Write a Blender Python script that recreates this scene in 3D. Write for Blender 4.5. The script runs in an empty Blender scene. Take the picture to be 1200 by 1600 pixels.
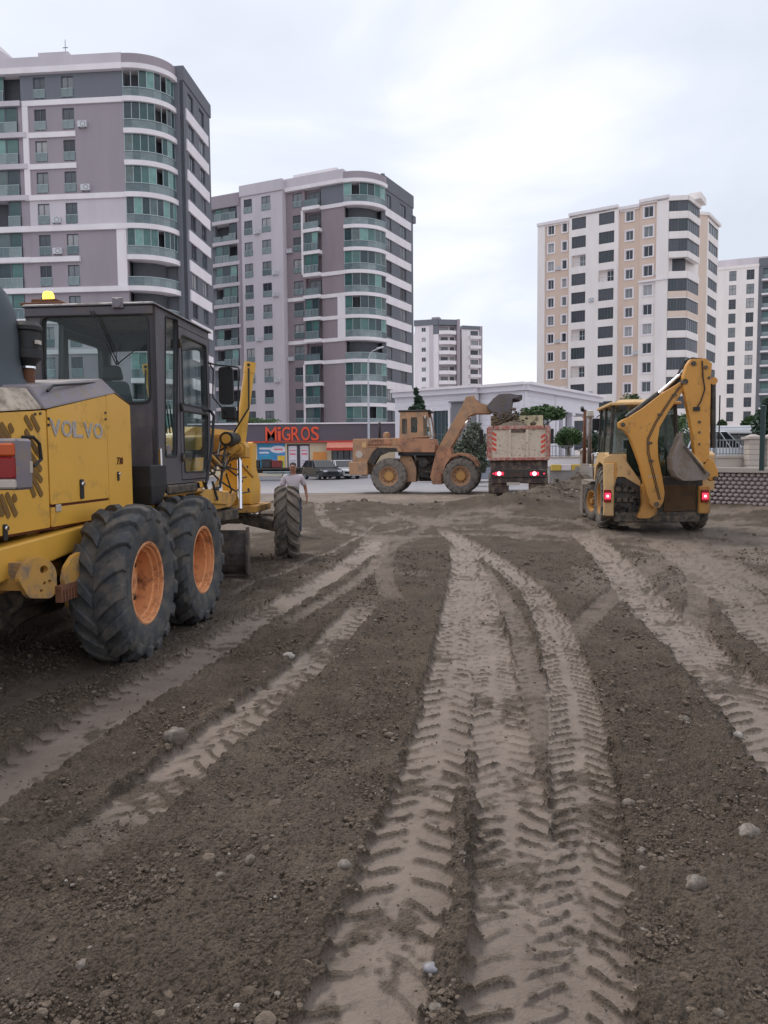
import bpy, bmesh, math, random
import numpy as np
from mathutils import Vector, Matrix
from math import sin, cos, pi, radians, sqrt, atan2
random.seed(7)
rng = np.random.default_rng(7)
S = bpy.context.scene
COL = S.collection

# ------------------------------------------------------------ camera
CAM_Z = 1.75
FPX = 1200.0                      # focal length in pixels of the 1200x1600 frame
PITCH = 0.0707
ROLL = 0.008
cam_d = bpy.data.cameras.new('camera')
cam = bpy.data.objects.new('camera', cam_d)
COL.objects.link(cam)
cam_d.sensor_fit = 'VERTICAL'
cam_d.sensor_height = 24.0
cam_d.lens = 24.0 * FPX / 1600.0
cam_d.clip_start = 0.05
cam_d.clip_end = 3000
CR = Matrix.Rotation(pi / 2 - PITCH, 3, 'X') @ Matrix.Rotation(-ROLL, 3, 'Z')
cam.matrix_world = Matrix.Translation((0, 0, CAM_Z)) @ CR.to_4x4()
S.camera = cam

# ------------------------------------------------------------ sky, sun, exposure
SUN_EL, SUN_AZ = radians(52), radians(-35)      # azimuth measured from +Y towards +X
W = bpy.data.worlds.new('World'); S.world = W; W.use_nodes = True
nt = W.node_tree; nt.nodes.clear()
N, L = nt.nodes, nt.links
out = N.new('ShaderNodeOutputWorld'); bg = N.new('ShaderNodeBackground')
bg.inputs['Strength'].default_value = 0.1
sky = N.new('ShaderNodeTexSky'); sky.sky_type = 'NISHITA'; sky.sun_disc = False
sky.sun_elevation = SUN_EL; sky.sun_rotation = SUN_AZ
sky.dust_density = 2.0
tc = N.new('ShaderNodeTexCoord')
mp = N.new('ShaderNodeMapping'); mp.inputs['Scale'].default_value = (1.0, 1.0, 2.6)
mp.inputs['Location'].default_value = (0.3, 0.15, 0.2)
n1 = N.new('ShaderNodeTexNoise'); n1.inputs['Scale'].default_value = 1.7
n1.inputs['Detail'].default_value = 5; n1.inputs['Roughness'].default_value = 0.5
n1.inputs['Distortion'].default_value = 0.5
cr = N.new('ShaderNodeValToRGB')
cr.color_ramp.elements[0].position = 0.34; cr.color_ramp.elements[0].color = (6.1, 6.5, 7.3, 1)
cr.color_ramp.elements[1].position = 0.62; cr.color_ramp.elements[1].color = (9.0, 9.05, 9.3, 1)
e = cr.color_ramp.elements.new(0.47); e.color = (6.9, 7.25, 8.1, 1)
mx = N.new('ShaderNodeMix'); mx.data_type = 'RGBA'; mx.inputs['Factor'].default_value = 0.9
L.new(tc.outputs['Generated'], mp.inputs['Vector']); L.new(mp.outputs[0], n1.inputs['Vector'])
L.new(n1.outputs['Fac'], cr.inputs['Fac'])
L.new(sky.outputs[0], mx.inputs['A']); L.new(cr.outputs['Color'], mx.inputs['B'])
L.new(mx.outputs['Result'], bg.inputs['Color']); L.new(bg.outputs[0], out.inputs['Surface'])

sd = bpy.data.lights.new('sun', 'SUN'); sd.energy = 1.5; sd.angle = radians(18); sd.color = (1.0, 0.93, 0.84)
sun = bpy.data.objects.new('sun', sd); COL.objects.link(sun)
sdir = Vector((sin(SUN_AZ) * cos(SUN_EL), cos(SUN_AZ) * cos(SUN_EL), sin(SUN_EL)))
sun.rotation_euler = sdir.to_track_quat('Z', 'Y').to_euler()
sun.location = (0, 0, 60)
S.view_settings.view_transform = 'Standard'; S.view_settings.look = 'None'
S.view_settings.exposure = 0.36; S.view_settings.gamma = 1.0
S.view_settings.use_curve_mapping = False

# ------------------------------------------------------------ measuring helpers
def ray(px, py):
    return CR @ Vector(((px - 600.0) / FPX, (800.0 - py) / FPX, -1.0))
def at(px, py, Y):
    "world point seen at photo pixel px,py on the vertical plane y=Y"
    d = ray(px, py); t = Y / d.y
    return Vector((d.x * t, Y, CAM_Z + d.z * t))
def ground_at(px, py, z=0.0):
    d = ray(px, py); t = (z - CAM_Z) / d.z
    return Vector((d.x * t, d.y * t, z))
class Frame:
    "a thing's own axes: x forward, y left, z up; heading measured clockwise from world +Y"
    def __init__(s, x, y, z, heading):
        s.o = Vector((x, y, z)); h = radians(heading); s.rz = pi / 2 - h
        s.f = Vector((sin(h), cos(h), 0)); s.l = Vector((-cos(h), sin(h), 0))
    def loc(s, p):
        d = p - s.o
        return Vector((d.dot(s.f), d.dot(s.l), d.z))
    def on(s, px, py, n, off):
        d = ray(px, py); c = Vector((0, 0, CAM_Z))
        t = (off - (c - s.o).dot(n)) / d.dot(n)
        return s.loc(c + d * t)
    def on_y(s, px, py, y): return s.on(px, py, s.l, y)
    def on_x(s, px, py, x): return s.on(px, py, s.f, x)

# ------------------------------------------------------------ materials
MATS = {}
def pmat(name, col, rough=0.6, metal=0.0, var=0.12, scale=2.0, bump=0.0, bscale=40.0,
         dirt=None, dirt_amt=0.0, dirt_scale=3.0, spec=0.5, emit=None, estr=0.0, alpha=1.0,
         streak=0.0, coat=0.0, dirt_low=None, trans=0.0):
    m = bpy.data.materials.new(name); m.use_nodes = True
    t = m.node_tree; n = t.nodes; l = t.links
    b = n['Principled BSDF']
    b.inputs['Roughness'].default_value = rough; b.inputs['Metallic'].default_value = metal
    b.inputs['Specular IOR Level'].default_value = spec
    b.inputs['Coat Weight'].default_value = coat
    if trans: b.inputs['Transmission Weight'].default_value = trans
    if alpha < 1: b.inputs['Alpha'].default_value = alpha
    co = n.new('ShaderNodeTexCoord')
    base = n.new('ShaderNodeTexNoise'); base.inputs['Scale'].default_value = scale
    base.inputs['Detail'].default_value = 6; base.inputs['Roughness'].default_value = 0.6
    if streak:
        mpn = n.new('ShaderNodeMapping'); mpn.inputs['Scale'].default_value = (1, 1, streak)
        l.new(co.outputs['Object'], mpn.inputs['Vector']); l.new(mpn.outputs[0], base.inputs['Vector'])
    else:
        l.new(co.outputs['Object'], base.inputs['Vector'])
    mr = n.new('ShaderNodeMapRange'); mr.inputs['From Min'].default_value = 0.3; mr.inputs['From Max'].default_value = 0.7
    mr.inputs['To Min'].default_value = 1 - var; mr.inputs['To Max'].default_value = 1 + var
    l.new(base.outputs['Fac'], mr.inputs['Value'])
    mul = n.new('ShaderNodeVectorMath'); mul.operation = 'SCALE'
    mul.inputs[0].default_value = col[:3]
    l.new(mr.outputs[0], mul.inputs['Scale'])
    cur = mul.outputs[0]
    if dirt is not None:
        dn = n.new('ShaderNodeTexNoise'); dn.inputs['Scale'].default_value = dirt_scale
        dn.inputs['Detail'].default_value = 9; dn.inputs['Roughness'].default_value = 0.68
        l.new(co.outputs['Object'], dn.inputs['Vector'])
        dr = n.new('ShaderNodeMapRange')
        dr.inputs['From Min'].default_value = 0.62 - 0.35 * dirt_amt; dr.inputs['From Max'].default_value = 0.78 - 0.3 * dirt_amt
        l.new(dn.outputs['Fac'], dr.inputs['Value'])
        fac = dr.outputs[0]
        if dirt_low is not None:      # mud thrown up from the ground: a coat that ends at height dirt_low
            sx = n.new('ShaderNodeSeparateXYZ'); l.new(co.outputs['Object'], sx.inputs[0])
            lr = n.new('ShaderNodeMapRange'); lr.inputs['From Min'].default_value = dirt_low
            lr.inputs['From Max'].default_value = dirt_low - 0.5
            l.new(sx.outputs['Z'], lr.inputs['Value'])
            m2 = n.new('ShaderNodeMath'); m2.operation = 'MULTIPLY_ADD'; m2.use_clamp = True
            l.new(lr.outputs[0], m2.inputs[0]); l.new(dn.outputs['Fac'], m2.inputs[1]); l.new(fac, m2.inputs[2])
            fac = m2.outputs[0]
        mixn = n.new('ShaderNodeMix'); mixn.data_type = 'RGBA'
        l.new(fac, mixn.inputs['Factor']); l.new(cur, mixn.inputs['A'])
        mixn.inputs['B'].default_value = (*dirt[:3], 1); cur = mixn.outputs['Result']
        rr = n.new('ShaderNodeMapRange'); rr.inputs['To Min'].default_value = rough; rr.inputs['To Max'].default_value = min(1, rough + 0.4)
        l.new(fac, rr.inputs['Value']); l.new(rr.outputs[0], b.inputs['Roughness'])
    l.new(cur, b.inputs['Base Color'])
    if bump:
        bn = n.new('ShaderNodeTexNoise'); bn.inputs['Scale'].default_value = bscale; bn.inputs['Detail'].default_value = 5
        l.new(co.outputs['Object'], bn.inputs['Vector'])
        bb = n.new('ShaderNodeBump'); bb.inputs['Strength'].default_value = bump; bb.inputs['Distance'].default_value = 0.02
        l.new(bn.outputs['Fac'], bb.inputs['Height']); l.new(bb.outputs[0], b.inputs['Normal'])
    if emit is not None:
        b.inputs['Emission Color'].default_value = (*emit, 1); b.inputs['Emission Strength'].default_value = estr
    MATS[name] = m
    return m
def srgb(r, g, b):
    f = lambda c: (c / 255 / 12.92) if c / 255 <= 0.04045 else ((c / 255 + 0.055) / 1.055) ** 2.4
    return (f(r), f(g), f(b))

def glassmat(name, tint, alpha=0.45, rough=0.05, var=0.25):
    "thin glazing: a tinted see-through layer under a clear reflection"
    m = bpy.data.materials.new(name); m.use_nodes = True
    t = m.node_tree; n = t.nodes; l = t.links; n.clear()
    o = n.new('ShaderNodeOutputMaterial'); tr = n.new('ShaderNodeBsdfTransparent')
    df = n.new('ShaderNodeBsdfDiffuse'); gl = n.new('ShaderNodeBsdfGlossy'); gl.inputs['Roughness'].default_value = rough
    tr.inputs['Color'].default_value = (0.90, 0.945, 0.935, 1)
    df.inputs['Color'].default_value = (*tint, 1)
    a = n.new('ShaderNodeMixShader'); a.inputs[0].default_value = alpha
    l.new(tr.outputs[0], a.inputs[1]); l.new(df.outputs[0], a.inputs[2])
    lw = n.new('ShaderNodeLayerWeight'); pw = n.new('ShaderNodeMath'); pw.operation = 'POWER'; pw.inputs[1].default_value = 4.0
    l.new(lw.outputs['Facing'], pw.inputs[0])
    fr = n.new('ShaderNodeMath'); fr.operation = 'MULTIPLY_ADD'; fr.inputs[1].default_value = .45; fr.inputs[2].default_value = .02
    l.new(pw.outputs[0], fr.inputs[0])
    b = n.new('ShaderNodeMixShader'); l.new(fr.outputs[0], b.inputs[0]); l.new(a.outputs[0], b.inputs[1]); l.new(gl.outputs[0], b.inputs[2])
    l.new(b.outputs[0], o.inputs['Surface'])
    MATS[name] = m
    return m

# ------------------------------------------------------------ mesh builder
class MB:
    def __init__(s): s.v = []; s.f = []; s.m = []; s.sm = []
    def add(s, vs, fs, mi=0, smooth=False):
        o = len(s.v); s.v += [tuple(v) for v in vs]
        for f in fs: s.f.append(tuple(i + o for i in f)); s.m.append(mi); s.sm.append(smooth)
        return s
    def box(s, x0, x1, y0, y1, z0, z1, mi=0, M=None):
        vs = [Vector((x, y, z)) for z in (z0, z1) for y in (y0, y1) for x in (x0, x1)]
        if M is not None: vs = [M @ v for v in vs]
        return s.add(vs, [(0, 2, 3, 1), (4, 5, 7, 6), (0, 1, 5, 4), (2, 6, 7, 3), (0, 4, 6, 2), (1, 3, 7, 5)], mi)
    def frustum(s, a, b, mi=0):
        "a, b: four corners each, joined as a closed block"
        vs = [Vector(p) for p in a] + [Vector(p) for p in b]
        return s.add(vs, [(3, 2, 1, 0), (4, 5, 6, 7), (0, 1, 5, 4), (1, 2, 6, 5), (2, 3, 7, 6), (3, 0, 4, 7)], mi)
    def bar(s, p, q, w, h, mi=0, up=(0, 0, 1)):
        p, q = Vector(p), Vector(q); d = q - p; n = d.length
        x = d.normalized(); u = Vector(up)
        if abs(x.dot(u)) > 0.95: u = Vector((1, 0, 0))
        y = u.cross(x).normalized(); z = x.cross(y)
        M = Matrix((x, y, z)).transposed().to_4x4(); M.translation = p
        return s.box(0, n, -w / 2, w / 2, -h / 2, h / 2, mi, M)
    def tube(s, pts, r, seg=8, mi=0, cap=True, radii=None, smooth=True):
        pts = [Vector(p) for p in pts]; vs = []; fs = []
        ref = None
        for i, p in enumerate(pts):
            if i == 0: d = pts[1] - p
            elif i == len(pts) - 1: d = p - pts[i - 1]
            else: d = (pts[i + 1] - p).normalized() + (p - pts[i - 1]).normalized()
            d.normalize()
            if ref is None:
                ref = Vector((0, 0, 1)) if abs(d.z) < 0.9 else Vector((1, 0, 0))
            a = ref.cross(d)
            if a.length < 1e-4: a = Vector((0, 1, 0)).cross(d)
            a.normalize(); b = d.cross(a); ref = b
            rr = radii[i] if radii else r
            for k in range(seg):
                t = 2 * pi * k / seg
                vs.append(p + a * (cos(t) * rr) + b * (sin(t) * rr))
        for i in range(len(pts) - 1):
            for k in range(seg):
                k2 = (k + 1) % seg
                fs.append((i * seg + k, i * seg + k2, (i + 1) * seg + k2, (i + 1) * seg + k))
        s.add(vs, fs, mi, smooth)
        if cap:
            o = len(s.v) - len(vs)
            s.f.append(tuple(o + k for k in reversed(range(seg)))); s.m.append(mi); s.sm.append(False)
            s.f.append(tuple(o + (len(pts) - 1) * seg + k for k in range(seg))); s.m.append(mi); s.sm.append(False)
        return s
    def lathe(s, prof, axis='z', seg=32, c=(0, 0, 0), mi=0, smooth=True, close=False):
        "prof: (radius, height) pairs turned round the axis"
        vs = []; fs = []; n = len(prof)
        for k in range(seg):
            t = 2 * pi * k / seg
            for r, h in prof:
                if axis == 'z': p = (r * cos(t), r * sin(t), h)
                elif axis == 'y': p = (r * cos(t), h, r * sin(t))
                else: p = (h, r * cos(t), r * sin(t))
                vs.append((p[0] + c[0], p[1] + c[1], p[2] + c[2]))
        m = n if close else n - 1
        for k in range(seg):
            k2 = (k + 1) % seg
            for i in range(m):
                j = (i + 1) % n
                q = (k * n + i, k * n + j, k2 * n + j, k2 * n + i)
                fs.append(q if axis != 'y' else q[::-1])
        return s.add(vs, fs, mi, smooth)
    def plate(s, outer, t0, t1, plane='xz', holes=(), mi=0):
        "polygon with holes extruded from t0 to t1 along the axis left over"
        me = _plate(outer, holes)
        if plane == 'xz': f = lambda a, b, t: (a, t, b)
        elif plane == 'xy': f = lambda a, b, t: (a, b, t)
        else: f = lambda a, b, t: (t, a, b)
        vs = [f(v[0], v[1], t0 if v[2] < 0 else t1) for v in me[0]]
        return s.add(vs, me[1], mi)
    def build(s, name, mats, parent=None, bevel=0.0, segs=1, loc=None, rot=None, autosmooth=None):
        me = bpy.data.meshes.new(name); me.from_pydata(s.v, [], s.f)
        if not isinstance(mats, (list, tuple)): mats = [mats]
        for m in mats: me.materials.append(m)
        me.polygons.foreach_set('material_index', s.m)
        me.polygons.foreach_set('use_smooth', s.sm)
        bm = bmesh.new(); bm.from_mesh(me)
        bmesh.ops.remove_doubles(bm, verts=bm.verts, dist=1e-5)
        bmesh.ops.recalc_face_normals(bm, faces=bm.faces)
        if any(s.sm):
            for e_ in bm.edges:
                if len(e_.link_faces) == 2 and e_.calc_face_angle(0) > 0.6: e_.smooth = False
        bm.to_mesh(me); bm.free()
        o = bpy.data.objects.new(name, me); COL.objects.link(o)
        if parent is not None: o.parent = parent
        if loc is not None: o.location = loc
        if rot is not None: o.rotation_euler = rot
        if bevel:
            b = o.modifiers.new('edges', 'BEVEL'); b.width = bevel; b.segments = segs; b.limit_method = 'ANGLE'
            b.angle_limit = radians(40); b.harden_normals = False
        return o
def _plate(outer, holes):
    cu = bpy.data.curves.new('tmp', 'CURVE'); cu.dimensions = '2D'; cu.fill_mode = 'BOTH'; cu.extrude = 0.5
    for loop in [outer] + list(holes):
        sp = cu.splines.new('POLY'); sp.points.add(len(loop) - 1); sp.use_cyclic_u = True
        for i, p in enumerate(loop): sp.points[i].co = (p[0], p[1], 0, 1)
    ob = bpy.data.objects.new('tmp', cu); COL.objects.link(ob)
    me = ob.to_mesh()
    vs = [tuple(v.co) for v in me.vertices]; fs = [tuple(p.vertices) for p in me.polygons]
    ob.to_mesh_clear(); bpy.data.objects.remove(ob); bpy.data.curves.remove(cu)
    return vs, fs
def rrect(x0, x1, z0, z1, r, n=4):
    pts = []
    for cx, cz, a in ((x1 - r, z1 - r, 0), (x0 + r, z1 - r, 90), (x0 + r, z0 + r, 180), (x1 - r, z0 + r, 270)):
        for i in range(n + 1):
            t = radians(a + 90 * i / n); pts.append((cx + r * cos(t), cz + r * sin(t)))
    return pts
def circ(cx, cz, r, n=16):
    return [(cx + r * cos(2 * pi * i / n), cz + r * sin(2 * pi * i / n)) for i in range(n)]
def text_mesh(txt, size, extrude=0.004, bold=0.0):
    cu = bpy.data.curves.new('tmp', 'FONT'); cu.body = txt; cu.size = size; cu.extrude = extrude; cu.offset = bold
    cu.align_x = 'CENTER'; cu.align_y = 'CENTER'; cu.resolution_u = 3
    ob = bpy.data.objects.new('tmp', cu); COL.objects.link(ob)
    me = bpy.data.meshes.new_from_object(ob)
    bpy.data.objects.remove(ob); bpy.data.curves.remove(cu)
    return me
def text(txt, name, mat, parent, M, width, height, extrude=0.004, bold=0.0):
    "lettering scaled to width x height, in the XY plane of matrix M"
    me = text_mesh(txt, 1.0, extrude, bold)
    n = len(me.vertices); co = np.empty(n * 3); me.vertices.foreach_get('co', co); co = co.reshape(-1, 3)
    mn, mxx = co.min(0), co.max(0)
    co[:, 0] = (co[:, 0] - (mn[0] + mxx[0]) / 2) * width / (mxx[0] - mn[0])
    co[:, 1] = (co[:, 1] - (mn[1] + mxx[1]) / 2) * height / (mxx[1] - mn[1])
    me.vertices.foreach_set('co', co.ravel()); me.materials.clear(); me.materials.append(mat)
    o = bpy.data.objects.new(name, me); COL.objects.link(o); o.parent = parent
    o.matrix_local = M
    return o
def axes(o, x, y):
    x = Vector(x).normalized(); y = Vector(y).normalized(); z = x.cross(y)
    M = Matrix((x, y, z)).transposed().to_4x4(); M.translation = Vector(o)
    return M

# ------------------------------------------------------------ things and parts
def tag(o, label=None, cat=None, group=None, kind=None):
    if label: o['label'] = label
    if cat: o['category'] = cat
    if group: o['group'] = group
    if kind: o['kind'] = kind
    return o
def thing(name, label, cat, loc=(0, 0, 0), rz=0.0, group=None):
    o = bpy.data.objects.new(name, None); COL.objects.link(o)
    o.location = loc; o.rotation_euler = (0, 0, rz); o.empty_display_size = 0.3
    return tag(o, label, cat, group)
def inst(me, name, parent, M):
    o = bpy.data.objects.new(name, me); COL.objects.link(o); o.parent = parent; o.matrix_local = M
    return o
def copy_tree(o, parent=None):
    c = o.copy(); COL.objects.link(c); c.parent = parent
    for ch in list(o.children): copy_tree(ch, c)
    return c
# ------------------------------------------------------------ building materials
def panemat(name, cols, rough=0.1):
    "glazing whose backing (dark room, net curtain, blind) differs from pane to pane"
    m = bpy.data.materials.new(name); m.use_nodes = True
    n = m.node_tree.nodes; l = m.node_tree.links; b = n['Principled BSDF']
    oi = n.new('ShaderNodeObjectInfo'); r = n.new('ShaderNodeValToRGB')
    r.color_ramp.interpolation = 'CONSTANT'
    for i, (p, c) in enumerate(cols):
        e = r.color_ramp.elements[i] if i < 2 else r.color_ramp.elements.new(p)
        e.position = p; e.color = (*c, 1)
    l.new(oi.outputs['Random'], r.inputs['Fac'])
    co = n.new('ShaderNodeTexCoord'); wv = n.new('ShaderNodeTexNoise'); wv.inputs['Scale'].default_value = 1.3
    l.new(co.outputs['Object'], wv.inputs['Vector'])
    mr = n.new('ShaderNodeMapRange'); mr.inputs['To Min'].default_value = 0.6; mr.inputs['To Max'].default_value = 1.35
    l.new(wv.outputs['Fac'], mr.inputs['Value'])
    v = n.new('ShaderNodeVectorMath'); v.operation = 'SCALE'
    l.new(r.outputs['Color'], v.inputs[0]); l.new(mr.outputs[0], v.inputs['Scale']); l.new(v.outputs[0], b.inputs['Base Color'])
    b.inputs['Roughness'].default_value = rough
    return m
mauve = pmat('mauve_render', srgb(162, 152, 159), 0.9, var=0.09, scale=0.35, streak=0.2)
lilac = pmat('pale_lilac_render', srgb(204, 196, 202), 0.9, var=0.09, scale=0.35, streak=0.2)
white_r = pmat('white_render', srgb(236, 229, 232), 0.85, var=0.08, scale=0.5, streak=0.2)
dgrey_r = pmat('dark_grey_render', srgb(112, 114, 121), 0.9, var=0.06, scale=0.4, streak=0.2)
bluegrey_r = pmat('blue_grey_render', srgb(118, 121, 129), 0.9, var=0.06, scale=0.4, streak=0.2)
brown_r = pmat('brown_mauve_render', srgb(150, 137, 143), 0.9, var=0.09, scale=0.4, streak=0.2)
cream_r = pmat('cream_render', srgb(224, 203, 189), 0.9, var=0.05, scale=0.5, streak=0.25)
peach_r = pmat('peach_render', srgb(219, 196, 180), 0.9, var=0.05, scale=0.5, streak=0.25)
offw_r = pmat('off_white_render', srgb(240, 232, 229), 0.9, var=0.08, scale=0.4, streak=0.25)
alum = pmat('window_frame_grey', srgb(92, 96, 104), 0.5, var=0.05)
whitef = pmat('window_frame_white', srgb(205, 205, 210), 0.5, var=0.05)
rail_m = pmat('rail_light', srgb(176, 190, 192), 0.4, var=0.05)
teal = panemat('teal_glazing', [(0, srgb(60, 88, 88)), (0.28, srgb(82, 118, 114)), (0.5, srgb(54, 70, 76)), (0.72, srgb(120, 160, 153)), (0.88, srgb(96, 112, 112))])
darkp = panemat('dark_glazing', [(0, srgb(56, 60, 68)), (0.25, srgb(84, 90, 96)), (0.5, srgb(128, 132, 136)), (0.72, srgb(66, 68, 76)), (0.85, srgb(168, 168, 170))])
blindp = panemat('slatted_dark_glazing', [(0, srgb(70, 72, 80)), (0.4, srgb(84, 86, 94)), (0.7, srgb(62, 70, 76))], 0.3)
dteal = panemat('dark_teal_glazing', [(0, srgb(22, 44, 50)), (0.4, srgb(30, 58, 62)), (0.75, srgb(18, 36, 44))])
railg = panemat('rail_glass', [(0, srgb(122, 136, 139)), (0.4, srgb(102, 118, 122)), (0.75, srgb(134, 148, 150))], 0.12)

class Facade:
    def __init__(s, A, B, parent, base=None):
        s.P = Vector((A.x, A.y, 0)); d = Vector((B.x - A.x, B.y - A.y, 0)); s.L = d.length; s.d = d.normalized()
        s.inn = Vector((-s.d.y, s.d.x, 0)); s.parent = parent
        M = Matrix((s.d, s.inn, (0, 0, 1))).transposed().to_4x4(); M.translation = s.P - parent.location; M.translation.z = 0
        s.M = M
    def uz(s, px, py):
        d = ray(px, py); c = Vector((0, 0, CAM_Z))
        t = (s.P - c).dot(s.inn) / d.dot(s.inn); q = c + d * t
        return (q - s.P).dot(s.d), q.z
    def u(s, px, py=450): return s.uz(px, py)[0]
    def put(s, mb, name, mat, **k):
        o = mb.build(name, mat, s.parent, **k); o.matrix_local = s.M; return o
    def place(s, me, name, u, z, y=0.0, parent=None):
        return inst(me, name, s.parent, s.M @ Matrix.Translation((u, y, z)))
    def wall(s, u0, u1, z0, z1, mat, holes=(), y=0.0, ret=0.3, reveal=0.18, name='wall'):
        mb = MB(); us = sorted({u0, u1} | {min(max(h[i], u0), u1) for h in holes for i in (0, 1)})
        zs = sorted({z0, z1} | {min(max(h[i], z0), z1) for h in holes for i in (2, 3)})
        for a, b in zip(us, us[1:]):
            for c, d in zip(zs, zs[1:]):
                m1, m2 = (a + b) / 2, (c + d) / 2
                if any(h[0] < m1 < h[1] and h[2] < m2 < h[3] for h in holes): continue
                mb.add([(a, y, c), (b, y, c), (b, y, d), (a, y, d)], [(0, 1, 2, 3)])
        for h in holes:
            a, b, c, d = h[:4]; r = y + reveal
            mb.add([(a, y, c), (b, y, c), (b, y, d), (a, y, d), (a, r, c), (b, r, c), (b, r, d), (a, r, d)],
                   [(0, 4, 5, 1), (1, 5, 6, 2), (2, 6, 7, 3), (3, 7, 4, 0)])
        r = y + ret
        mb.add([(u0, y, z0), (u1, y, z0), (u1, y, z1), (u0, y, z1), (u0, r, z0), (u1, r, z0), (u1, r, z1), (u0, r, z1)],
               [(0, 4, 5, 1), (1, 5, 6, 2), (2, 6, 7, 3), (3, 7, 4, 0)])
        return s.put(mb, name, mat)
    def band(s, u0, u1, z0, z1, out, mat, name='trim', inn=0.05, y=0.0):
        return s.put(MB().box(u0, u1, y - out, y + inn, z0, z1), name, mat)

_wc = {}
def window_meshes(w, h, style):
    k = (round(w, 2), round(h, 2), style)
    if k in _wc: return _wc[k]
    fr = MB(); t = 0.07
    if style[0] == 's':      # white surround, standing proud of the wall
        fr.box(-w / 2 - .22, w / 2 + .22, -.26, .0, -.22, 0, 1).box(-w / 2 - .22, w / 2 + .22, -.26, 0, h, h + .22, 1)
        fr.box(-w / 2 - .22, -w / 2, -.255, 0, 0, h, 1).box(w / 2, w / 2 + .22, -.255, 0, 0, h, 1)
    fr.box(-w / 2, w / 2, -.04, .04, 0, t).box(-w / 2, w / 2, -.04, .04, h - t, h)
    fr.box(-w / 2, -w / 2 + t, -.04, .04, t, h - t).box(w / 2 - t, w / 2, -.04, .04, t, h - t)
    n = int(style[1])
    for i in range(1, n + 1):
        c = -w / 2 + w * i / (n + 1); fr.box(c - .035, c + .035, -.035, .035, t, h - t)
    if style[2] == 'r':      # glass balustrade across the lower part
        fr.box(-w / 2, w / 2, -.22, -.17, h * .40, h * .40 + .05, 2)
        for c in (-w / 2 + .02, 0, w / 2 - .06): fr.box(c, c + .04, -.2, -.17, 0, h * .4, 2)
    if style[2] == 't': fr.box(-w / 2 + t, w / 2 - t, -.034, .034, h * .62, h * .62 + .06)
    o = fr.build('window', [whitef if style[0] in 'sw' else alum, white_r, rail_m]); me1 = o.data; bpy.data.objects.remove(o)
    p = MB().add([(-w / 2 + t, .0, t), (w / 2 - t, .0, t), (w / 2 - t, 0, h - t), (-w / 2 + t, 0, h - t), (-w / 2 + t, .03, t), (w / 2 - t, .03, t), (w / 2 - t, .03, h - t), (-w / 2 + t, .03, h - t)],
               [(0, 1, 2, 3), (7, 6, 5, 4)])
    mats = {'t': teal, 'd': darkp, 'b': blindp, 'k': dteal}[style[3]]
    o = p.build('pane', mats); me2 = o.data; bpy.data.objects.remove(o)
    me3 = None
    if style[2] == 'r':
        o = MB().box(-w / 2 + .03, w / 2 - .03, -.2, -.185, .03, h * .40).build('balustrade_glass', railg); me3 = o.data; bpy.data.objects.remove(o)
    _wc[k] = (me1, me2, me3); return _wc[k]
def window(F, u, z, w, h, style='p1-d', y=0.14, name='window'):
    "style: frame (p grey, w white, s white surround), mullions, rail r or transom t, glazing t d b"
    a, b, c = window_meshes(w, h, style)
    o = F.place(a, name, u, z, y)
    inst(b, 'pane', o, Matrix.Identity(4))
    if c: inst(c, 'balustrade_glass', o, Matrix.Identity(4))
    return o
def hole(u, z, w, h): return (u - w / 2, u + w / 2, z, z + h)

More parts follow.
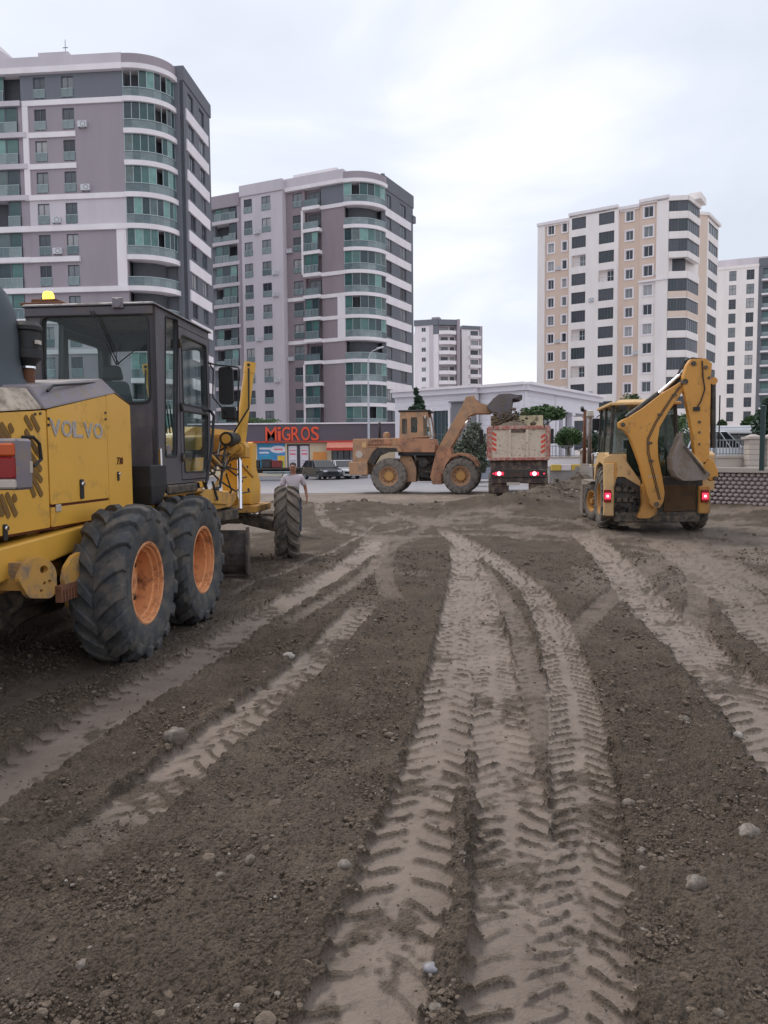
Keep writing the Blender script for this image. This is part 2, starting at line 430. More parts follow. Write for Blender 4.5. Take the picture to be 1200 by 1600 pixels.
def ac_unit(F, u, z, y=0.0):
    if 'ac' not in _wc:
        o = MB().box(-.42, .42, -.32, -.02, 0, .58).lathe([(.2, -.335), (.22, -.325), (.24, -.32)], 'y', 14, c=(.1, 0, .29), mi=1).box(-.3, -.26, -.3, 0, -.04, 0, 1).box(.26, .3, -.3, 0, -.04, 0, 1).build('air_conditioner', [whitef, alum]); _wc['ac'] = o.data; bpy.data.objects.remove(o)
    return F.place(_wc['ac'], 'air_conditioner', u, z, y)
def curved_bay(b, P, X, Y, a, c, floors, fh, slab_mat, nseg=8, out=0.25, glaz=teal, fascia=None):
    "quarter-round glazed balconies: P start, X along the front, Y into the building"
    base = b.location
    def pt(t, o, z):
        n = Vector((sin(t) / a, -cos(t) / c)); n.normalize()
        q = P + X * (a * sin(t) + n.x * o) + Y * (c * (1 - cos(t)) + n.y * o)
        return Vector((q.x - base.x, q.y - base.y, z))
    ts = [pi / 2 * i / 14 for i in range(15)]
    def ring(z0, z1, o0, o1, name, mat):
        mb = MB(); n = len(ts); vs = []
        for t in ts: vs += [pt(t, o0, z0), pt(t, o1, z0), pt(t, o1, z1), pt(t, o0, z1)]
        fs = []
        for i in range(n - 1):
            for k in range(4):
                k2 = (k + 1) % 4; fs.append((i * 4 + k, i * 4 + k2, i * 4 + 4 + k2, i * 4 + 4 + k))
        fs += [(0, 1, 2, 3), tuple(4 * (n - 1) + i for i in (3, 2, 1, 0))]
        mb.add(vs, fs); return mb.build(name, mat, b)
    core = MB(); vs = []
    zt = floors[-1] + fh
    inner = -1.1
    for t in ts: vs += [pt(t, inner, floors[0]), pt(t, inner, zt)]
    core.add(vs, [(2 * i, 2 * i + 2, 2 * i + 3, 2 * i + 1) for i in range(len(ts) - 1)])
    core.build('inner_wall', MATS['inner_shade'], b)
    cell = {}
    for fi, z in enumerate(floors):
        ring(z - .22, z + .25, -1.2, out, 'balcony_slab', slab_mat)
        openfl = random.random() < 0.22
        hr = 1.15
        mb = MB()
        for i in range(nseg + 1):
            t = pi / 2 * i / nseg; p = pt(t, 0.0, z + .25)
            if not openfl: mb.bar(p, p + Vector((0, 0, fh - .48)), .05, .05)
        for i in range(nseg):
            t0, t1 = pi / 2 * i / nseg, pi / 2 * (i + 1) / nseg
            for hz in (hr,): mb.bar(pt(t0, .06, z + hz), pt(t1, .06, z + hz), .07, .06)
        mb.build('balcony_rail', rail_m, b)
        for i in range(nseg):
            t0, t1 = pi / 2 * i / nseg, pi / 2 * (i + 1) / nseg
            for part, lo, hi, mt, off in (('balustrade_glass', .25, hr - .03, railg, .03), ('balcony_pane', hr + .05, fh - .24, glaz, 0.0)):
                if part == 'balcony_pane' and (openfl or (random.random() < 0.1)): continue
                key = (i, part)
                if key not in cell:
                    q0, q1 = pt(t0, off, 0), pt(t1, off, 0)
                    m = MB().add([q0 + Vector((0, 0, lo)), q1 + Vector((0, 0, lo)), q1 + Vector((0, 0, hi)), q0 + Vector((0, 0, hi))], [(0, 1, 2, 3)])
                    o = m.build(part, mt); cell[key] = o.data; bpy.data.objects.remove(o)
                inst(cell[key], part, b, Matrix.Translation((0, 0, z)))
    ring(zt - .22, zt + .25, -1.2, out + .15, 'roof_slab', slab_mat)
    ring(zt + .25, zt + 1.2, -1.2, out, 'parapet', fascia or mauve)
    # closed lid
    m = MB(); n = len(ts); vs = [pt(t, 0, zt + 1.15) for t in ts]; c0 = P + Y * c; c0 = Vector((c0.x - base.x, c0.y - base.y, zt + 1.15))
    m.add([c0] + vs, [(0, i + 1, i + 2) for i in range(n - 1)]); m.build('roof', dgrey_r, b)

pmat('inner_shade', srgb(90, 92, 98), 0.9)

def core_prism(b, pts, z0, z1, mat, name='roof'):
    mb = MB(); n = len(pts); vs = [Vector((p[0] - b.location.x, p[1] - b.location.y, z)) for z in (z0, z1) for p in pts]
    mb.add(vs, [tuple(range(n))[::-1], tuple(range(n, 2 * n))] + [(i, (i + 1) % n, (i + 1) % n + n, i + n) for i in range(n)])
    return mb.build(name, mat, b)

# ============================================================ left tower
def tower_left():
    C = at(191, 103, 73); X = Vector((.996, -.087, 0)); Y = Vector((.087, .996, 0))
    P0 = C - X * 30
    b = thing('apartment_tower', 'mauve apartment tower at the left edge behind the grader, with round glazed corner balconies', 'apartment tower', (P0.x, P0.y, 0.61)); b.scale.z = .948
    F = Facade(P0, C, b)
    fl = [3.0 * k for k in range(13)]
    zt = 39.0
    ug, uv = F.u(36, 250), F.u(47, 250)
    uw = [F.u(62.5, 180), F.u(106.5, 180)]; uc = F.L
    left_w = [ug - 8.5, ug - 11.5]
    ww, wh = 1.15, 2.0
    # walls
    for k, z in enumerate(fl):
        holes = [hole(u, z + .45, ww, wh) for u in uw]
        mt = bluegrey_r if k == 12 else (lilac if k in (8, 4) else mauve)
        F.wall(ug if k == 12 else uv - .2, uc - .02, z, z + 3, mt, holes, ret=.35)
        for u in uw: window(F, u, z + .45, ww, wh, 'p1rd')
        # glazed balcony stack left of the frame
        F.band(ug - 5.2, ug if k == 12 else uv - .21, z - .2, z + .28, .25 if k != 7 else .3, lilac if k > 8 else white_r, 'balcony_slab', inn=.9)
        for i in range(4):
            if random.random() < .12: continue
            u = ug - 4.6 + 1.2 * i
            window(F, u, z + .28, 1.2, 2.5, 'p0rt', y=.05, name='balcony_window')
        if k < 12: F.wall(ug - .38, uv - .21, z + .28, z + 2.8, mauve, ret=.3, y=.06)
        # farther left: plain wall with windows, mostly out of the frame
        F.wall(0, ug - 5.25, z, z + 3, mauve, [hole(u, z + .45, ww, wh) for u in left_w], ret=.35)
        for u in left_w: window(F, u, z + .45, ww, wh, 'p1rd')
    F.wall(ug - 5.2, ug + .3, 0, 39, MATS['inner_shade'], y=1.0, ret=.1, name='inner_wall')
    for k, u in ((11, uw[1] + 1.4), (9, uw[1] + 1.5), (7, uw[0] + 1.3), (5, uw[1] + 1.4), (8, uw[0] + 1.3)): ac_unit(F, u, 3 * k + .5)
    # raised white frames and string courses
    o = .14
    F.band(ug + .15, uv, 27.25, 35.75, o, white_r, 'frame_post')
    F.band(ug + .15, uc + .1, 35.75, 36.25, o + .02, white_r, 'string_course')
    for z in (33, 30): F.band(uv + .01, F.u(119, 230), z - .28, z + .22, o, white_r, 'string_course')
    F.band(ug + .15, uc + .1, 26.75, 27.25, o + .02, white_r, 'string_course')
    F.band(ug - 5.2, uc + .1, 23.72, 24.25, o + .12, white_r, 'string_course')
    F.band(F.u(184, 400), F.u(199, 400), 18.25, 23.72, o, white_r, 'frame_post')
    F.band(ug - 5.2, F.u(126, 404), 20.75, 21.25, o + .12, white_r, 'string_course')
    F.band(ug - 5.2, uc + .1, 17.75, 18.25, o + .16, white_r, 'string_course')
    for z in (15, 12, 9, 6, 3): F.band(uv + .01, uc - 2, z - .25, z + .2, o, white_r, 'string_course')
    F.band(-.1, uc + .05, 38.7, 39.25, .45, white_r, 'cornice', inn=.6)
    F.band(-.1, uc + .02, 39.25, 40.25, .3, lilac, 'parapet', inn=.6)
    F.band(F.u(60, 80), F.u(107, 80), 40.25, 40.7, .1, lilac, 'parapet_step', inn=2.5)
    # stair head with a sloping roof
    m = MB(); u0, u1 = F.u(-30, 70), F.u(27, 85)
    m.add([(u0, 1, 40.2), (u1, 1, 40.2), (u1, 7, 40.2), (u0, 7, 40.2), (u0, 1, 43.4), (u1 - 2.3, 1, 41.8), (u1 - 2.3, 7, 41.8), (u0, 7, 43.4)],
          [(3, 2, 1, 0), (4, 5, 6, 7), (0, 1, 5, 4), (1, 2, 6, 5), (2, 3, 7, 6), (3, 0, 4, 7)])
    F.put(m, 'stair_head', lilac)
    ua = F.u(86, 80); F.put(MB().tube([(ua, 2, 40.2), (ua, 2, 43.0)], .03, 5).box(ua - .25, ua + .25, 1.98, 2.02, 42.2, 42.26), 'antenna', alum)
    # round corner
    curved_bay(b, C, X, Y, 3.7, 2.9, fl, 3.0, white_r)
    # pilaster and right side
    E = C + X * 3.7 + Y * 2.9
    G = E + X * .95
    FP = Facade(E, G, b); FP.wall(0, FP.L, 0, 40.4, dgrey_r, ret=.5)
    H = G + Y * 8.1
    FS = Facade(G, H, b)
    for k, z in enumerate(fl):
        hs = [(1.3, 2.9, z + .9, z + 2.5), (4.6, 6.2, z + .9, z + 2.5)]
        FS.wall(0, FS.L, z, z + 3, dgrey_r, hs, ret=.35)
        for h in hs: window(FS, (h[0] + h[1]) / 2, h[2], 1.6, 1.6, 'p1-d')
        if k: FS.band(.55, 7.2, z - .55, z + .55, .12, white_r, 'spandrel')
    FS.band(-.02, FS.L + .2, 39, 40.4, .1, dgrey_r, 'parapet', inn=.5)
    core_prism(b, [(P0 + Y * 1.15)[:2], (C + Y * 1.15 + X * -.3)[:2], (C + Y * 3.0 + X * -.3)[:2], (G + Y * .3 - X * .32)[:2], (H - X * .32)[:2], (H + Y * .0 - X * 24)[:2], (P0 + Y * 12)[:2]], -.5, 39.6, dgrey_r)
tower_left()

# ============================================================ middle tower
def tower_mid():
    A = at(326, 308, 111.5); C = at(537, 285, 102.5)
    b = thing('apartment_tower', 'mauve and lilac apartment tower rising behind the supermarket, with a round glazed corner', 'apartment tower', (A.x, A.y, 0.38)); b.scale.z = .96
    F = Facade(A, C, b)
    fl = [2.7 + 3.0 * k for k in range(12)]; fl[0:0] = [0.0]
    top = 38.7
    u1, u2, u3 = F.u(374, 400), F.u(384, 400), F.u(448, 400)
    w1, w2 = F.u(394.5, 400), F.u(422.5, 400)
    w3 = F.u(466, 400); b0, b1 = F.u(479, 400), F.u(502.5, 400); u4 = F.L
    for k, z in enumerate(fl):
        h = 3.0 if k else 2.7; zc = z + .6
        if k == 0: hh = 1.7
        else: hh = 1.95
        # white mass standing forward
        F.wall(u2, u3, z, z + h, lilac, [hole(w1, zc, 1.35, hh), hole(w2, zc, 1.45, hh)], y=-.9, ret=1.4)
        window(F, w1, zc, 1.35, hh, 'p1rd', y=-.76); window(F, w2, zc, 1.45, hh, 'p1rd', y=-.76)
        # balconies of the left end
        F.band(-.3, u1 + .4, z - .18, z + .3, .55, lilac, 'balcony_slab', inn=1.2)
        F.wall(0, 1.0, z + .3, z + h - .18, bluegrey_r, ret=.4)
        for i in range(3):
            uu = 1.7 + (u1 - 1.4) / 3 * (i + .0) + .1
            op = random.random()
            if op > .3: window(F, uu, z + .3, (u1 - 1.4) / 3, h - .5, 'p0rt', y=-.25, name='balcony_window')
            else: F.put(MB().box(uu - .8, uu + .8, -.4, -.34, z + .3, z + 1.15), 'balustrade_glass', railg)
        F.wall(u1 + .05, u2 - .01, z, z + h, mauve, y=-.5, ret=1)
        # window strip, glazed balcony column, plain wall
        F.wall(u3 + .01, b0 - .2, z, z + h, brown_r, [hole(w3, zc, 1.5, hh)], ret=.4)
        window(F, w3, zc, 1.5, hh, 'p1rd')
        F.band(b0 - .19, b1 + .1, z - .2, z + .25, .75, white_r, 'balcony_slab', inn=.6)
        nb = 2; bw = (b1 - b0 - .2) / nb
        if random.random() < .7:
            for i in range(nb): window(F, b0 + bw * (i + .5), z + .25, bw, h - .46, 'p0rt', y=-.5, name='balcony_window')
        else:
            F.put(MB().box(b0, b1 - .1, -.64, -.6, z + .25, z + 1.2), 'balustrade_glass', railg)
            window(F, (b0 + b1) / 2, z + .3, 1.8, 2.1, 'p1-d', y=.35)
        F.wall(b0 - .19, b1, z + .25, z + h - .2, brown_r, y=.5, ret=.2)
        F.wall(b1 + .02, u4 - .02, z, z + h, bluegrey_r if k == 12 else brown_r, ret=.4)
    for k, u, yy in ((11, w1 + 1.5, -.9), (8, w2 + 1.4, -.9), (6, w1 + 1.5, -.9), (4, w2 + 1.4, -.9), (9, w2 + 1.4, -.9), (10, w3 - 1.3, 0), (5, w3 - 1.3, 0)): ac_unit(F, u, fl[k] + .5, yy)
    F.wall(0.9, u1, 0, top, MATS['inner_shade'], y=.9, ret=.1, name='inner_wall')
    for z, a in ((35.7, b1 + .1), (26.7, b1 + .1), (23.7, u3 + .1), (17.7, u3 + .1), (14.7, b1 + .1), (20.7, b1 + .1)):
        F.band(a, u4 + .1, z - .25, z + .25, .16, white_r, 'string_course')
    F.band(F.u(528, 480), u4 + .05, 17.95, 23.45, .14, white_r, 'frame_post')
    for z0, z1 in ((26.9, 35.6), (2.7, 14.5)): F.band(b0 - .5, b0 - .2, z0, z1, .5, white_r, 'frame_post')
    F.band(u3 + .1, u4 + .1, 38.5, 39.0, .5, white_r, 'cornice', inn=.6)
    F.band(u3 + .1, u4 + .05, 39.0, 40.3, .3, lilac, 'parapet', inn=.6)
    F.band(u2 - .15, u3 + .09, 38.7, 40.2, 1.1, lilac, 'parapet', inn=.6)
    F.band(-.2, u1 + .5, 37.8, 39.6, .6, mauve, 'parapet', inn=.6)
    F.band(F.u(452, 280), F.u(520, 280), 40.3, 41.2, -1.0, white_r, 'roof_room', inn=5)
    Y = F.inn; X = F.d
    R = (at(589, 280, 103.6) - C); a_ = R.dot(X); c_ = max(1.2, R.dot(Y))
    a_ = 4.0; c_ = 4.1
    curved_bay(b, C, X, Y, a_, c_, fl[1:], 3.0, white_r, nseg=6)
    E = C + X * a_ + Y * c_
    G = at(600, 280, E.y + .6); 
    FP = Facade(E, G, b); FP.wall(0, FP.L, 0, 40.5, dgrey_r, ret=.5)
    H = at(645, 301, 113.5)
    FS = Facade(G, H, b)
    ws = [FS.u(608, 400), FS.u(630, 400)]
    for k, z in enumerate(fl[1:]):
        hs = [hole(ws[0], z + .8, 1.5, 1.7), hole(ws[1], z + .8, 2.0, 1.7)]
        FS.wall(0, FS.L, z, z + 3, dgrey_r, hs, ret=.35)
        for q, h in enumerate(hs): window(FS, ws[q], h[2], h[1] - h[0], 1.7, 'p1-d')
        FS.band(.15, FS.L - .9, z - .55, z + .55, .12, white_r, 'spandrel')
    FS.wall(0, FS.L, 0, 2.7, brown_r, ret=.35)
    FS.band(-.02, FS.L + .1, 38.7, 40.5, .1, dgrey_r, 'parapet', inn=.5)
    FS.band(FS.L - .3, FS.L + .6, 36.6, 37.6, .2, dgrey_r, 'overhang', inn=.5)
    core_prism(b, [(A + Y * 1.1)[:2], (C + Y * 1.3 - X * .6)[:2], (G + Y * .8 - X * .8)[:2], (H - X * .6)[:2], (H - X * 22)[:2]], -.3, 39.3, dgrey_r)
tower_mid()

# ============================================================ cream tower right
def tower_cream():
    A = at(843, 352, 130.5); C = at(1047, 315, 119.0)
    b = thing('apartment_tower', 'cream and peach apartment tower right of centre with dark slatted balcony glazing', 'apartment tower', (A.x, A.y, 0.40)); b.scale.z = .966
    F = Facade(A, C, b); PY = 430
    U = lambda p: F.u(p, PY)
    fh = 3.05; n = 13
    zc = [39.85 - fh * k for k in range(n)]
    s0, s1, s2, s3, s4, s5 = U(852), U(891), U(967), U(999), U(1026), F.L
    wa, wb, wc, wd = U(861), U(882), U(983), U(1013)
    for k, c in enumerate(zc):
        z0, z1 = c - fh / 2, c + fh / 2
        if k == n - 1: z0 = 0
        F.wall(s0, s1 - .01, z0, z1, peach_r, [hole(wa, c - .75, 1.0, 1.5), hole(wb, c - .7, .75, 1.4)], ret=.4)
        window(F, wa, c - .75, 1.0, 1.5, 's1-d'); window(F, wb, c - .7, .75, 1.4, 's0-d')
        hs = [(U(895), U(917), c - .85, c + 1.05), (U(937), U(961), c - .85, c + 1.05)]
        F.wall(s1, s2, z0, z1, cream_r if False else offw_r, hs, y=-.7, ret=1.1, reveal=.9)
        for q, h in enumerate(hs):
            w = h[1] - h[0]; um = (h[0] + h[1]) / 2
            if (q, k) in ((0, 2), (0, 6), (0, 8), (1, 3)):
                window(F, um + .5, c - .8, 1.1, 1.75, 'w1-d', y=.15)
                F.wall(h[0], h[1], c - .86, c + 1.06, offw_r, y=.2, ret=.05, name='inner_wall')
                F.put(MB().box(h[0], h[1], -.66, -.62, c - .15, c - .08), 'balcony_rail', rail_m)
            else: window(F, um, c - .85, w, 1.9, 'p4-b', y=-.5, name='balcony_window')
        F.wall(s2 + .01, s3, z0, z1, peach_r, [hole(wc, c - .75, 1.1, 1.45)], ret=.4)
        window(F, wc, c - .75, 1.1, 1.45, 's1-d')
        F.wall(s3 + .01, s4, z0, z1, peach_r if k < 4 else offw_r, [hole(wd, c - .75, 1.35, 1.6)], y=-.25, ret=.6)
        window(F, wd, c - .75, 1.35, 1.6, 's1-d', y=-.11)
    F.wall(-.2, s0 - .01, 0, 40.7, offw_r, y=-.3, ret=.9)
    F.wall(s4 + .01, s5, 0, 41.35, offw_r, y=-.6, ret=1.0)
    F.band(s3 + .01, s5 + .05, zc[3] - 1.75, zc[3] - 1.5, .85, white_r, 'string_course')
    for a, c, z, o in ((-.3, s1 - .05, 40.75, .5), (s1 - .04, s2, 41.3, 1.0), (s2 + .01, s3, 40.95, .5), (s3 + .01, s5 + .1, 41.4, .9)):
        F.band(a, c, z, z + .45, o, white_r, 'cornice', inn=3)
        F.band(a + .1, c - .1, z - .25, z, o - .3, offw_r, 'parapet', inn=2.5)
    for k, u, yy in ((2, wa + 1.3, 0), (6, wa + 1.3, 0), (4, (U(917) + U(937)) / 2, -.7), (9, (U(917) + U(937)) / 2, -.7), (7, wc + 1.2, 0), (3, wd + 1.5, -.25), (10, wd + 1.5, -.25)): ac_unit(F, u, zc[k] - .8, yy)
    # angled balcony bay
    X, Y = F.d, F.inn
    B1 = C + X * .0 - Y * .55
    P1 = at(1074, 340, 118.2); P2 = at(1092, 350, 122.5)
    FA = Facade(B1, P1, b); FB = Facade(P1, P2, b)
    for k, c in enumerate(zc):
        for G in (FA, FB):
            G.wall(0, G.L, (c - fh / 2) if k < n - 1 else 0, c - .6, offw_r if k not in (4, 5) else cream_r, ret=.8, y=-.25, name='balcony_parapet')
            if k == 3 : continue
            m = 2; w = G.L / m
            for i in range(m): window(G, w * (i + .5), c - .6, w, 1.95, 'p2-b', y=-.05, name='balcony_window')
            G.band(0, G.L, c + 1.35, c + fh / 2 - .01, .25, offw_r, 'balcony_slab', inn=.8)
    FA.band(-.1, FA.L, 40.9, 41.6, .3, offw_r, 'parapet', inn=1.5); FB.band(0, FB.L + .1, 40.9, 41.6, .3, offw_r, 'parapet', inn=1.5)
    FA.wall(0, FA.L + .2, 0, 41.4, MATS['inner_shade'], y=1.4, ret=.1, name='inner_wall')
    F.band(U(1066), U(1086), 41.6, 42.6, -3.0, offw_r, 'roof_room', inn=7)
    # block set back on the right
    Q1 = at(1092, 345, 127.5); Q2 = at(1106, 343, 128.0); Q3 = at(1123, 355, 134)
    FC = Facade(Q1, Q2, b); FD = Facade(Q2, Q3, b)
    FC.wall(0, FC.L, 0, 41.6, cream_r, ret=.5)
    for k, c in enumerate(zc):
        z0, z1 = (c - fh / 2) if k < n - 1 else 0, c + fh / 2
        FD.wall(0, FD.L, z0, z1, offw_r, [(.6, FD.L - .3, c - .8, c + 1.0)], ret=.8)
        window(FD, (FD.L + .3) / 2, c - .8, FD.L - .9, 1.8, 'p3-b', name='balcony_window')
    FC.band(-.1, FC.L + .1, 41.6, 42.1, .3, offw_r, 'cornice', inn=4); FD.band(-.1, FD.L + .6, 41.6, 42.1, .3, offw_r, 'cornice', inn=4)
    core_prism(b, [(A + Y * .5)[:2], (C + Y * .6)[:2], (P2 + Y * .8 - X * .4)[:2], (Q1 + Y * .6)[:2], (Q2 + Y * .6)[:2], (Q3 - X * 1.0 + Y * .3)[:2], (A + Y * 12 + X * 2)[:2]], -.3, 40.6, offw_r)
tower_cream()

# ============================================================ white tower at the right edge
def tower_white():
    A = at(1120, 416, 163); C = at(1186, 408, 160)
    b = thing('apartment_tower', 'white apartment tower with a dark grey balcony strip at the right edge of the photo', 'apartment tower', (A.x, A.y, 0.30)); b.scale.z = .963
    F = Facade(A, C, b)
    zc = [39.8 - 3.0 * k for k in range(13)]
    wa, wb = F.u(1143.5, 500), F.u(1171, 500)
    for k, c in enumerate(zc):
        z0, z1 = (c - 1.5) if k < 12 else 0, c + 1.5
        F.wall(0, F.L, z0, z1, offw_r, [hole(wa, c - 1.05, 1.35, 2.1), hole(wb, c - 1.05, 1.45, 2.1)], ret=.4)
        window(F, wa, c - 1.05, 1.35, 2.1, 'p1td'); window(F, wb, c - 1.05, 1.45, 2.1, 'p1td')
        F.band(-1.6, -.05, c - 1.55, c - 1.2, -.6, offw_r, 'balcony_slab', inn=3)
        F.band(-1.5, -1.42, c - 1.2, c - .3, -.6, railg, 'balustrade_glass', inn=3)
    F.band(-.1, F.L + .05, 41.3, 41.9, .15, offw_r, 'parapet', inn=1)
    F.band(F.u(1122, 400) , F.L + 2, 41.9, 43.9, -2.5, lilac, 'roof_room', inn=8)
    X, Y = F.d, F.inn
    C2 = C + X * 12
    FB = Facade(C, C2, b)
    for k, c in enumerate(zc):
        z0, z1 = (c - 1.5) if k < 12 else 0, c + 1.5
        FB.wall(0.02, FB.L, z0, z1, dgrey_r, [(.8, 4.4, c - 1.2, c + 1.1), (6, 9, c - 1.2, c + 1.1)], ret=.8, reveal=.6)
        window(FB, 2.6, c - 1.2, 3.6, 2.3, 'p2rt', y=.5, name='balcony_window'); window(FB, 7.5, c - 1.2, 3.0, 2.3, 'p2rt', y=.5, name='balcony_window')
        FB.band(.6, 4.6, c - 1.6, c - 1.25, .7, white_r, 'balcony_slab')
    FB.band(0, FB.L, 41.3, 43, .1, dgrey_r, 'parapet', inn=1)
    core_prism(b, [(A + Y * .5)[:2], (C2 + Y * .85)[:2], (C2 + Y * 16)[:2], (A + Y * 16)[:2]], .1, 41.6, offw_r)
tower_white()

# ============================================================ far small tower
def tower_far():
    A = at(648, 497, 232); C = at(685, 495, 230)
    b = thing('apartment_tower', 'small far-off grey and white apartment tower with curved white balconies, above the pavilion roof', 'apartment tower', (A.x, A.y, 0.5)); b.scale.z = .974
    zf = [38.5 - 3.0 * k for k in range(13)]
    F = Facade(A, C, b); F2 = Facade(C, at(718, 497, 231), b)
    u1, u2 = F.u(671, 540), F.u(677, 540); w = F.u(662, 540)
    wt = F.u(655, 540)
    for k, z in enumerate(zf):
        z0 = z if k < 12 else 0
        F.wall(0, u1, z0, z + 3, white_r, [hole(w, z + .9, 1.3, 1.3)], ret=.4); window(F, w, z + .9, 1.3, 1.3, 'w1-d')
        F.wall(u1, u2, z0, z + 3, lilac, ret=.4, y=-.2); F.wall(u2, F.L, z0, z + 3, bluegrey_r if k == 0 else white_r, ret=.5)
        F2.wall(0, F2.L - .9, z0, z + 3, white_r if k % 4 else lilac, [(1.0, 3.2, z + .3, z + 2.4), (3.8, 5.1, z + .3, z + 2.4)], y=1.5, ret=.5)
        window(F2, 2.1, z + .3, 2.2, 2.1, 'p2-d', y=1.64); window(F2, 4.45, z + .3, 1.3, 2.1, 'p1-d', y=1.64)
        m = MB(); N_ = 8; vs = []
        for i in range(N_ + 1):
            u = .1 + (F2.L - 1.2) * i / N_; yy = -.4 - .9 * sin(pi * (i / N_)) 
            vs += [(u, yy, z - .1), (u, 1.6, z - .1), (u, 1.6, z + .1), (u, yy + .12, z + .1), (u, yy + .12, z + 1.0), (u, yy, z + 1.0)]
        fs = []
        for i in range(N_):
            for q in range(6): fs.append((i * 6 + q, i * 6 + (q + 1) % 6, i * 6 + 6 + (q + 1) % 6, i * 6 + 6 + q))
        fs += [tuple(range(6)), tuple(N_ * 6 + q for q in reversed(range(6)))]
        m.add(vs, fs); F2.put(m, 'balcony', white_r)
    F2.wall(F2.L - .9, F2.L, 0, 43, mauve, y=-.6, ret=4)
    F.band(-.2, F.L, 41.3, 43, .3, bluegrey_r, 'parapet', inn=3); F2.band(0, F2.L, 41.3, 42.9, .3, bluegrey_r, 'parapet', inn=3)
    F.band(F.u(672, 490), F.u(684, 490), 43, 44, -2, mauve, 'roof_room', inn=5)
    D1 = at(722, 508, 238); D2 = at(753, 513, 240)
    F3 = Facade(D1, D2, b)
    for k, z in enumerate(zf):
        z0 = z if k < 12 else 0
        F3.wall(0, F3.u(732, 560), z0, z + 3, white_r, ret=.5)
        F3.wall(F3.u(732, 560), F3.L - .9, z0, z + 3, white_r, [(F3.u(735, 560), F3.u(747, 560), z + .4, z + 2.4)], ret=.8, reveal=.4)
        window(F3, (F3.u(735, 560) + F3.u(747, 560)) / 2, z + .4, F3.u(747, 560) - F3.u(735, 560), 2.0, 'p2-d', y=.35)
        F3.band(F3.u(733, 560), F3.u(750, 560), z - .2, z + .8, .9, white_r, 'balcony_parapet')
    F3.wall(F3.L - .9, F3.L, 0, 42.4, mauve, y=-.4, ret=3)
    F3.band(0, F3.L, 41.3, 42.4, .3, bluegrey_r, 'parapet', inn=3)
    core_prism(b, [(A + Vector((0.4, 2.0, 0)))[:2], (D2 + Vector((-.6, 2, 0)))[:2], (D2 + Vector((-.6, 14, 0)))[:2], (A + Vector((.4, 16, 0)))[:2]], .1, 41.2, lilac)
tower_far()

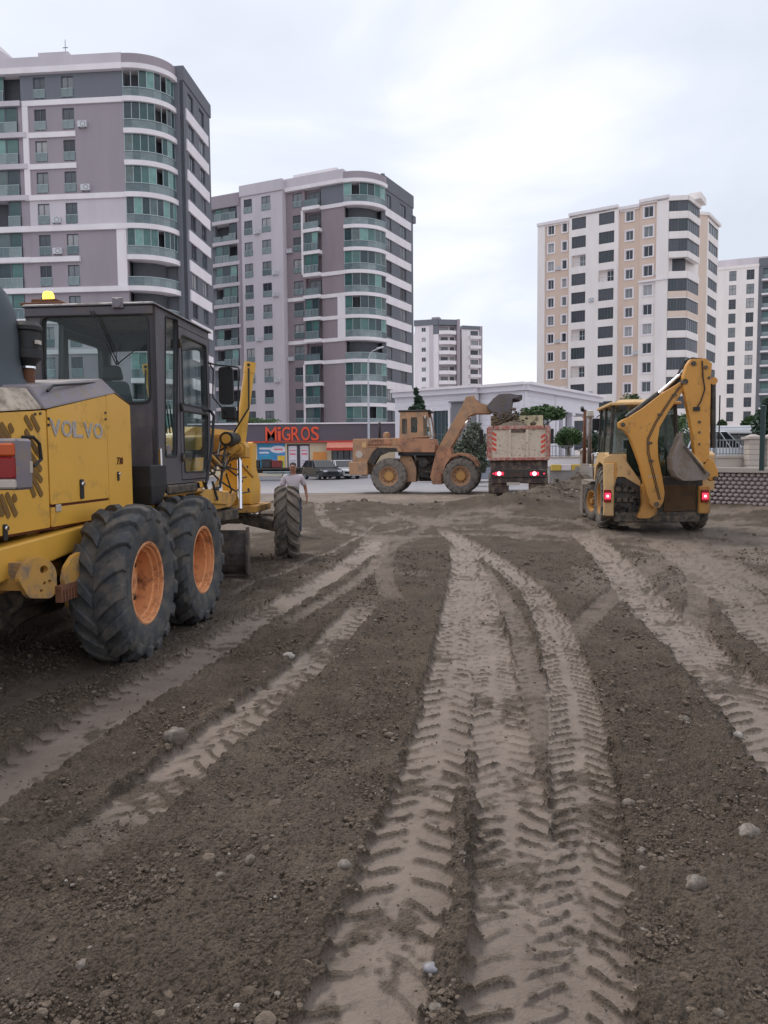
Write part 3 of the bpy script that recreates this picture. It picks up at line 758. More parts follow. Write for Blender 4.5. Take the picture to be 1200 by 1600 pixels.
# ============================================================ white pavilion
plank_m = pmat('white_cladding', srgb(226, 222, 228), 0.7, var=0.04, scale=0.6)
greyp = pmat('grey_panel', srgb(128, 126, 132), 0.8, var=0.05)
def pavilion():
    K = at(820, 600, 58); A = at(617, 612, 64.5); M_ = at(744, 604, 60.2); R = at(936, 618, 72)
    b = thing('pavilion', 'long low white clad pavilion with columned porch, behind the loader and the dump truck', 'public building', (K.x, K.y, 0))
    F1 = Facade(A, M_, b); F2 = Facade(at(728, 604, 61.6), K, b); F3 = Facade(K, R, b)
    top = 7.2
    uw0, uw1 = F1.u(676, 660), F1.u(702, 660); zw = F1.uz(690, 640)[1]
    # planks of the cladding: each course is a piece
    def clad(F, u0, u1, z0, z1, holes=(), y=0.0):
        h = 0.42; z = z1; pl = None
        while z > z0 + .05:
            zz = max(z0, z - h)
            segs = [(u0, u1)]
            for a, c, d, e in holes:
                if d < (z + zz) / 2 < e:
                    segs = [s for p, q in segs for s in ((p, min(q, a)), (max(p, c), q)) if s[1] - s[0] > .05]
            for p, q in segs: F.put(MB().box(p, q, y, y + .06, zz + .025, z), 'plank', plank_m)
            z = zz
        F.wall(u0, u1, z0, z1, plank_m, [h_ for h_ in holes], y=y + .03, ret=.4, reveal=.2)
    g0, g1 = F1.u(706, 640), F1.L
    clad(F1, 0, F1.L, 0, top - .5, [(uw0 + .05, uw1 - .05, .3, zw)])
    window(F1, (uw0 + uw1) / 2, .3, uw1 - uw0 - .1, zw - .3, 'p3tk', y=.14)
    F1.band(uw0 - .1, uw0 + .05, .3, zw + .15, .12, white_r, 'window_trim'); F1.band(uw1 - .05, uw1 + .12, .3, zw + .15, .12, white_r, 'window_trim')
    F1.band(F1.u(706, 640), F1.L, .1, F1.uz(715, 629)[1], .12, greyp, 'grey_panel')
    F1.band(F1.u(704, 640), F1.L + .15, F1.uz(715, 629)[1], F1.uz(715, 629)[1] + .1, .35, greyp, 'ledge')
    cw0, cw1 = F2.u(800, 640), F2.u(812, 640)
    clad(F2, 0, F2.L, 0, top - .5, [(cw0, cw1, 1.2, 5.2)])
    window(F2, (cw0 + cw1) / 2, 1.2, cw1 - cw0, 4.0, 'p1tk')
    p0 = F3.u(868, 640)
    clad(F3, 0, p0, 0, top - .5, [(1.2, p0 - 1.2, 3.6, 5.0)])
    window(F3, p0 / 2, 3.6, p0 - 2.4, 1.4, 'p3-d')
    # porch
    F3.wall(p0 + .1, F3.L, 0, top - 1.6, greyp, [(p0 + 1.2, p0 + 3.0, .3, 4.4), (p0 + 4.6, p0 + 6.4, .3, 4.4)], y=2.6, ret=.4)
    for u in (p0 + 2.1, p0 + 5.5): window(F3, u, .3, 1.8, 4.1, 'p2tk', y=2.75, name='glass_door')
    F3.band(p0 - .1, F3.L, top - 1.7, top - .5, 0.0, plank_m, 'entablature', inn=.5)
    F3.band(p0 + .2, F3.L, top - 1.75, top - 1.71, 0, plank_m, 'porch_ceiling', inn=2.6)
    for px_ in (872, 882, 896, 921, 930):
        u = F3.u(px_, 660); F3.put(MB().box(u - .28, u + .28, .02, .5, 0, top - 1.7).box(u - .36, u + .36, -.05, .57, 0, .35).box(u - .36, u + .36, -.05, .57, top - 2.0, top - 1.72), 'column', plank_m, bevel=.02)
    for F in (F1, F2, F3):
        F.band(-.05, F.L + .1, top - .5, top - .1, .35, plank_m, 'fascia', inn=.6)
        F.band(-.1, F.L + .2, top - .1, top + .1, .6, white_r, 'cornice', inn=.8)
    red = pmat('red_roof_sheet', srgb(150, 96, 100), 0.6, var=.1)
    m = MB(); base = b.location
    pts = [A, M_, at(728, 604, 61.6), K, R]; c = Vector((12, 76, 0))
    vs = [Vector((p.x, p.y, top + .1)) - Vector((base.x, base.y, 0)) for p in pts] + [c - Vector((base.x, base.y, 0)) + Vector((0, 0, top + .9))]
    m.add(vs, [(0, 1, 5), (1, 2, 5), (2, 3, 5), (3, 4, 5)]); m.build('roof', red, b)
    core_prism(b, [(A + Vector((.4, .5, 0)))[:2], (at(728, 604, 62.3))[:2], (K + Vector((0, .5, 0)))[:2], (F3.P + F3.d * (p0 - .1) + F3.inn * .6)[:2], (F3.P + F3.d * (p0 + .1) + F3.inn * 3.1)[:2], (R + F3.inn * 3.1)[:2], (R + Vector((-6, 10, 0)))[:2], (A + Vector((2, 14, 0)))[:2]], .1, top - .3, plank_m, 'inner_wall')
pavilion()

# ============================================================ supermarket
def market():
    A = at(300, 662, 68.3); B = at(640, 664, 68.3)
    b = thing('supermarket', 'single storey supermarket with orange MiGROS sign and posters, below the middle tower', 'shop', (A.x, A.y, 0))
    F = Facade(A, B, b)
    uz = F.uz
    top = uz(480, 663)[1]; s0 = uz(480, 689)[1]; b0 = uz(480, 691)[1]
    fas = pmat('sign_fascia_grey', srgb(96, 88, 98), 0.6, var=.04); red = pmat('sign_red', srgb(196, 66, 50), 0.5, var=.05)
    orange = pmat('sign_orange', srgb(236, 84, 48), 0.4, var=.03)
    F.band(-.2, F.L + .2, s0, top, .35, fas, 'sign_fascia', inn=.3)
    F.band(-.3, F.L + .3, top, top + .12, .5, white_r, 'roof_edge', inn=12)
    F.band(-.2, F.u(560, 690), b0 - .02, s0 - .003, .4, red, 'red_stripe', inn=.3)
    beige = pmat('shop_beige', srgb(214, 196, 166), 0.8, var=.05)
    d0, d1 = F.u(449, 720), F.u(484, 720); q0, q1 = F.u(402, 720), F.u(446, 720)
    e0, e1 = F.u(518, 720), F.u(556, 720)
    F.wall(0, F.L, 0, b0 - .03, beige, [(d0, d1, .1, 3.0), (q0, q1, .5, 3.1), (e0, e1, .1, 2.5)], ret=.4)
    # letters: each is its own piece
    full = F.u(500, 678) - F.u(415, 678); zc = uz(460, 678)[1]; h = 1.22
    wd = {'M': 1.3, 'i': .42, 'G': 1.0, 'R': 1.0, 'O': 1.05, 'S': .95}; tot = sum(wd[c] for c in 'MiGROS'); x = F.u(415, 678)
    for ch in 'MiGROS':
        w = wd[ch] * full / tot
        M = F.M @ axes((x + w / 2, -.42, zc), (1, 0, 0), (0, 0, 1))
        text(ch, 'letter', orange, b, M, w * .9, h, .06, .004 if ch == 'M' else .010)
        x += w
    # posters
    blue = pmat('poster_blue', srgb(70, 140, 200), .4, var=.3, scale=.9, dirt=srgb(40, 160, 160), dirt_amt=.4, dirt_scale=.7)
    pw = pmat('poster_white', srgb(228, 220, 228), .4, var=.05); pink = pmat('poster_pink', srgb(226, 120, 130), .4, var=.2)
    green = pmat('poster_green', srgb(80, 150, 80), .4, var=.3); yel = pmat('poster_yellow', srgb(228, 190, 70), .5, var=.1)
    po = F.put(MB().box(q0, q1, .05, .09, .5, 3.1), 'poster', blue)
    def onp(a, c, z, w, mat, y=.04):
        o = F.put(MB().box(a, c, y, y + .006, z, w), 'poster_print', mat); o.parent = po; o.matrix_local = Matrix.Identity(4); return o
    L_ = q1 - q0
    onp(q0 + L_ * .08, q0 + L_ * .48, 2.55, 2.72, pw); onp(q0 + L_ * .08, q0 + L_ * .42, 2.2, 2.35, pw)
    onp(q0 + L_ * .72, q1 - .06, .55, 2.0, yel); onp(q0 + L_ * .77, q1 - .2, .75, 1.5, green, .03)
    o = F.put(MB().plate([(q0 + L_ * .75 + .75 * cos(t * pi / 8), 2.55 + .33 * sin(t * pi / 8)) for t in range(16)], .035, .045), 'poster_print', pw); o.parent = po; o.matrix_local = Matrix.Identity(4)
    onp(q0 + L_ * .6, q0 + L_ * .9, 2.48, 2.62, pink, .028)
    onp(q0 + L_ * .15, q0 + L_ * .5, .7, 1.3, pw); onp(q0 + L_ * .2, q0 + L_ * .35, 1.3, 1.7, pink)
    dk = pmat('door_dark', srgb(60, 58, 66), .5)
    dr = F.put(MB().box(d0, d1, .12, .16, .1, 3.0).box(d0, d0 + .08, -.02, .2, .1, 3.0).box(d1 - .08, d1, -.02, .2, .1, 3.0).box(d0, d1, -.02, .2, 2.92, 3.0).box((d0 + d1) / 2 - .12, (d0 + d1) / 2 + .12, 0, .2, .1, 2.92), 'glass_door', dk)
    for a, c in ((d0 + .1, (d0 + d1) / 2 - .14), ((d0 + d1) / 2 + .14, d1 - .1)):
        pnl = F.put(MB().box(a, c, .08, .115, .5, 2.85), 'door_poster', pw)
        for z, t in ((2.4, .08), (2.05, .16), (1.5, .05), (1.3, .05)):
            o = F.put(MB().box(a + .12, c - .12, .07, .078, z, z + t), 'poster_print', pink if t > .07 else greyp); o.parent = pnl; o.matrix_local = Matrix.Identity(4)
    og = pmat('orange_sheet', srgb(224, 150, 80), .6, var=.1)
    o0 = F.u(489, 705); F.band(o0, o0 + 1.2, 1.2, 2.3, .06, og, 'notice_board')
    F.put(MB().box(e0, e1, .25, .3, .1, 2.5), 'shop_window', MATS['inner_shade'])
    for i in range(4):
        a = e0 + (e1 - e0) * i / 4; F.put(MB().box(a + .04, a + (e1 - e0) / 4 - .04, .18, .2, .15, 2.45), 'pane', darkp)
    # awning
    a0, a1 = F.u(512, 695), F.u(562, 695)
    aw = pmat('awning_salmon', srgb(232, 150, 128), .8, var=.06); ar = pmat('awning_red', srgb(200, 74, 62), .8, var=.06)
    m = MB(); n = 12
    for i in range(n):
        x0, x1 = a0 + (a1 - a0) * i / n, a0 + (a1 - a0) * (i + 1) / n
        m.add([(x0, -.3, 3.15), (x1, -.3, 3.15), (x1, -1.7, 2.65), (x0, -1.7, 2.65), (x1, -1.7, 2.4), (x0, -1.7, 2.4)], [(0, 1, 2, 3)], 0).add([(x0, -1.7, 2.65), (x1, -1.7, 2.65), (x1, -1.7, 2.4), (x0, -1.7, 2.4)], [(0, 1, 2, 3)], 1)
    F.put(m, 'awning', [aw, ar])
    F.band(-.1, F.L + .1, .1, top - .02, -.41, brown_r, 'inner_wall', inn=11)
market()
# ============================================================ ground
def _hash(ix, iy, seed):
    h = (ix.astype(np.int64) * 374761393 + iy.astype(np.int64) * 668265263 + seed * 1442695041) & 0xffffffff
    h = ((h ^ (h >> 13)) * 1274126177) & 0xffffffff
    h = ((h ^ (h >> 16)) * 2246822519) & 0xffffffff
    return ((h >> 8) & 0xffff) / 65535.0
def vnoise(x, y, s, seed=0):
    x = x / s; y = y / s; ix = np.floor(x); iy = np.floor(y); fx = x - ix; fy = y - iy
    fx = fx * fx * (3 - 2 * fx); fy = fy * fy * (3 - 2 * fy)
    a = _hash(ix, iy, seed); b = _hash(ix + 1, iy, seed); c = _hash(ix, iy + 1, seed); d = _hash(ix + 1, iy + 1, seed)
    return (a * (1 - fx) + b * fx) * (1 - fy) + (c * (1 - fx) + d * fx) * fy
def sst(x, a, b):
    t = np.clip((x - a) / (b - a), 0, 1); return t * t * (3 - 2 * t)
def worley(x, y, s, seed):
    x = x / s; y = y / s; ix = np.floor(x); iy = np.floor(y); best = np.full(x.shape, 9.0)
    for dx in (-1, 0, 1):
        for dy in (-1, 0, 1):
            cx = ix + dx; cy = iy + dy
            d = (cx + _hash(cx, cy, seed) - x) ** 2 + (cy + _hash(cx, cy, seed + 1) - y) ** 2
            k = .35 + .65 * _hash(cx, cy, seed + 2)
            best = np.minimum(best, d / k)
    return np.clip(1 - best, 0, 1)
def zbase(x, y):
    "the lie of the land without its crumbs"
    x = np.asarray(x, float); y = np.asarray(y, float)
    z = 0.07 * (vnoise(x, y, 3.1, 1) - .5) * sst(y, 3, 9) + 0.05 * (vnoise(x, y, 1.1, 2) - .5)
    z = z * (1 - sst(y, 33, 36.5)) + .085 * sst(y, 26, 34)
    g = lambda cx, cy, a, sx, sy: a * np.exp(-(((x - cx) / sx) ** 2 + ((y - cy) / sy) ** 2))
    lump = 0.55 + .9 * vnoise(x, y, .8, 5)
    heap = g(4.0, 25.2, .34, 1.1, 1.3) + g(5.5, 26.4, .55, 1.1, 1.7) + g(6.9, 27.6, .68, 1.1, 1.6) + g(8.3, 28.2, .55, 1.2, 1.6) + g(9.6, 28.6, .45, 1.0, 1.6)
    z = z + heap * (.72 + .5 * vnoise(x, y, .55, 8) + .25 * vnoise(x, y, .2, 9))
    z = z + lump * (g(-1.2, 25.2, .22, 1.5, .8) + g(1.3, 25.8, .17, 1.8, .7) + g(-2.6, 26.5, .16, 1.2, .9) + g(3.0, 25.6, .14, 1.3, .6) + g(-4.2, 27, .25, 1.5, 1))
    z = z + .26 * sst(x, 8, 11) * sst(y, 18, 23.5)
    return z
def smooth_path(pts, step=0.16):
    p = [np.array(q[:2], float) for q in pts]; p = [2 * p[0] - p[1]] + p + [2 * p[-1] - p[-2]]
    o = []
    for i in range(1, len(p) - 2):
        n = max(2, int(np.linalg.norm(p[i + 1] - p[i]) / step))
        for k in range(n):
            t = k / n
            o.append(.5 * ((2 * p[i]) + (-p[i - 1] + p[i + 1]) * t + (2 * p[i - 1] - 5 * p[i] + 4 * p[i + 1] - p[i + 2]) * t * t + (-p[i - 1] + 3 * p[i] - 3 * p[i + 1] + p[i + 2]) * t ** 3))
    o.append(p[-2]); return np.array(o)
TR = [ # centre line in photo pixels, width, lug pitch, slope, chevron?, strength, depth
    ([(-60, 1262), (20, 1212), (110, 1152), (200, 1095), (300, 1035), (400, 970), (480, 922), (545, 882), (575, 858), (583, 835)], .40, .17, .45, 'side', 1.0, .035),
    ([(60, 1370), (150, 1302), (205, 1262), (270, 1208), (330, 1158), (400, 1105), (470, 1052), (520, 1002), (560, 960), (585, 930)], .34, .19, .5, 'bars', .95, .03),
    ([(420, 985), (500, 945), (560, 905), (592, 872), (600, 846), (590, 830)], .2, .14, .4, 'chev', .6, .02),
    ([(535, 1690), (562, 1580), (592, 1490), (626, 1385), (655, 1275), (682, 1180), (700, 1090), (711, 1000), (719, 930), (722, 880), (715, 850)], .35, .165, .5, 'chev', 1.0, .03),
    ([(822, 1700), (818, 1590), (813, 1490), (805, 1380), (796, 1280), (786, 1180), (775, 1090), (765, 1000), (752, 930), (735, 880), (722, 850), (690, 825)], .35, .135, .5, 'chev', 1.0, .035),
    ([(880, 1700), (895, 1590), (905, 1480), (912, 1380), (912, 1280), (905, 1180), (893, 1090), (872, 1000), (840, 930), (790, 885), (740, 855), (700, 835)], .34, .115, .55, 'ridge', .95, .03),
    ([(850, 1240), (842, 1160), (832, 1080), (815, 1000), (790, 940), (765, 900), (750, 870)], .2, .15, .4, 'chev', .55, .015),
    ([(1300, 1235), (1225, 1150), (1165, 1090), (1110, 1035), (1055, 980), (1005, 930), (965, 885), (930, 850), (900, 825)], .52, .17, .5, 'chev', .95, .04),
    ([(1300, 1080), (1200, 990), (1125, 920), (1060, 870), (1010, 835)], .42, .17, .5, 'chev', .75, .03),
    ([(1260, 1010), (1190, 945), (1130, 895), (1080, 855), (1060, 830)], .3, .17, .5, 'chev', .65, .02),
    ([(1260, 960), (1180, 905), (1100, 865), (1030, 835), (960, 815)], .34, .17, .4, 'chev', .6, .02),
    ([(495, 785), (508, 815), (560, 833), (640, 838), (740, 836), (860, 843), (980, 850), (1100, 862), (1220, 878)], .3, .2, .4, 'chev', .6, .02),
    ([(600, 800), (680, 818), (760, 828), (850, 828), (960, 838), (1080, 840), (1220, 858)], .34, .2, .4, 'chev', .5, .02),
    ([(350, 935), (400, 908), (470, 882), (540, 850), (590, 815)], .1, .2, .4, 'side', .7, .01),
    ([(560, 818), (580, 830), (640, 822), (740, 806), (880, 812), (940, 830)], .26, .2, .4, 'side', .5, .02),
    ([(940, 905), (1020, 925), (1090, 905), (1180, 900), (1250, 915)], .22, .18, .4, 'chev', .45, .02),
    ([(880, 1010), (960, 925), (1040, 880), (1130, 850), (1220, 838)], .28, .18, .4, 'chev', .4, .02),
    ([(1080, 1000), (1090, 930), (1075, 880), (1030, 845), (980, 820)], .26, .18, .4, 'chev', .45, .02),
    ([(620, 945), (600, 900), (610, 860), (650, 830), (700, 800)], .26, .18, .4, 'chev', .4, .02),
    ([(-60, 1130), (60, 1075), (170, 1035), (300, 970), (400, 915)], .3, .2, .4, 'chev', .3, .02),
]
def track_fields(X, Y):
    packed = np.zeros(X.shape); dz = np.zeros(X.shape); berm = np.zeros(X.shape); inside = np.zeros(X.shape)
    for ti, (pp, w, pitch, slope, kind, stren, dep) in enumerate(TR):
        gp = [ground_at(px, py) for px, py in pp]
        if pp[0][0] < 0 or pp[0][0] > 1200 or pp[0][1] > 1600:      # the rut runs on out of the picture
            d0 = (gp[0] - gp[1]).normalized(); gp = [gp[0] + d0 * 1.2] + gp
        pts = smooth_path(gp)
        sel = (X > pts[:, 0].min() - 1) & (X < pts[:, 0].max() + 1) & (Y > pts[:, 1].min() - 1) & (Y < pts[:, 1].max() + 1)
        if not sel.any(): continue
        idx = np.nonzero(sel)[0]; x = X[idx]; y = Y[idx]
        best = np.full(x.shape, 1e9); S_ = np.zeros(x.shape); T_ = np.zeros(x.shape); s0 = 0.0
        for a, b in zip(pts[:-1], pts[1:]):
            d = b - a; ln = np.hypot(*d)
            if ln < 1e-6: continue
            near = (np.abs(x - (a[0] + b[0]) / 2) < .9 + ln) & (np.abs(y - (a[1] + b[1]) / 2) < .9 + ln)
            k = np.nonzero(near)[0]
            if len(k):
                rx = x[k] - a[0]; ry = y[k] - a[1]; u = np.clip((rx * d[0] + ry * d[1]) / ln ** 2, 0, 1)
                ex = rx - u * d[0]; ey = ry - u * d[1]; dd = np.hypot(ex, ey); t = np.sign(ex * d[1] - ey * d[0]) * dd
                c = dd < best[k]; kk = k[c]
                best[kk] = dd[c]; S_[kk] = s0 + u[c] * ln; T_[kk] = t[c]
            s0 += ln
        wob = .10 * (vnoise(x, y, .25, 20 + ti) - .5) * w / .4 + .07 * (vnoise(x, y, .06, 40 + ti) - .5) + .03 * (vnoise(x, y, .02, 41 + ti) - .5)
        t = (T_ + wob * .4) / (w / 2)
        at_ = np.abs(t)
        ph = S_ / pitch + .35 * (vnoise(x, y, .11, 61 + ti) - .5) + slope * at_ * (w / 2) / pitch * 1.4 + (0.5 * (t > 0) if kind in ('chev', 'bars') else 0) + .12 * vnoise(x, y, .3, 60 + ti)
        fr = ph - np.floor(ph); tri = np.abs(fr - .5) * 2
        bar = sst(tri, .18, .27)                       # 1 on the printed lug, 0 in the slit between
        edge = 1 + .16 * bar + .10 * (vnoise(x, y, .12, 80 + ti) - .5) * 2
        mask = 1 - sst(at_, edge - .12, edge + .04)
        fade = np.clip(S_ / .8, 0, 1) * np.clip((s0 - S_) / 1.5, 0, 1)
        patch = sst(vnoise(x, y, .45, 100 + ti) * .45 + vnoise(x, y, .09, 120 + ti) * .3 + vnoise(x, y, .03, 121 + ti) * .25, .28, .46)
        slit = (1 - bar)
        if kind == 'ridge': slit = slit * sst(at_, .12, .25)
        if kind == 'side': slit = slit * sst(at_, .55, .75)
        if kind == 'chev': slit = slit * sst(at_, .05, .3) * (1 - .5 * sst(vnoise(x, y, .33, 140 + ti), .45, .6))
        if kind == 'bars': slit = slit * sst(t, -.9, .1)
        m = mask * fade
        pk = stren * m * (1 - .95 * slit) * (.2 + .8 * patch)
        packed[idx] = np.maximum(packed[idx], pk)
        dz[idx] = np.minimum(dz[idx], -dep * m * (1 - .0 * slit)) + m * slit * dep * .55
        inside[idx] = np.maximum(inside[idx], m)
        bm_ = np.exp(-((at_ - 1.35) / .28) ** 2) * fade * stren * (best < .8) * (1.0 if ti in (0, 1) else .45)
        berm[idx] = np.maximum(berm[idx], bm_)
    return packed, dz, berm * (1 - inside) ** 2, inside

def make_ground():
    f_ = 768.0
    rows = [1.25]
    while rows[-1] < 37.6:
        y = rows[-1]; rows.append(y + min(.32, max(.0035, 1.15 * y * y / (f_ * CAM_Z))))
    rows = np.array(rows)
    inner = np.arange(-.56, .56, .00135); 
    so = []; s = .56; st = .0014
    while s < 1.25: so.append(s); s += st; st *= 1.035
    so = np.array(so); cols = np.concatenate([-so[::-1], inner, so])
    R, Cn = len(rows), len(cols)
    Yg, Sg = np.meshgrid(rows, cols, indexing='ij')
    Xg = Sg * (Yg + .5)
    X = Xg.ravel(); Y = Yg.ravel()
    packed, dz, berm, inside = track_fields(X, Y)
    loose = 1 - .85 * np.clip(inside, 0, 1)
    calm = 1 - sst(Y, 33, 36.5)
    n1 = vnoise(X, Y, .33, 200) - .5; n2 = vnoise(X, Y, .11, 201) - .5; n3 = vnoise(X, Y, .045, 202) - .5; n4 = vnoise(X, Y, .018, 203) - .5
    n5 = vnoise(X, Y, .008, 204) - .5
    crumb = .022 * n1 + .018 * n2 + .018 * np.abs(n3) * 2 + .013 * n4 + .006 * n5 * (Y < 6)
    nr = Y < 11
    wl = np.zeros(Y.shape); clump_ = sst(vnoise(X, Y, .4, 240) * .6 + vnoise(X, Y, .12, 241) * .4, .3, .65)
    wl[nr] = (.012 * worley(X[nr], Y[nr], .06, 250) * clump_[nr] + .008 * worley(X[nr], Y[nr], .028, 260)) 
    nn = Y < 5; wl[nn] += .004 * worley(X[nn], Y[nn], .013, 270)
    crumb = crumb + wl
    far_rough = sst(Y, 8, 16) * (.05 * (vnoise(X, Y, .5, 210) - .5) + .04 * (vnoise(X, Y, .22, 211) - .5))
    Z = zbase(X, Y) + dz + (crumb * loose + .012 * n1 + .0035 * n3 + .002 * n4) * calm + .028 * berm * (.3 + 1.2 * vnoise(X, Y, .09, 205)) * loose + far_rough * loose * calm
    # smeared film comes and goes outside the ruts too, more so farther off
    film = sst(vnoise(X, Y, 1.7, 220) * .5 + vnoise(X, Y, .5, 221) * .3 + vnoise(X, Y, .15, 222) * .2, .52, .68)
    packed = np.maximum(packed, .5 * film * sst(Y, 7, 13) * (1 - .7 * sst(Z, .25, .5)))
    packed = np.maximum(packed, .12 * film)
    packed = np.maximum(packed, sst(Y, 27, 31) * (1 - sst(Z, .16, .3)) * (.55 + .4 * vnoise(X, Y, .6, 230)))
    packed = np.clip(packed + .12 * (n3 + n4) * packed, 0, 1)
    me = bpy.data.meshes.new('soil')
    nv = R * Cn; me.vertices.add(nv)
    co = np.empty((nv, 3)); co[:, 0] = X; co[:, 1] = Y; co[:, 2] = Z; me.vertices.foreach_set('co', co.ravel())
    i = np.arange(R - 1)[:, None] * Cn + np.arange(Cn - 1)[None, :]
    q = np.stack([i, i + 1, i + Cn + 1, i + Cn], -1).reshape(-1, 4); nf = len(q)
    me.loops.add(nf * 4); me.loops.foreach_set('vertex_index', q.ravel().astype(np.int32))
    me.polygons.add(nf); me.polygons.foreach_set('loop_start', np.arange(nf, dtype=np.int32) * 4)
    me.polygons.foreach_set('use_smooth', np.ones(nf, bool))
    me.update()
    at1 = me.attributes.new('packed', 'FLOAT', 'POINT'); at1.data.foreach_set('value', packed.astype(np.float32))
    o = bpy.data.objects.new('ground', me); COL.objects.link(o)
    m = bpy.data.materials.new('soil'); m.use_nodes = True; n = m.node_tree.nodes; l = m.node_tree.links; b = n['Principled BSDF']
    a = n.new('ShaderNodeAttribute'); a.attribute_name = 'packed'
    co_ = n.new('ShaderNodeTexCoord')
    def noise(sc, det=6, r=.6):
        q = n.new('ShaderNodeTexNoise'); q.inputs['Scale'].default_value = sc; q.inputs['Detail'].default_value = det; q.inputs['Roughness'].default_value = r
        l.new(co_.outputs['Object'], q.inputs['Vector']); return q
    def ramp(src, *els):
        r = n.new('ShaderNodeValToRGB')
        for k, (p, c) in enumerate(els):
            e = r.color_ramp.elements[k] if k < 2 else r.color_ramp.elements.new(p)
            e.position = p; e.color = (*c, 1)
        l.new(src, r.inputs['Fac']); return r.outputs['Color']
    d1 = ramp(noise(2.2, 8).outputs['Fac'], (.3, (.078, .059, .044)), (.7, (.140, .108, .081)), (.5, (.103, .079, .059)))
    d2 = ramp(noise(55, 4, .7).outputs['Fac'], (.3, (.5, .48, .46)), (.72, (1.5, 1.46, 1.4)))
    mu = n.new('ShaderNodeMix'); mu.data_type = 'RGBA'; mu.blend_type = 'MULTIPLY'; mu.inputs['Factor'].default_value = .75
    l.new(d1, mu.inputs['A']); l.new(d2, mu.inputs['B'])
    p1 = ramp(noise(3.0, 8).outputs['Fac'], (.3, (.195, .154, .125)), (.7, (.280, .226, .188)))
    mx_ = n.new('ShaderNodeMix'); mx_.data_type = 'RGBA'
    l.new(a.outputs['Fac'], mx_.inputs['Factor']); l.new(mu.outputs['Result'], mx_.inputs['A']); l.new(p1, mx_.inputs['B'])
    # moss-green wet patches
    l.new(mx_.outputs['Result'], b.inputs['Base Color'])
    rr = n.new('ShaderNodeMapRange'); rr.inputs['To Min'].default_value = .95; rr.inputs['To Max'].default_value = .62
    l.new(a.outputs['Fac'], rr.inputs['Value']); l.new(rr.outputs[0], b.inputs['Roughness'])
    b.inputs['Specular IOR Level'].default_value = .35
    bp = n.new('ShaderNodeBump'); bp.inputs['Strength'].default_value = .8; bp.inputs['Distance'].default_value = .02
    nb = noise(95, 5, .65); l.new(nb.outputs['Fac'], bp.inputs['Height'])
    vo = n.new('ShaderNodeTexVoronoi'); vo.inputs['Scale'].default_value = 75; vo.inputs['Randomness'].default_value = 1.0; l.new(co_.outputs['Object'], vo.inputs['Vector'])
    inv = n.new('ShaderNodeMath'); inv.operation = 'SUBTRACT'; inv.inputs[0].default_value = 1.0; l.new(a.outputs['Fac'], inv.inputs[1])
    vm = n.new('ShaderNodeMath'); vm.operation = 'MULTIPLY'; l.new(vo.outputs['Distance'], vm.inputs[0]); l.new(inv.outputs[0], vm.inputs[1])
    b2 = n.new('ShaderNodeBump'); b2.invert = True; b2.inputs['Strength'].default_value = 1.0; b2.inputs['Distance'].default_value = .014
    l.new(vm.outputs[0], b2.inputs['Height']); l.new(bp.outputs[0], b2.inputs['Normal']); l.new(b2.outputs[0], b.inputs['Normal'])
    me.materials.append(m); MATS['soil'] = m
    tag(o, kind='structure')
    return o
make_ground()
# coarse surroundings
sheet = pmat('outer_soil', (.12, .098, .08), .95, var=.25, scale=.4, bump=.3, bscale=8)
tag(MB().add([(-600, -60, -.3), (600, -60, -.3), (600, 900, -.3), (-600, 900, -.3)], [(0, 1, 2, 3)]).build('terrain', sheet), kind='structure')
asph = pmat('asphalt', (.30, .29, .315), .5, var=.1, scale=.5, bump=.2, bscale=60, dirt=(.30, .27, .24), dirt_amt=.35, dirt_scale=.25)
tag(MB().box(-120, 120, 36.2, 66.2, -.25, .1).build('road', asph), kind='structure')
pave = pmat('pavement', (.36, .34, .34), .85, var=.08, scale=.7)
tag(MB().box(-120, 120, 66.2, 420, -.28, .2).build('pavement', pave), kind='structure')
kb = pmat('kerb_concrete', (.42, .40, .39), .85, var=.1, scale=2)
tag(MB().box(-120, 120, 65.95, 66.19, -.1, .24).build('kerb', kb), kind='structure')
wl = pmat('road_paint', (.6, .6, .58), .7, var=.2, scale=3)
m_ = MB()
for i in range(-14, 14): m_.add([(i * 5, 51, .104), (i * 5 + 2.4, 51, .104), (i * 5 + 2.4, 51.13, .104), (i * 5, 51.13, .104)], [(0, 1, 2, 3)])
tag(m_.build('road_marking', wl), kind='structure')

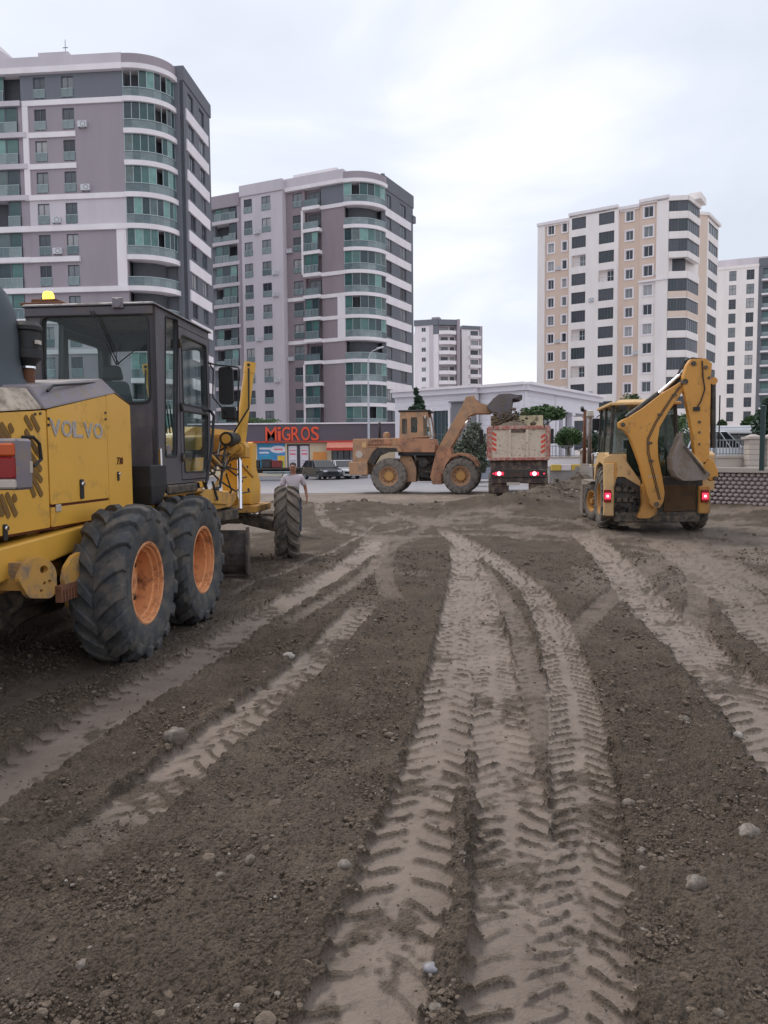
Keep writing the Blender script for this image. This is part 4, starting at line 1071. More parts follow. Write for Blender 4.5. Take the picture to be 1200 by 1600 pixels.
# ------------------------------------------------------------ crumbs and stones
def rock_shape(seed, sub=1):
    bm = bmesh.new(); bmesh.ops.create_icosphere(bm, subdivisions=sub, radius=1)
    r = random.Random(seed); vs = []
    ax = [Vector((r.gauss(0, 1), r.gauss(0, 1), r.gauss(0, 1))).normalized() for _ in range(5)]; am = [r.uniform(.1, .3) for _ in range(5)]
    for v in bm.verts:
        k = 1 + sum(a * max(0, v.co.dot(d)) ** 2 * s_ for a, d, s_ in zip(am, ax, (1, -1, 1, -1, 1)))
        v.co *= k * r.uniform(.84, 1.12)
    vs = np.array([v.co[:] for v in bm.verts]); fs = np.array([[w.index for w in f.verts] for f in bm.faces]); bm.free()
    return vs, fs
def scatter(name, x, y, z, r, mats, sub=1, flat=.7, mi=None):
    shapes = [rock_shape(k, sub) for k in range(6)]
    V = []; Fs = []; off = 0; MI = []
    for k in range(len(x)):
        vs, fs = shapes[k % 6]; a = rng.uniform(0, 2 * pi); ca, sa = cos(a), sin(a)
        q = vs * r[k] * np.array([rng.uniform(.8, 1.3), rng.uniform(.7, 1.1), flat * rng.uniform(.8, 1.2)])
        w = np.stack([q[:, 0] * ca - q[:, 1] * sa + x[k], q[:, 0] * sa + q[:, 1] * ca + y[k], q[:, 2] + z[k]], 1)
        V.append(w); Fs.append(fs + off); off += len(vs); MI += [0 if mi is None else mi[k]] * len(fs)
    V = np.concatenate(V); Fs = np.concatenate(Fs)
    me = bpy.data.meshes.new(name); me.vertices.add(len(V)); me.vertices.foreach_set('co', V.ravel())
    me.loops.add(len(Fs) * 3); me.loops.foreach_set('vertex_index', Fs.ravel().astype(np.int32))
    me.polygons.add(len(Fs)); me.polygons.foreach_set('loop_start', np.arange(len(Fs), dtype=np.int32) * 3)
    for m in mats: me.materials.append(m)
    me.polygons.foreach_set('material_index', MI); me.polygons.foreach_set('use_smooth', [False] * len(Fs)); me.update()
    o = bpy.data.objects.new(name, me); COL.objects.link(o); return o
clodm = pmat('clod', (.112, .083, .060), .95, var=.35, scale=30, bump=.6, bscale=150)
clod2 = pmat('dry_clod', (.165, .127, .096), .95, var=.35, scale=30, bump=.6, bscale=150)
stonem = pmat('pebble', (.22, .19, .165), .75, var=.35, scale=25, dirt=(.11, .085, .065), dirt_amt=.7, dirt_scale=20)
pale = pmat('pale_pebble', (.33, .30, .27), .7, var=.2, scale=25)
def crumbs():
    n = 150000
    d = 1.6 * (14.0 / 1.6) ** rng.random(n) ** 1.15
    x = rng.uniform(-.75, .75, n) * (d + .5); y = d
    pk, dz, berm, ins = track_fields(x, y)
    clump = vnoise(x, y, .35, 300) * .6 + vnoise(x, y, .1, 301) * .4
    keep = rng.random(n) < (np.clip(1 - 1.1 * ins, .02, 1) * (.3 + 1.1 * sst(clump, .35, .7)) + .6 * berm)
    x, y, dz, berm = x[keep], y[keep], dz[keep], berm[keep]; k = len(x)
    r = .0034 * np.exp(rng.normal(0, .5, k)) * (1 + .11 * y) * (1 + .5 * berm); r = np.minimum(r, .03)
    mi = rng.choice([0, 1, 2, 3], k, p=[.70, .235, .062, .003])
    z = zbase(x, y) + dz + .019 + r * .2
    tag(scatter('soil_crumbs', x, y, z, r, [clodm, clod2, stonem, pale], 1, .75, mi), 'brown crumbs and small pebbles lying loose over the graded soil', 'gravel', kind='stuff')
    n = 2600
    d = 2.0 * (18.0 / 2.0) ** rng.random(n); x = rng.uniform(-.75, .75, n) * (d + .5); y = d
    pk, dz, berm, ins = track_fields(x, y)
    keep = rng.random(n) < (.3 * (1 - ins) ** 2 + .9 * berm); x, y, dz, berm = x[keep], y[keep], dz[keep], berm[keep]; k = len(x)
    r = .013 * np.exp(rng.normal(0, .4, k)) * (1 + .035 * y)
    tag(scatter('soil_clods', x, y, zbase(x, y) + dz + .02, r, [clodm, clod2, stonem], 2, .7, rng.choice([0, 1, 2], k, p=[.7, .2, .1])), 'larger soil clods heaped along the edges of the ruts', 'gravel', kind='stuff')
    # rubble on the heap and along the far edge
    n = 1500
    x = np.concatenate([rng.uniform(4.2, 10.4, 1100), rng.uniform(-5, 5, 400)]); y = np.concatenate([rng.uniform(25.2, 30, 1100), rng.uniform(24, 27.5, 400)])
    zz = zbase(x, y); keep = (zz > .22) | (rng.random(n) < .25); x, y, zz = x[keep], y[keep], zz[keep]; k = len(x)
    r = .034 * np.exp(rng.normal(0, .5, k)); r = np.minimum(r, .13)
    rub = pmat('rubble_stone', (.27, .235, .215), .85, var=.3, scale=6)
    tag(scatter('rubble', x, y, zz + r * .2, r, [clodm, clod2, rub], 2, .75, rng.choice([0, 1, 2], k, p=[.55, .33, .12])), 'broken stones and clods strewn over the soil heap before the dump truck', 'rubble', kind='stuff')
crumbs()
def stone(px, py, wpx, label, mat, flat=.7, seed=0):
    p = ground_at(px, py); r = wpx / 2 / FPX * p.y
    vs, fs = rock_shape(seed + 11, 3)
    me = bpy.data.meshes.new('stone'); me.from_pydata([(v[0] * r, v[1] * r * .85, v[2] * r * flat) for v in vs], [], fs.tolist())
    me.materials.append(mat); me.polygons.foreach_set('use_smooth', [True] * len(fs))
    o = bpy.data.objects.new('stone', me); COL.objects.link(o)
    pk, dz, be, ins = track_fields(np.array([p.x]), np.array([p.y]))
    o.location = (p.x, p.y, float(zbase(p.x, p.y)) + float(dz[0]) + .012 + r * flat * .45)
    tag(o, label, 'stone', 'stones lying on the soil')
wets = pmat('damp_stone', (.30, .265, .235), .45, var=.3, scale=14, dirt=(.12, .095, .075), dirt_amt=.8, dirt_scale=14)
stone(273, 1157, 38, 'largest pale stone, between the two left wheel tracks', wets, .8, 1)
stone(537, 1370, 26, 'round greyish stone just left of the wide central tracks', wets, .8, 2)
stone(390, 1352, 20, 'brown round stone in the loose soil, left of the greyish one', stonem, .8, 3)
stone(1083, 1390, 36, 'knobbly stone in the loose soil right of the central tracks', wets, .8, 4)
stone(1172, 1308, 38, 'rounded stone near the right edge of the photo', wets, .7, 5)
stone(678, 1528, 28, 'small flat bluish stone in the dark strip between central tracks', pmat('bluish_stone', (.22, .21, .23), .5, var=.2, scale=20), .5, 6)
stone(372, 1586, 14, 'tiny white stone at the bottom edge', pale, .7, 7)
stone(983, 1260, 22, 'brown stone beside the herringbone track', stonem, .7, 8)
stone(1003, 1361, 15, 'little pale stone left of the knobbly one', wets, .7, 9)
stone(1152, 1140, 16, 'white pebble at the edge of the right-hand track', pale, .7, 10)
stone(452, 1030, 18, 'white-topped pebble beside the second left track', pale, .6, 11)
stone(48, 1325, 36, 'long flat clod of earth near the left edge', clodm, .45, 12)
stone(345, 1375, 16, 'small brown stone lying below the round brown one', stonem, .8, 13)

# ============================================================ terrace, retaining wall, fences (right)
conc = pmat('concrete', srgb(176, 166, 158), .85, var=.1, scale=1.5)
cream = pmat('cream_masonry', srgb(182, 172, 162), .85, var=.08, scale=1.5)
tp = [(8.7, 40.3), (10.3, 40.0), (10.02, 24.5), (13.55, 19.05), (60, 19), (60, 47), (8.7, 47)]
m_ = MB(); n_ = len(tp)
m_.add([(x, y, -.2) for x, y in tp] + [(x, y, 1.22) for x, y in tp], [tuple(range(n_))[::-1], tuple(range(n_, 2 * n_))] + [(i, (i + 1) % n_, (i + 1) % n_ + n_, i + n_) for i in range(n_)])
tag(m_.build('terrace', pmat('terrace_paving', (.3, .28, .27), .9, var=.1)), kind='structure')
def retaining():
    P = Vector((9.9, 24.45, 0)); Q = Vector((13.5, 19, 0)); d = (Q - P).normalized(); nrm = Vector((d.y, -d.x, 0))
    if nrm.y > 0: nrm = -nrm
    b = thing('retaining_wall', 'low retaining wall of staggered lattice blocks at the right edge', 'wall', (P.x, P.y, 0))
    M = Matrix((d, -nrm, (0, 0, 1))).transposed().to_4x4()
    Lw = (Q - P).length
    dk = pmat('block_gap_shade', srgb(84, 74, 76), .95); bl = pmat('lattice_block', srgb(176, 162, 160), .85, var=.18, scale=3)  # backing coloured dark to stand for shadow in the gaps between blocks
    MB().box(0, Lw, .12, .3, 0, 1.2).build('backing', dk, b).matrix_local = M
    o = MB().box(-.2, Lw, -.06, .35, 1.21, 1.36).build('coping', conc, b, bevel=.01); o.matrix_local = M
    w, h = .2, .125
    # one block: lozenge face, thick, standing proud
    mb = MB(); f = [(-w * .47, 0), (-w * .2, -h * .42), (w * .2, -h * .42), (w * .47, 0), (w * .2, h * .42), (-w * .2, h * .42)]
    vs = [(a, .12, c) for a, c in f] + [(a * .92, .03, c * .95) for a, c in f] + [(a * .6, 0, c * .5) for a, c in f]
    mb.add(vs, [(0, 1, 7, 6), (1, 2, 8, 7), (2, 3, 9, 8), (3, 4, 10, 9), (4, 5, 11, 10), (5, 0, 6, 11), (6, 7, 13, 12), (7, 8, 14, 13), (8, 9, 15, 14), (9, 10, 16, 15), (10, 11, 17, 16), (11, 6, 12, 17), (12, 13, 14, 15, 16, 17)])
    o = mb.build('block', bl); me = o.data; bpy.data.objects.remove(o)
    for r in range(9):
        for c in range(int(Lw / w)):
            inst(me, 'block', b, M @ Matrix.Translation((.1 + c * w + (w / 2 if r % 2 else 0), random.uniform(-.008, .008), .16 + r * h * .98)) @ Matrix.Rotation(random.uniform(-.03, .03), 4, 'Y'))
retaining()
def low_wall(x0, x1, y, z0, z1, mat, label, caps=True):
    b = thing('low_wall', label, 'wall', (x0, y, z0))
    MB().box(0, x1 - x0, 0, .3, 0, z1 - z0 - .1).build('wall', mat, b)
    MB().box(-.05, x1 - x0 + .05, -.06, .36, z1 - z0 - .1, z1 - z0).build('coping', conc, b, bevel=.01)
def pillar(px, Y, z0, z1, w, label):
    x = at(px, 700, Y).x; b = thing('gate_pillar', label, 'pillar', (x, Y, z0), group=None)
    h = z1 - z0 - .14; n = 6
    for i in range(n): MB().box(-w / 2, w / 2, -w / 2, w / 2, i * h / n + .008, (i + 1) * h / n - .008).build('stone', cream, b, bevel=.012)
    MB().box(-w / 2 + .02, w / 2 - .02, -w / 2 + .02, w / 2 - .02, 0, h).build('core', conc, b)
    MB().box(-w / 2 - .07, w / 2 + .07, -w / 2 - .07, w / 2 + .07, h, h + .08).frustum([(-w / 2, -w / 2, h + .08), (w / 2, -w / 2, h + .08), (w / 2, w / 2, h + .08), (-w / 2, w / 2, h + .08)], [(-.05, -.05, h + .16), (.05, -.05, h + .16), (.05, .05, h + .16), (-.05, .05, h + .16)]).build('cap', conc, b)
low_wall(at(1100, 720, 26.5).x, 24, 26.5, 1.2, 1.74, cream, 'cream low wall under the mesh fence above the lattice wall')
pillar(1176, 26.2, 1.2, 2.42, .42, 'pale stone gate pillar standing on the terrace at the right edge')
pillar(1204, 26.2, 1.2, 2.42, .42, 'stone gate pillar cut by the right edge of the photo')
pillar(914, 34.5, .05, 2.1, .36, 'stone gate pillar just left of the backhoe')
low_wall(at(857, 720, 42.5).x, at(935, 720, 42.5).x, 42.5, 1.2, 1.74, white_r, 'white low wall between dump truck and backhoe')
def mesh_fence(x0, x1, y, z0, z1, label, mat, pitch=.11):
    b = thing('mesh_fence', label, 'fence', (x0, y, z0))
    n = int((x1 - x0) / pitch)
    for i in range(min(n, 290)): 
        if i == 0: o = MB().box(-.012, .012, -.012, .012, 0, z1 - z0).build('bar', mat, b); me = o.data
        else: inst(me, 'bar', b, Matrix.Translation((i * pitch, 0, 0)))
    for z in (.04, z1 - z0 - .04): MB().box(0, x1 - x0, -.02, .02, z - .015, z + .015).build('rail', mat, b)
gf = pmat('fence_grey', srgb(128, 132, 138), .5, var=.05); dg = pmat('fence_green', srgb(36, 58, 58), .5, var=.05)
mesh_fence(at(1106, 700, 26.6).x, at(1168, 700, 26.6).x, 26.65, 1.75, 2.3, 'grey barred fence panel between backhoe and gate pillar', gf)
mesh_fence(at(858, 700, 42.6).x, at(908, 700, 42.6).x, 42.65, 1.75, 2.35, 'thin railing on the white low wall', gf, .2)
def post(px, Y, z0, z1, r, mat, label):
    x = at(px, 700, Y).x; o = MB().tube([(0, 0, 0), (0, 0, z1 - z0)], r, 10).lathe([(0, z1 - z0 + .03), (r * 1.25, z1 - z0), (r * 1.25, z1 - z0 - .05)], seg=10).build('fence_post', mat)
    o.location = (x, Y, z0); tag(o, label, 'post')
post(1116, 23.9, 1.3, 2.42, .05, gf, 'pale grey steel post above the lattice wall beside the backhoe')
post(1191, 21.5, 1.3, 3.1, .07, dg, 'dark green steel post at the right edge above the lattice wall')
kw = pmat('kerb_white', srgb(214, 205, 205), .8, var=.1); ky = pmat('kerb_yellow', srgb(200, 170, 80), .8, var=.1)
kx0 = at(861, 730, 40.2).x
kt = thing('painted_kerb', 'yellow and white painted kerb above the soil heap', 'kerb', (kx0, 40.2, 1.0))
for i in range(6):
    o = MB().box(0, .5, -.14, .14, 0, .32).build('kerb_stone', (ky, kw)[i % 2], kt, bevel=.02); o.location = (i * .52, 0, 0)
kx0 = at(700, 745, 61).x
kt = thing('painted_kerb', 'orange and white painted kerb behind the loader front wheel', 'kerb', (kx0, 62, .1))
ko = pmat('kerb_orange', srgb(222, 140, 90), .8, var=.1)
for i in range(14):
    o = MB().box(0, .8, -.14, .14, 0, .35).build('kerb_stone', (ko, kw)[i % 2], kt, bevel=.02); o.location = (i * .83, 0, 0)

# ============================================================ trees
bark = pmat('bark', (.11, .085, .065), .95, var=.3, scale=8)
def leafmat(name, c):
    m = bpy.data.materials.new(name); m.use_nodes = True; n = m.node_tree.nodes; l = m.node_tree.links; b = n['Principled BSDF']
    co = n.new('ShaderNodeTexCoord'); ns = n.new('ShaderNodeTexNoise'); ns.inputs['Scale'].default_value = 2.5; ns.inputs['Detail'].default_value = 8
    l.new(co.outputs['Object'], ns.inputs['Vector'])
    r = n.new('ShaderNodeValToRGB'); r.color_ramp.elements[0].position = .35; r.color_ramp.elements[1].position = .68
    r.color_ramp.elements[0].color = (*[q * .6 for q in c], 1); r.color_ramp.elements[1].color = (*[q * 1.5 for q in c], 1)
    l.new(ns.outputs['Fac'], r.inputs['Fac']); l.new(r.outputs['Color'], b.inputs['Base Color']); b.inputs['Roughness'].default_value = .6
    return m
lf = {'green': leafmat('leaf_green', (.06, .11, .035)), 'dark': leafmat('leaf_dark', (.03, .06, .035)), 'olive': leafmat('leaf_olive', (.12, .14, .10)), 'yellow': leafmat('leaf_yellow', (.16, .15, .05))}
def crown(parent, cx, cz, rx, rz, n, leaf, mat, shape='ball', seed=1, name='crown', clumps=26):
    r = random.Random(seed); mb = MB(); cl = []
    for _ in range(clumps):
        while True:
            p = Vector((r.uniform(-1, 1), r.uniform(-1, 1), r.uniform(-1, 1)))
            if p.length < 1: break
        if shape == 'cone':
            t = (p.z + 1) / 2; w = (1 - t) ** .6 * .8 + .08; p = Vector((p.x * w, p.y * w, p.z))
        if shape == 'flat': p.z = abs(p.z) * .9 - .3
        cl.append((p, r.uniform(.28, .5) * (1 if shape != 'cone' else (1.1 - (p.z + 1) / 2 * .8))))
    for i in range(n):
        c, s = cl[i % clumps]
        d = Vector((r.gauss(0, 1), r.gauss(0, 1), r.gauss(0, 1))).normalized() * s * r.random() ** .4
        q = c + d; q = Vector((q.x * rx + cx, q.y * rx, q.z * rz + cz))
        a = Vector((r.gauss(0, 1), r.gauss(0, 1), r.gauss(0, .6))).normalized(); b_ = a.cross(Vector((r.gauss(0, 1), r.gauss(0, 1), r.gauss(0, 1)))).normalized()
        k = leaf * r.uniform(.6, 1.3)
        mb.add([q - a * k, q + b_ * k * .55, q + a * k, q - b_ * k * .55], [(0, 1, 2, 3)])
    me = bpy.data.meshes.new(name); me.from_pydata(mb.v, [], mb.f); me.materials.append(mat)
    o = bpy.data.objects.new(name, me); COL.objects.link(o); o.parent = parent; return o
def tree(px, Y, z0, cz, rx, rz, label, kind='green', shape='ball', n=2600, leaf=.12, name='tree', seed=1, cat='tree', group='trees behind the machines'):
    x = at(px, 690, Y).x; b = thing(name, label, cat, (x, Y, z0), group=group)
    r = random.Random(seed); h = cz - z0
    mb = MB().tube([(0, 0, 0), (.04, .02, h * .4), (-.03, 0, h * .8), (0, 0, h + rz * .3)], .1, 8, radii=[.12, .09, .07, .03])
    for i in range(7):
        a = r.uniform(0, 6.28); t = r.uniform(.45, .95) * h
        mb.tube([(0, 0, t), (cos(a) * rx * .35, sin(a) * rx * .35, t + rz * .3), (cos(a) * rx * .7, sin(a) * rx * .7, t + rz * r.uniform(.3, .7))], .03, 5, radii=[.045, .03, .012])
    mb.build('trunk', bark, b)
    crown(b, 0, h, rx, rz, n, leaf, lf[kind], shape, seed, clumps=34)
    return b
tree(650, 52, .2, 4.3, 1.0, 2.1, 'narrow dark conifer rising behind the loader cab', 'dark', 'cone', 5200, .14, 'conifer', 3)
tree(741, 44, .1, 2.2, .9, 1.25, 'silvery green bushy tree between loader and dump truck', 'olive', 'ball', 6500, .10, 'olive_tree', 4)
tree(716, 50, .1, 2.2, 1.1, 1.2, 'low dark shrub tree behind the loader boom', 'dark', 'ball', 2600, .09, 'tree', 14)
tree(846, 46, .1, 4.3, 1.1, .62, 'flat-topped green tree behind the dump truck', 'green', 'flat', 5500, .11, 'tree', 5)
tree(888, 50, 1.2, 3.0, .72, .62, 'round clipped tree in front of the pavilion porch', 'green', 'ball', 4500, .09, 'tree', 6)
tree(985, 44, 1.2, 4.3, 1.0, .75, 'green tree showing above the backhoe cab roof', 'green', 'ball', 2000, .1, 'tree', 7)
tree(1040, 40, 1.2, 3.0, 1.3, 1.1, 'tree seen through the backhoe between boom and stick', 'green', 'ball', 2400, .1, 'tree', 9)
tree(1174, 62, 1.0, 3.4, 1.3, 1.7, 'cone shaped green tree behind the bus', 'green', 'cone', 6000, .17, 'tree', 8)
tree(1128, 60, 1.0, 3.2, .85, 1.3, 'slim green tree right of the backhoe stick', 'green', 'cone', 4200, .15, 'tree', 11)
tree(1150, 66, 1.0, 2.6, 1.6, .8, 'low yellowish shrub behind the bus roof', 'yellow', 'ball', 1600, .14, 'shrub', 12)
tree(1209, 42, 1.2, 3.3, 1.0, 1.2, 'dark leafy tree cut by the right edge', 'dark', 'ball', 6500, .13, 'tree', 13)
tree(925, 41, 1.2, 2.5, .55, .5, 'small bush beside the backhoe front', 'dark', 'ball', 1200, .09, 'shrub', 15)
tree(405, 74, .2, 5.3, 2.0, .45, 'small greenery over the supermarket roof edge', 'green', 'flat', 1200, .12, 'shrub', 16)

# street lamp
lampm = pmat('lamp_galvanised', srgb(188, 188, 196), .5, var=.05)
lx = at(576, 660, 60).x; t = thing('street_lamp', 'tall pale street lamp in front of the middle tower', 'street lamp', (lx, 60, .1))
MB().lathe([(.2, 0), (.2, .05), (.11, .06), (.10, 2), (.06, 8.6), (.05, 9.2)], seg=12).build('pole', lampm, t)
MB().tube([(0, 0, 9.0), (.1, 0, 9.5), (.35, -.1, 9.85), (.75, -.15, 10.0)], .035, 8).build('arm', lampm, t)
MB().frustum([(.65, -.3, 9.95), (1.25, -.28, 10.1), (1.25, -.08, 10.1), (.65, -.02, 9.95)], [(.68, -.27, 10.09), (1.2, -.25, 10.2), (1.2, -.1, 10.2), (.68, -.06, 10.09)]).build('lantern', lampm, t, bevel=.02)
# ============================================================ machine materials
DUST = srgb(128, 112, 96)
yel = pmat('grader_yellow', srgb(226, 172, 68), .42, var=.06, scale=1.3, dirt=srgb(168, 130, 66), dirt_amt=.18, dirt_scale=3.5, coat=.1, dirt_low=1.2)
yel_d = pmat('grader_yellow_muddy', srgb(200, 150, 66), .55, var=.12, scale=3, dirt=DUST, dirt_amt=.35, dirt_scale=5, dirt_low=1.1)
cabg = pmat('cab_grey_paint', srgb(84, 80, 86), .5, var=.08, scale=2, dirt=srgb(104, 96, 92), dirt_amt=.35, dirt_scale=5)
cabg2 = pmat('cover_grey_paint', srgb(122, 114, 122), .35, var=.1, scale=3, dirt=srgb(140, 126, 110), dirt_amt=.4, dirt_scale=8)
worn_glare = pmat('worn_glare_cover', srgb(176, 160, 140), .3, metal=.35, var=.25, scale=4, dirt=srgb(110, 96, 84), dirt_amt=.5, dirt_scale=5)  # worn metallic paint, its beige lightened to include the sun glare
seam = pmat('dark_seam_paint', srgb(96, 48, 28), .8, var=.1)  # dark red-brown of the hood core in the panel gaps, also of lettering
blk = pmat('black_rubber', (.018, .018, .02), .6, var=.2, scale=8)
stl = pmat('greasy_steel', (.06, .055, .05), .55, metal=.4, var=.4, scale=7, dirt=DUST, dirt_amt=.5, dirt_scale=7)
stl_b = pmat('blade_steel', (.10, .085, .085), .5, metal=.5, var=.45, scale=8, dirt=DUST, dirt_amt=.4, dirt_scale=5)
chrome = pmat('chrome_rod', (.75, .75, .78), .12, metal=1, var=.03)
tyr = pmat('tyre_blue_grey', (.05, .054, .060), .75, var=.3, scale=5, bump=.25, bscale=60, dirt=(.13, .115, .10), dirt_amt=.5, dirt_scale=6)
tyr_d = pmat('tyre_dusty', (.075, .072, .072), .85, var=.25, scale=5, bump=.25, bscale=60, dirt=(.22, .19, .165), dirt_amt=.8, dirt_scale=5)
tyr_k = pmat('tyre_muddy', (.05, .048, .046), .85, var=.25, scale=5, bump=.25, bscale=60, dirt=(.17, .14, .115), dirt_amt=.7, dirt_scale=5)
rimo = pmat('rim_orange', srgb(222, 154, 104), .55, var=.1, scale=5, dirt=srgb(136, 84, 58), dirt_amt=.38, dirt_scale=6)
rust = pmat('rust', srgb(112, 74, 54), .9, var=.3, scale=12)
glass = glassmat('cab_glass', (.05, .09, .09), .05)
glass_b = glassmat('cab_glass_green', (.03, .06, .05), .3)
amber = pmat('amber_glow', (.9, .45, .03), .3, emit=(1.0, .52, .03), estr=5.0)
amber_l = pmat('amber_lens', srgb(190, 80, 20), .25, var=.1); red_l = pmat('red_lens', srgb(140, 14, 14), .2, var=.1); white_l = pmat('white_lens', srgb(190, 180, 170), .25, var=.1)
redglow = pmat('red_lamp_lit', (.8, .02, .05), .3, emit=(1.0, .05, .12), estr=.8)
whiteglow = pmat('lamp_core_lit', (1, .6, .65), .3, emit=(1.0, .45, .5), estr=2.2)
louvre = pmat('louvre_brown', srgb(124, 92, 44), .8, var=.15, scale=20)
lettr = pmat('letter_silver', srgb(176, 170, 164), .45, var=.2, scale=12, dirt=srgb(84, 52, 40), dirt_amt=.28, dirt_scale=16)

_wm = {}
def wheel_meshes(key, R, W_, rr, lugs, lugh, slope, lugw, tm, rm, dish, hubm=None, hubr=.12, hubl=.08):
    if key in _wm: return _wm[key]
    t = MB(); h = W_ / 2
    half = [(rr, .40 * W_), (rr + .03, .455 * W_), (rr + (R - rr) * .25, .495 * W_), (rr + (R - rr) * .5, .51 * W_), (rr + (R - rr) * .72, .50 * W_), (R * .93, .47 * W_), (R * .975, .41 * W_), (R * .995, .25 * W_)]
    prof = [(r, -y) for r, y in half] + [(r, y) for r, y in reversed(half)] + [(rr - .02, .36 * W_), (rr - .02, -.36 * W_)]
    t.lathe(prof, 'y', 64, close=True)
    st = [(R * .99, .015 * W_), (R * 1.0, .14 * W_), (R * .995, .27 * W_), (R * .975, .40 * W_), (R * .93, .472 * W_), (R * .86, .505 * W_)]
    for sd_ in (-1, 1):
        for k in range(lugs):
            th0 = 2 * pi * (k + (.5 if sd_ > 0 else 0)) / lugs
            vs = []
            for i, (r, y) in enumerate(st):
                q = i / (len(st) - 1); th = th0 + slope * (min(q, .75) / .75) ** .8
                dw = lugw * (pi / lugs) * (1.0 + .25 * q); tp_ = .78
                hh = lugh * (1 if i < 4 else (.8 if i == 4 else .15)); oy = lugh * (0 if i < 4 else (.45 if i == 4 else .35))
                for a, rad, yy in ((-dw, r - .012, y - .004), (dw, r - .012, y - .004), (dw * tp_, r + hh, y + oy), (-dw * tp_, r + hh, y + oy)):
                    vs.append((rad * cos(th + a), sd_ * yy, rad * sin(th + a)))
            fs = []
            for i in range(len(st) - 1):
                for c in range(4):
                    c2 = (c + 1) % 4; fs.append((i * 4 + c, i * 4 + c2, i * 4 + 4 + c2, i * 4 + 4 + c))
            fs += [(0, 1, 2, 3), tuple(4 * (len(st) - 1) + c for c in (3, 2, 1, 0))]
            t.add(vs, fs)
    o = t.build('tyre', tm, bevel=.006); tme = o
    r_ = MB().lathe([(rr + .012, -.40 * W_), (rr + .022, -.43 * W_), (rr + .005, -.445 * W_), (rr - .012, -.43 * W_), (rr - .014, -.37 * W_), (rr - .034, -.36 * W_), (rr - .036, -.27 * W_), (rr - .058, -.25 * W_), (rr - .062, -.43 * W_ + dish + .01), (rr - .06, .3 * W_), (rr - .02, .4 * W_)], 'y', 44)
    ro = r_.build('rim', rm)
    d = MB().lathe([(rr - .06, -.43 * W_ + dish), (rr * .62, -.43 * W_ + dish + .012), (rr * .56, -.43 * W_ + dish - .022), (hubr * 1.1, -.43 * W_ + dish - .022)], 'y', 32)
    d.lathe([(hubr * 1.1, -.43 * W_ + dish), (hubr, -.43 * W_ + dish - hubl), (hubr * .9, -.43 * W_ + dish - hubl - .02), (0, -.43 * W_ + dish - hubl - .02)], 'y', 24, mi=1)
    for k in range(10):
        a = 2 * pi * k / 10; c = Vector((cos(a) * rr * .42, -.43 * W_ + dish - .035, sin(a) * rr * .42))
        d.tube([c, c + Vector((0, .06, 0))], .019, 6, 2)
    for k in range(10):
        a = 2 * pi * k / 10 + .2; c = Vector((cos(a) * rr * .72, -.43 * W_ + dish - .006, sin(a) * rr * .72))
        d.tube([c, c + Vector((0, .02, 0))], .024, 8, 3)
    do = d.build('wheel', [rm, hubm or rm, stl, blk])
    _wm[key] = (do, ro, tme); return _wm[key]
def wheel(parent, key, loc, outer, spin=0.0, steer=0.0, **k):
    a, b, c = _wm[key] if key in _wm else wheel_meshes(key, **k)
    M = Matrix.Translation(loc) @ Matrix.Rotation(steer + (0 if outer < 0 else pi), 4, 'Z') @ Matrix.Rotation(spin, 4, 'Y')
    w = a if a.parent is None and not a.get('used') else a.copy()
    if w is not a: COL.objects.link(w)
    a['used'] = 1; w['used'] = 1
    w.parent = parent; w.matrix_local = M
    for s in (b, c):
        q = s if not s.get('used') else s.copy()
        if q is not s: COL.objects.link(q)
        s['used'] = 1; q.parent = w; q.matrix_local = Matrix.Identity(4)
    return w

def ring(outer, inner, y0, y1, name, mat, parent, plane='xz'):
    return MB().plate(outer, y0, y1, plane, [inner]).build(name, mat, parent)
def shrink(poly, d):
    n = len(poly); c = (sum(p[0] for p in poly) / n, sum(p[1] for p in poly) / n); o = []
    for p in poly:
        v = Vector((p[0] - c[0], p[1] - c[1])); L_ = max(v.length, 1e-6); o.append((c[0] + v.x * (1 - d / L_), c[1] + v.y * (1 - d / L_)))
    return o
def roundpoly(pts, r, n=4):
    o = []; m = len(pts)
    for i in range(m):
        p = Vector(pts[i]); a = Vector(pts[i - 1]) - p; b = Vector(pts[(i + 1) % m]) - p
        k = min(r, a.length * .45, b.length * .45); A = p + a.normalized() * k; B = p + b.normalized() * k
        for j in range(n + 1):
            t = j / n; q = A * (1 - t) ** 2 + p * 2 * t * (1 - t) + B * t * t; o.append((q.x, q.y))
    return o

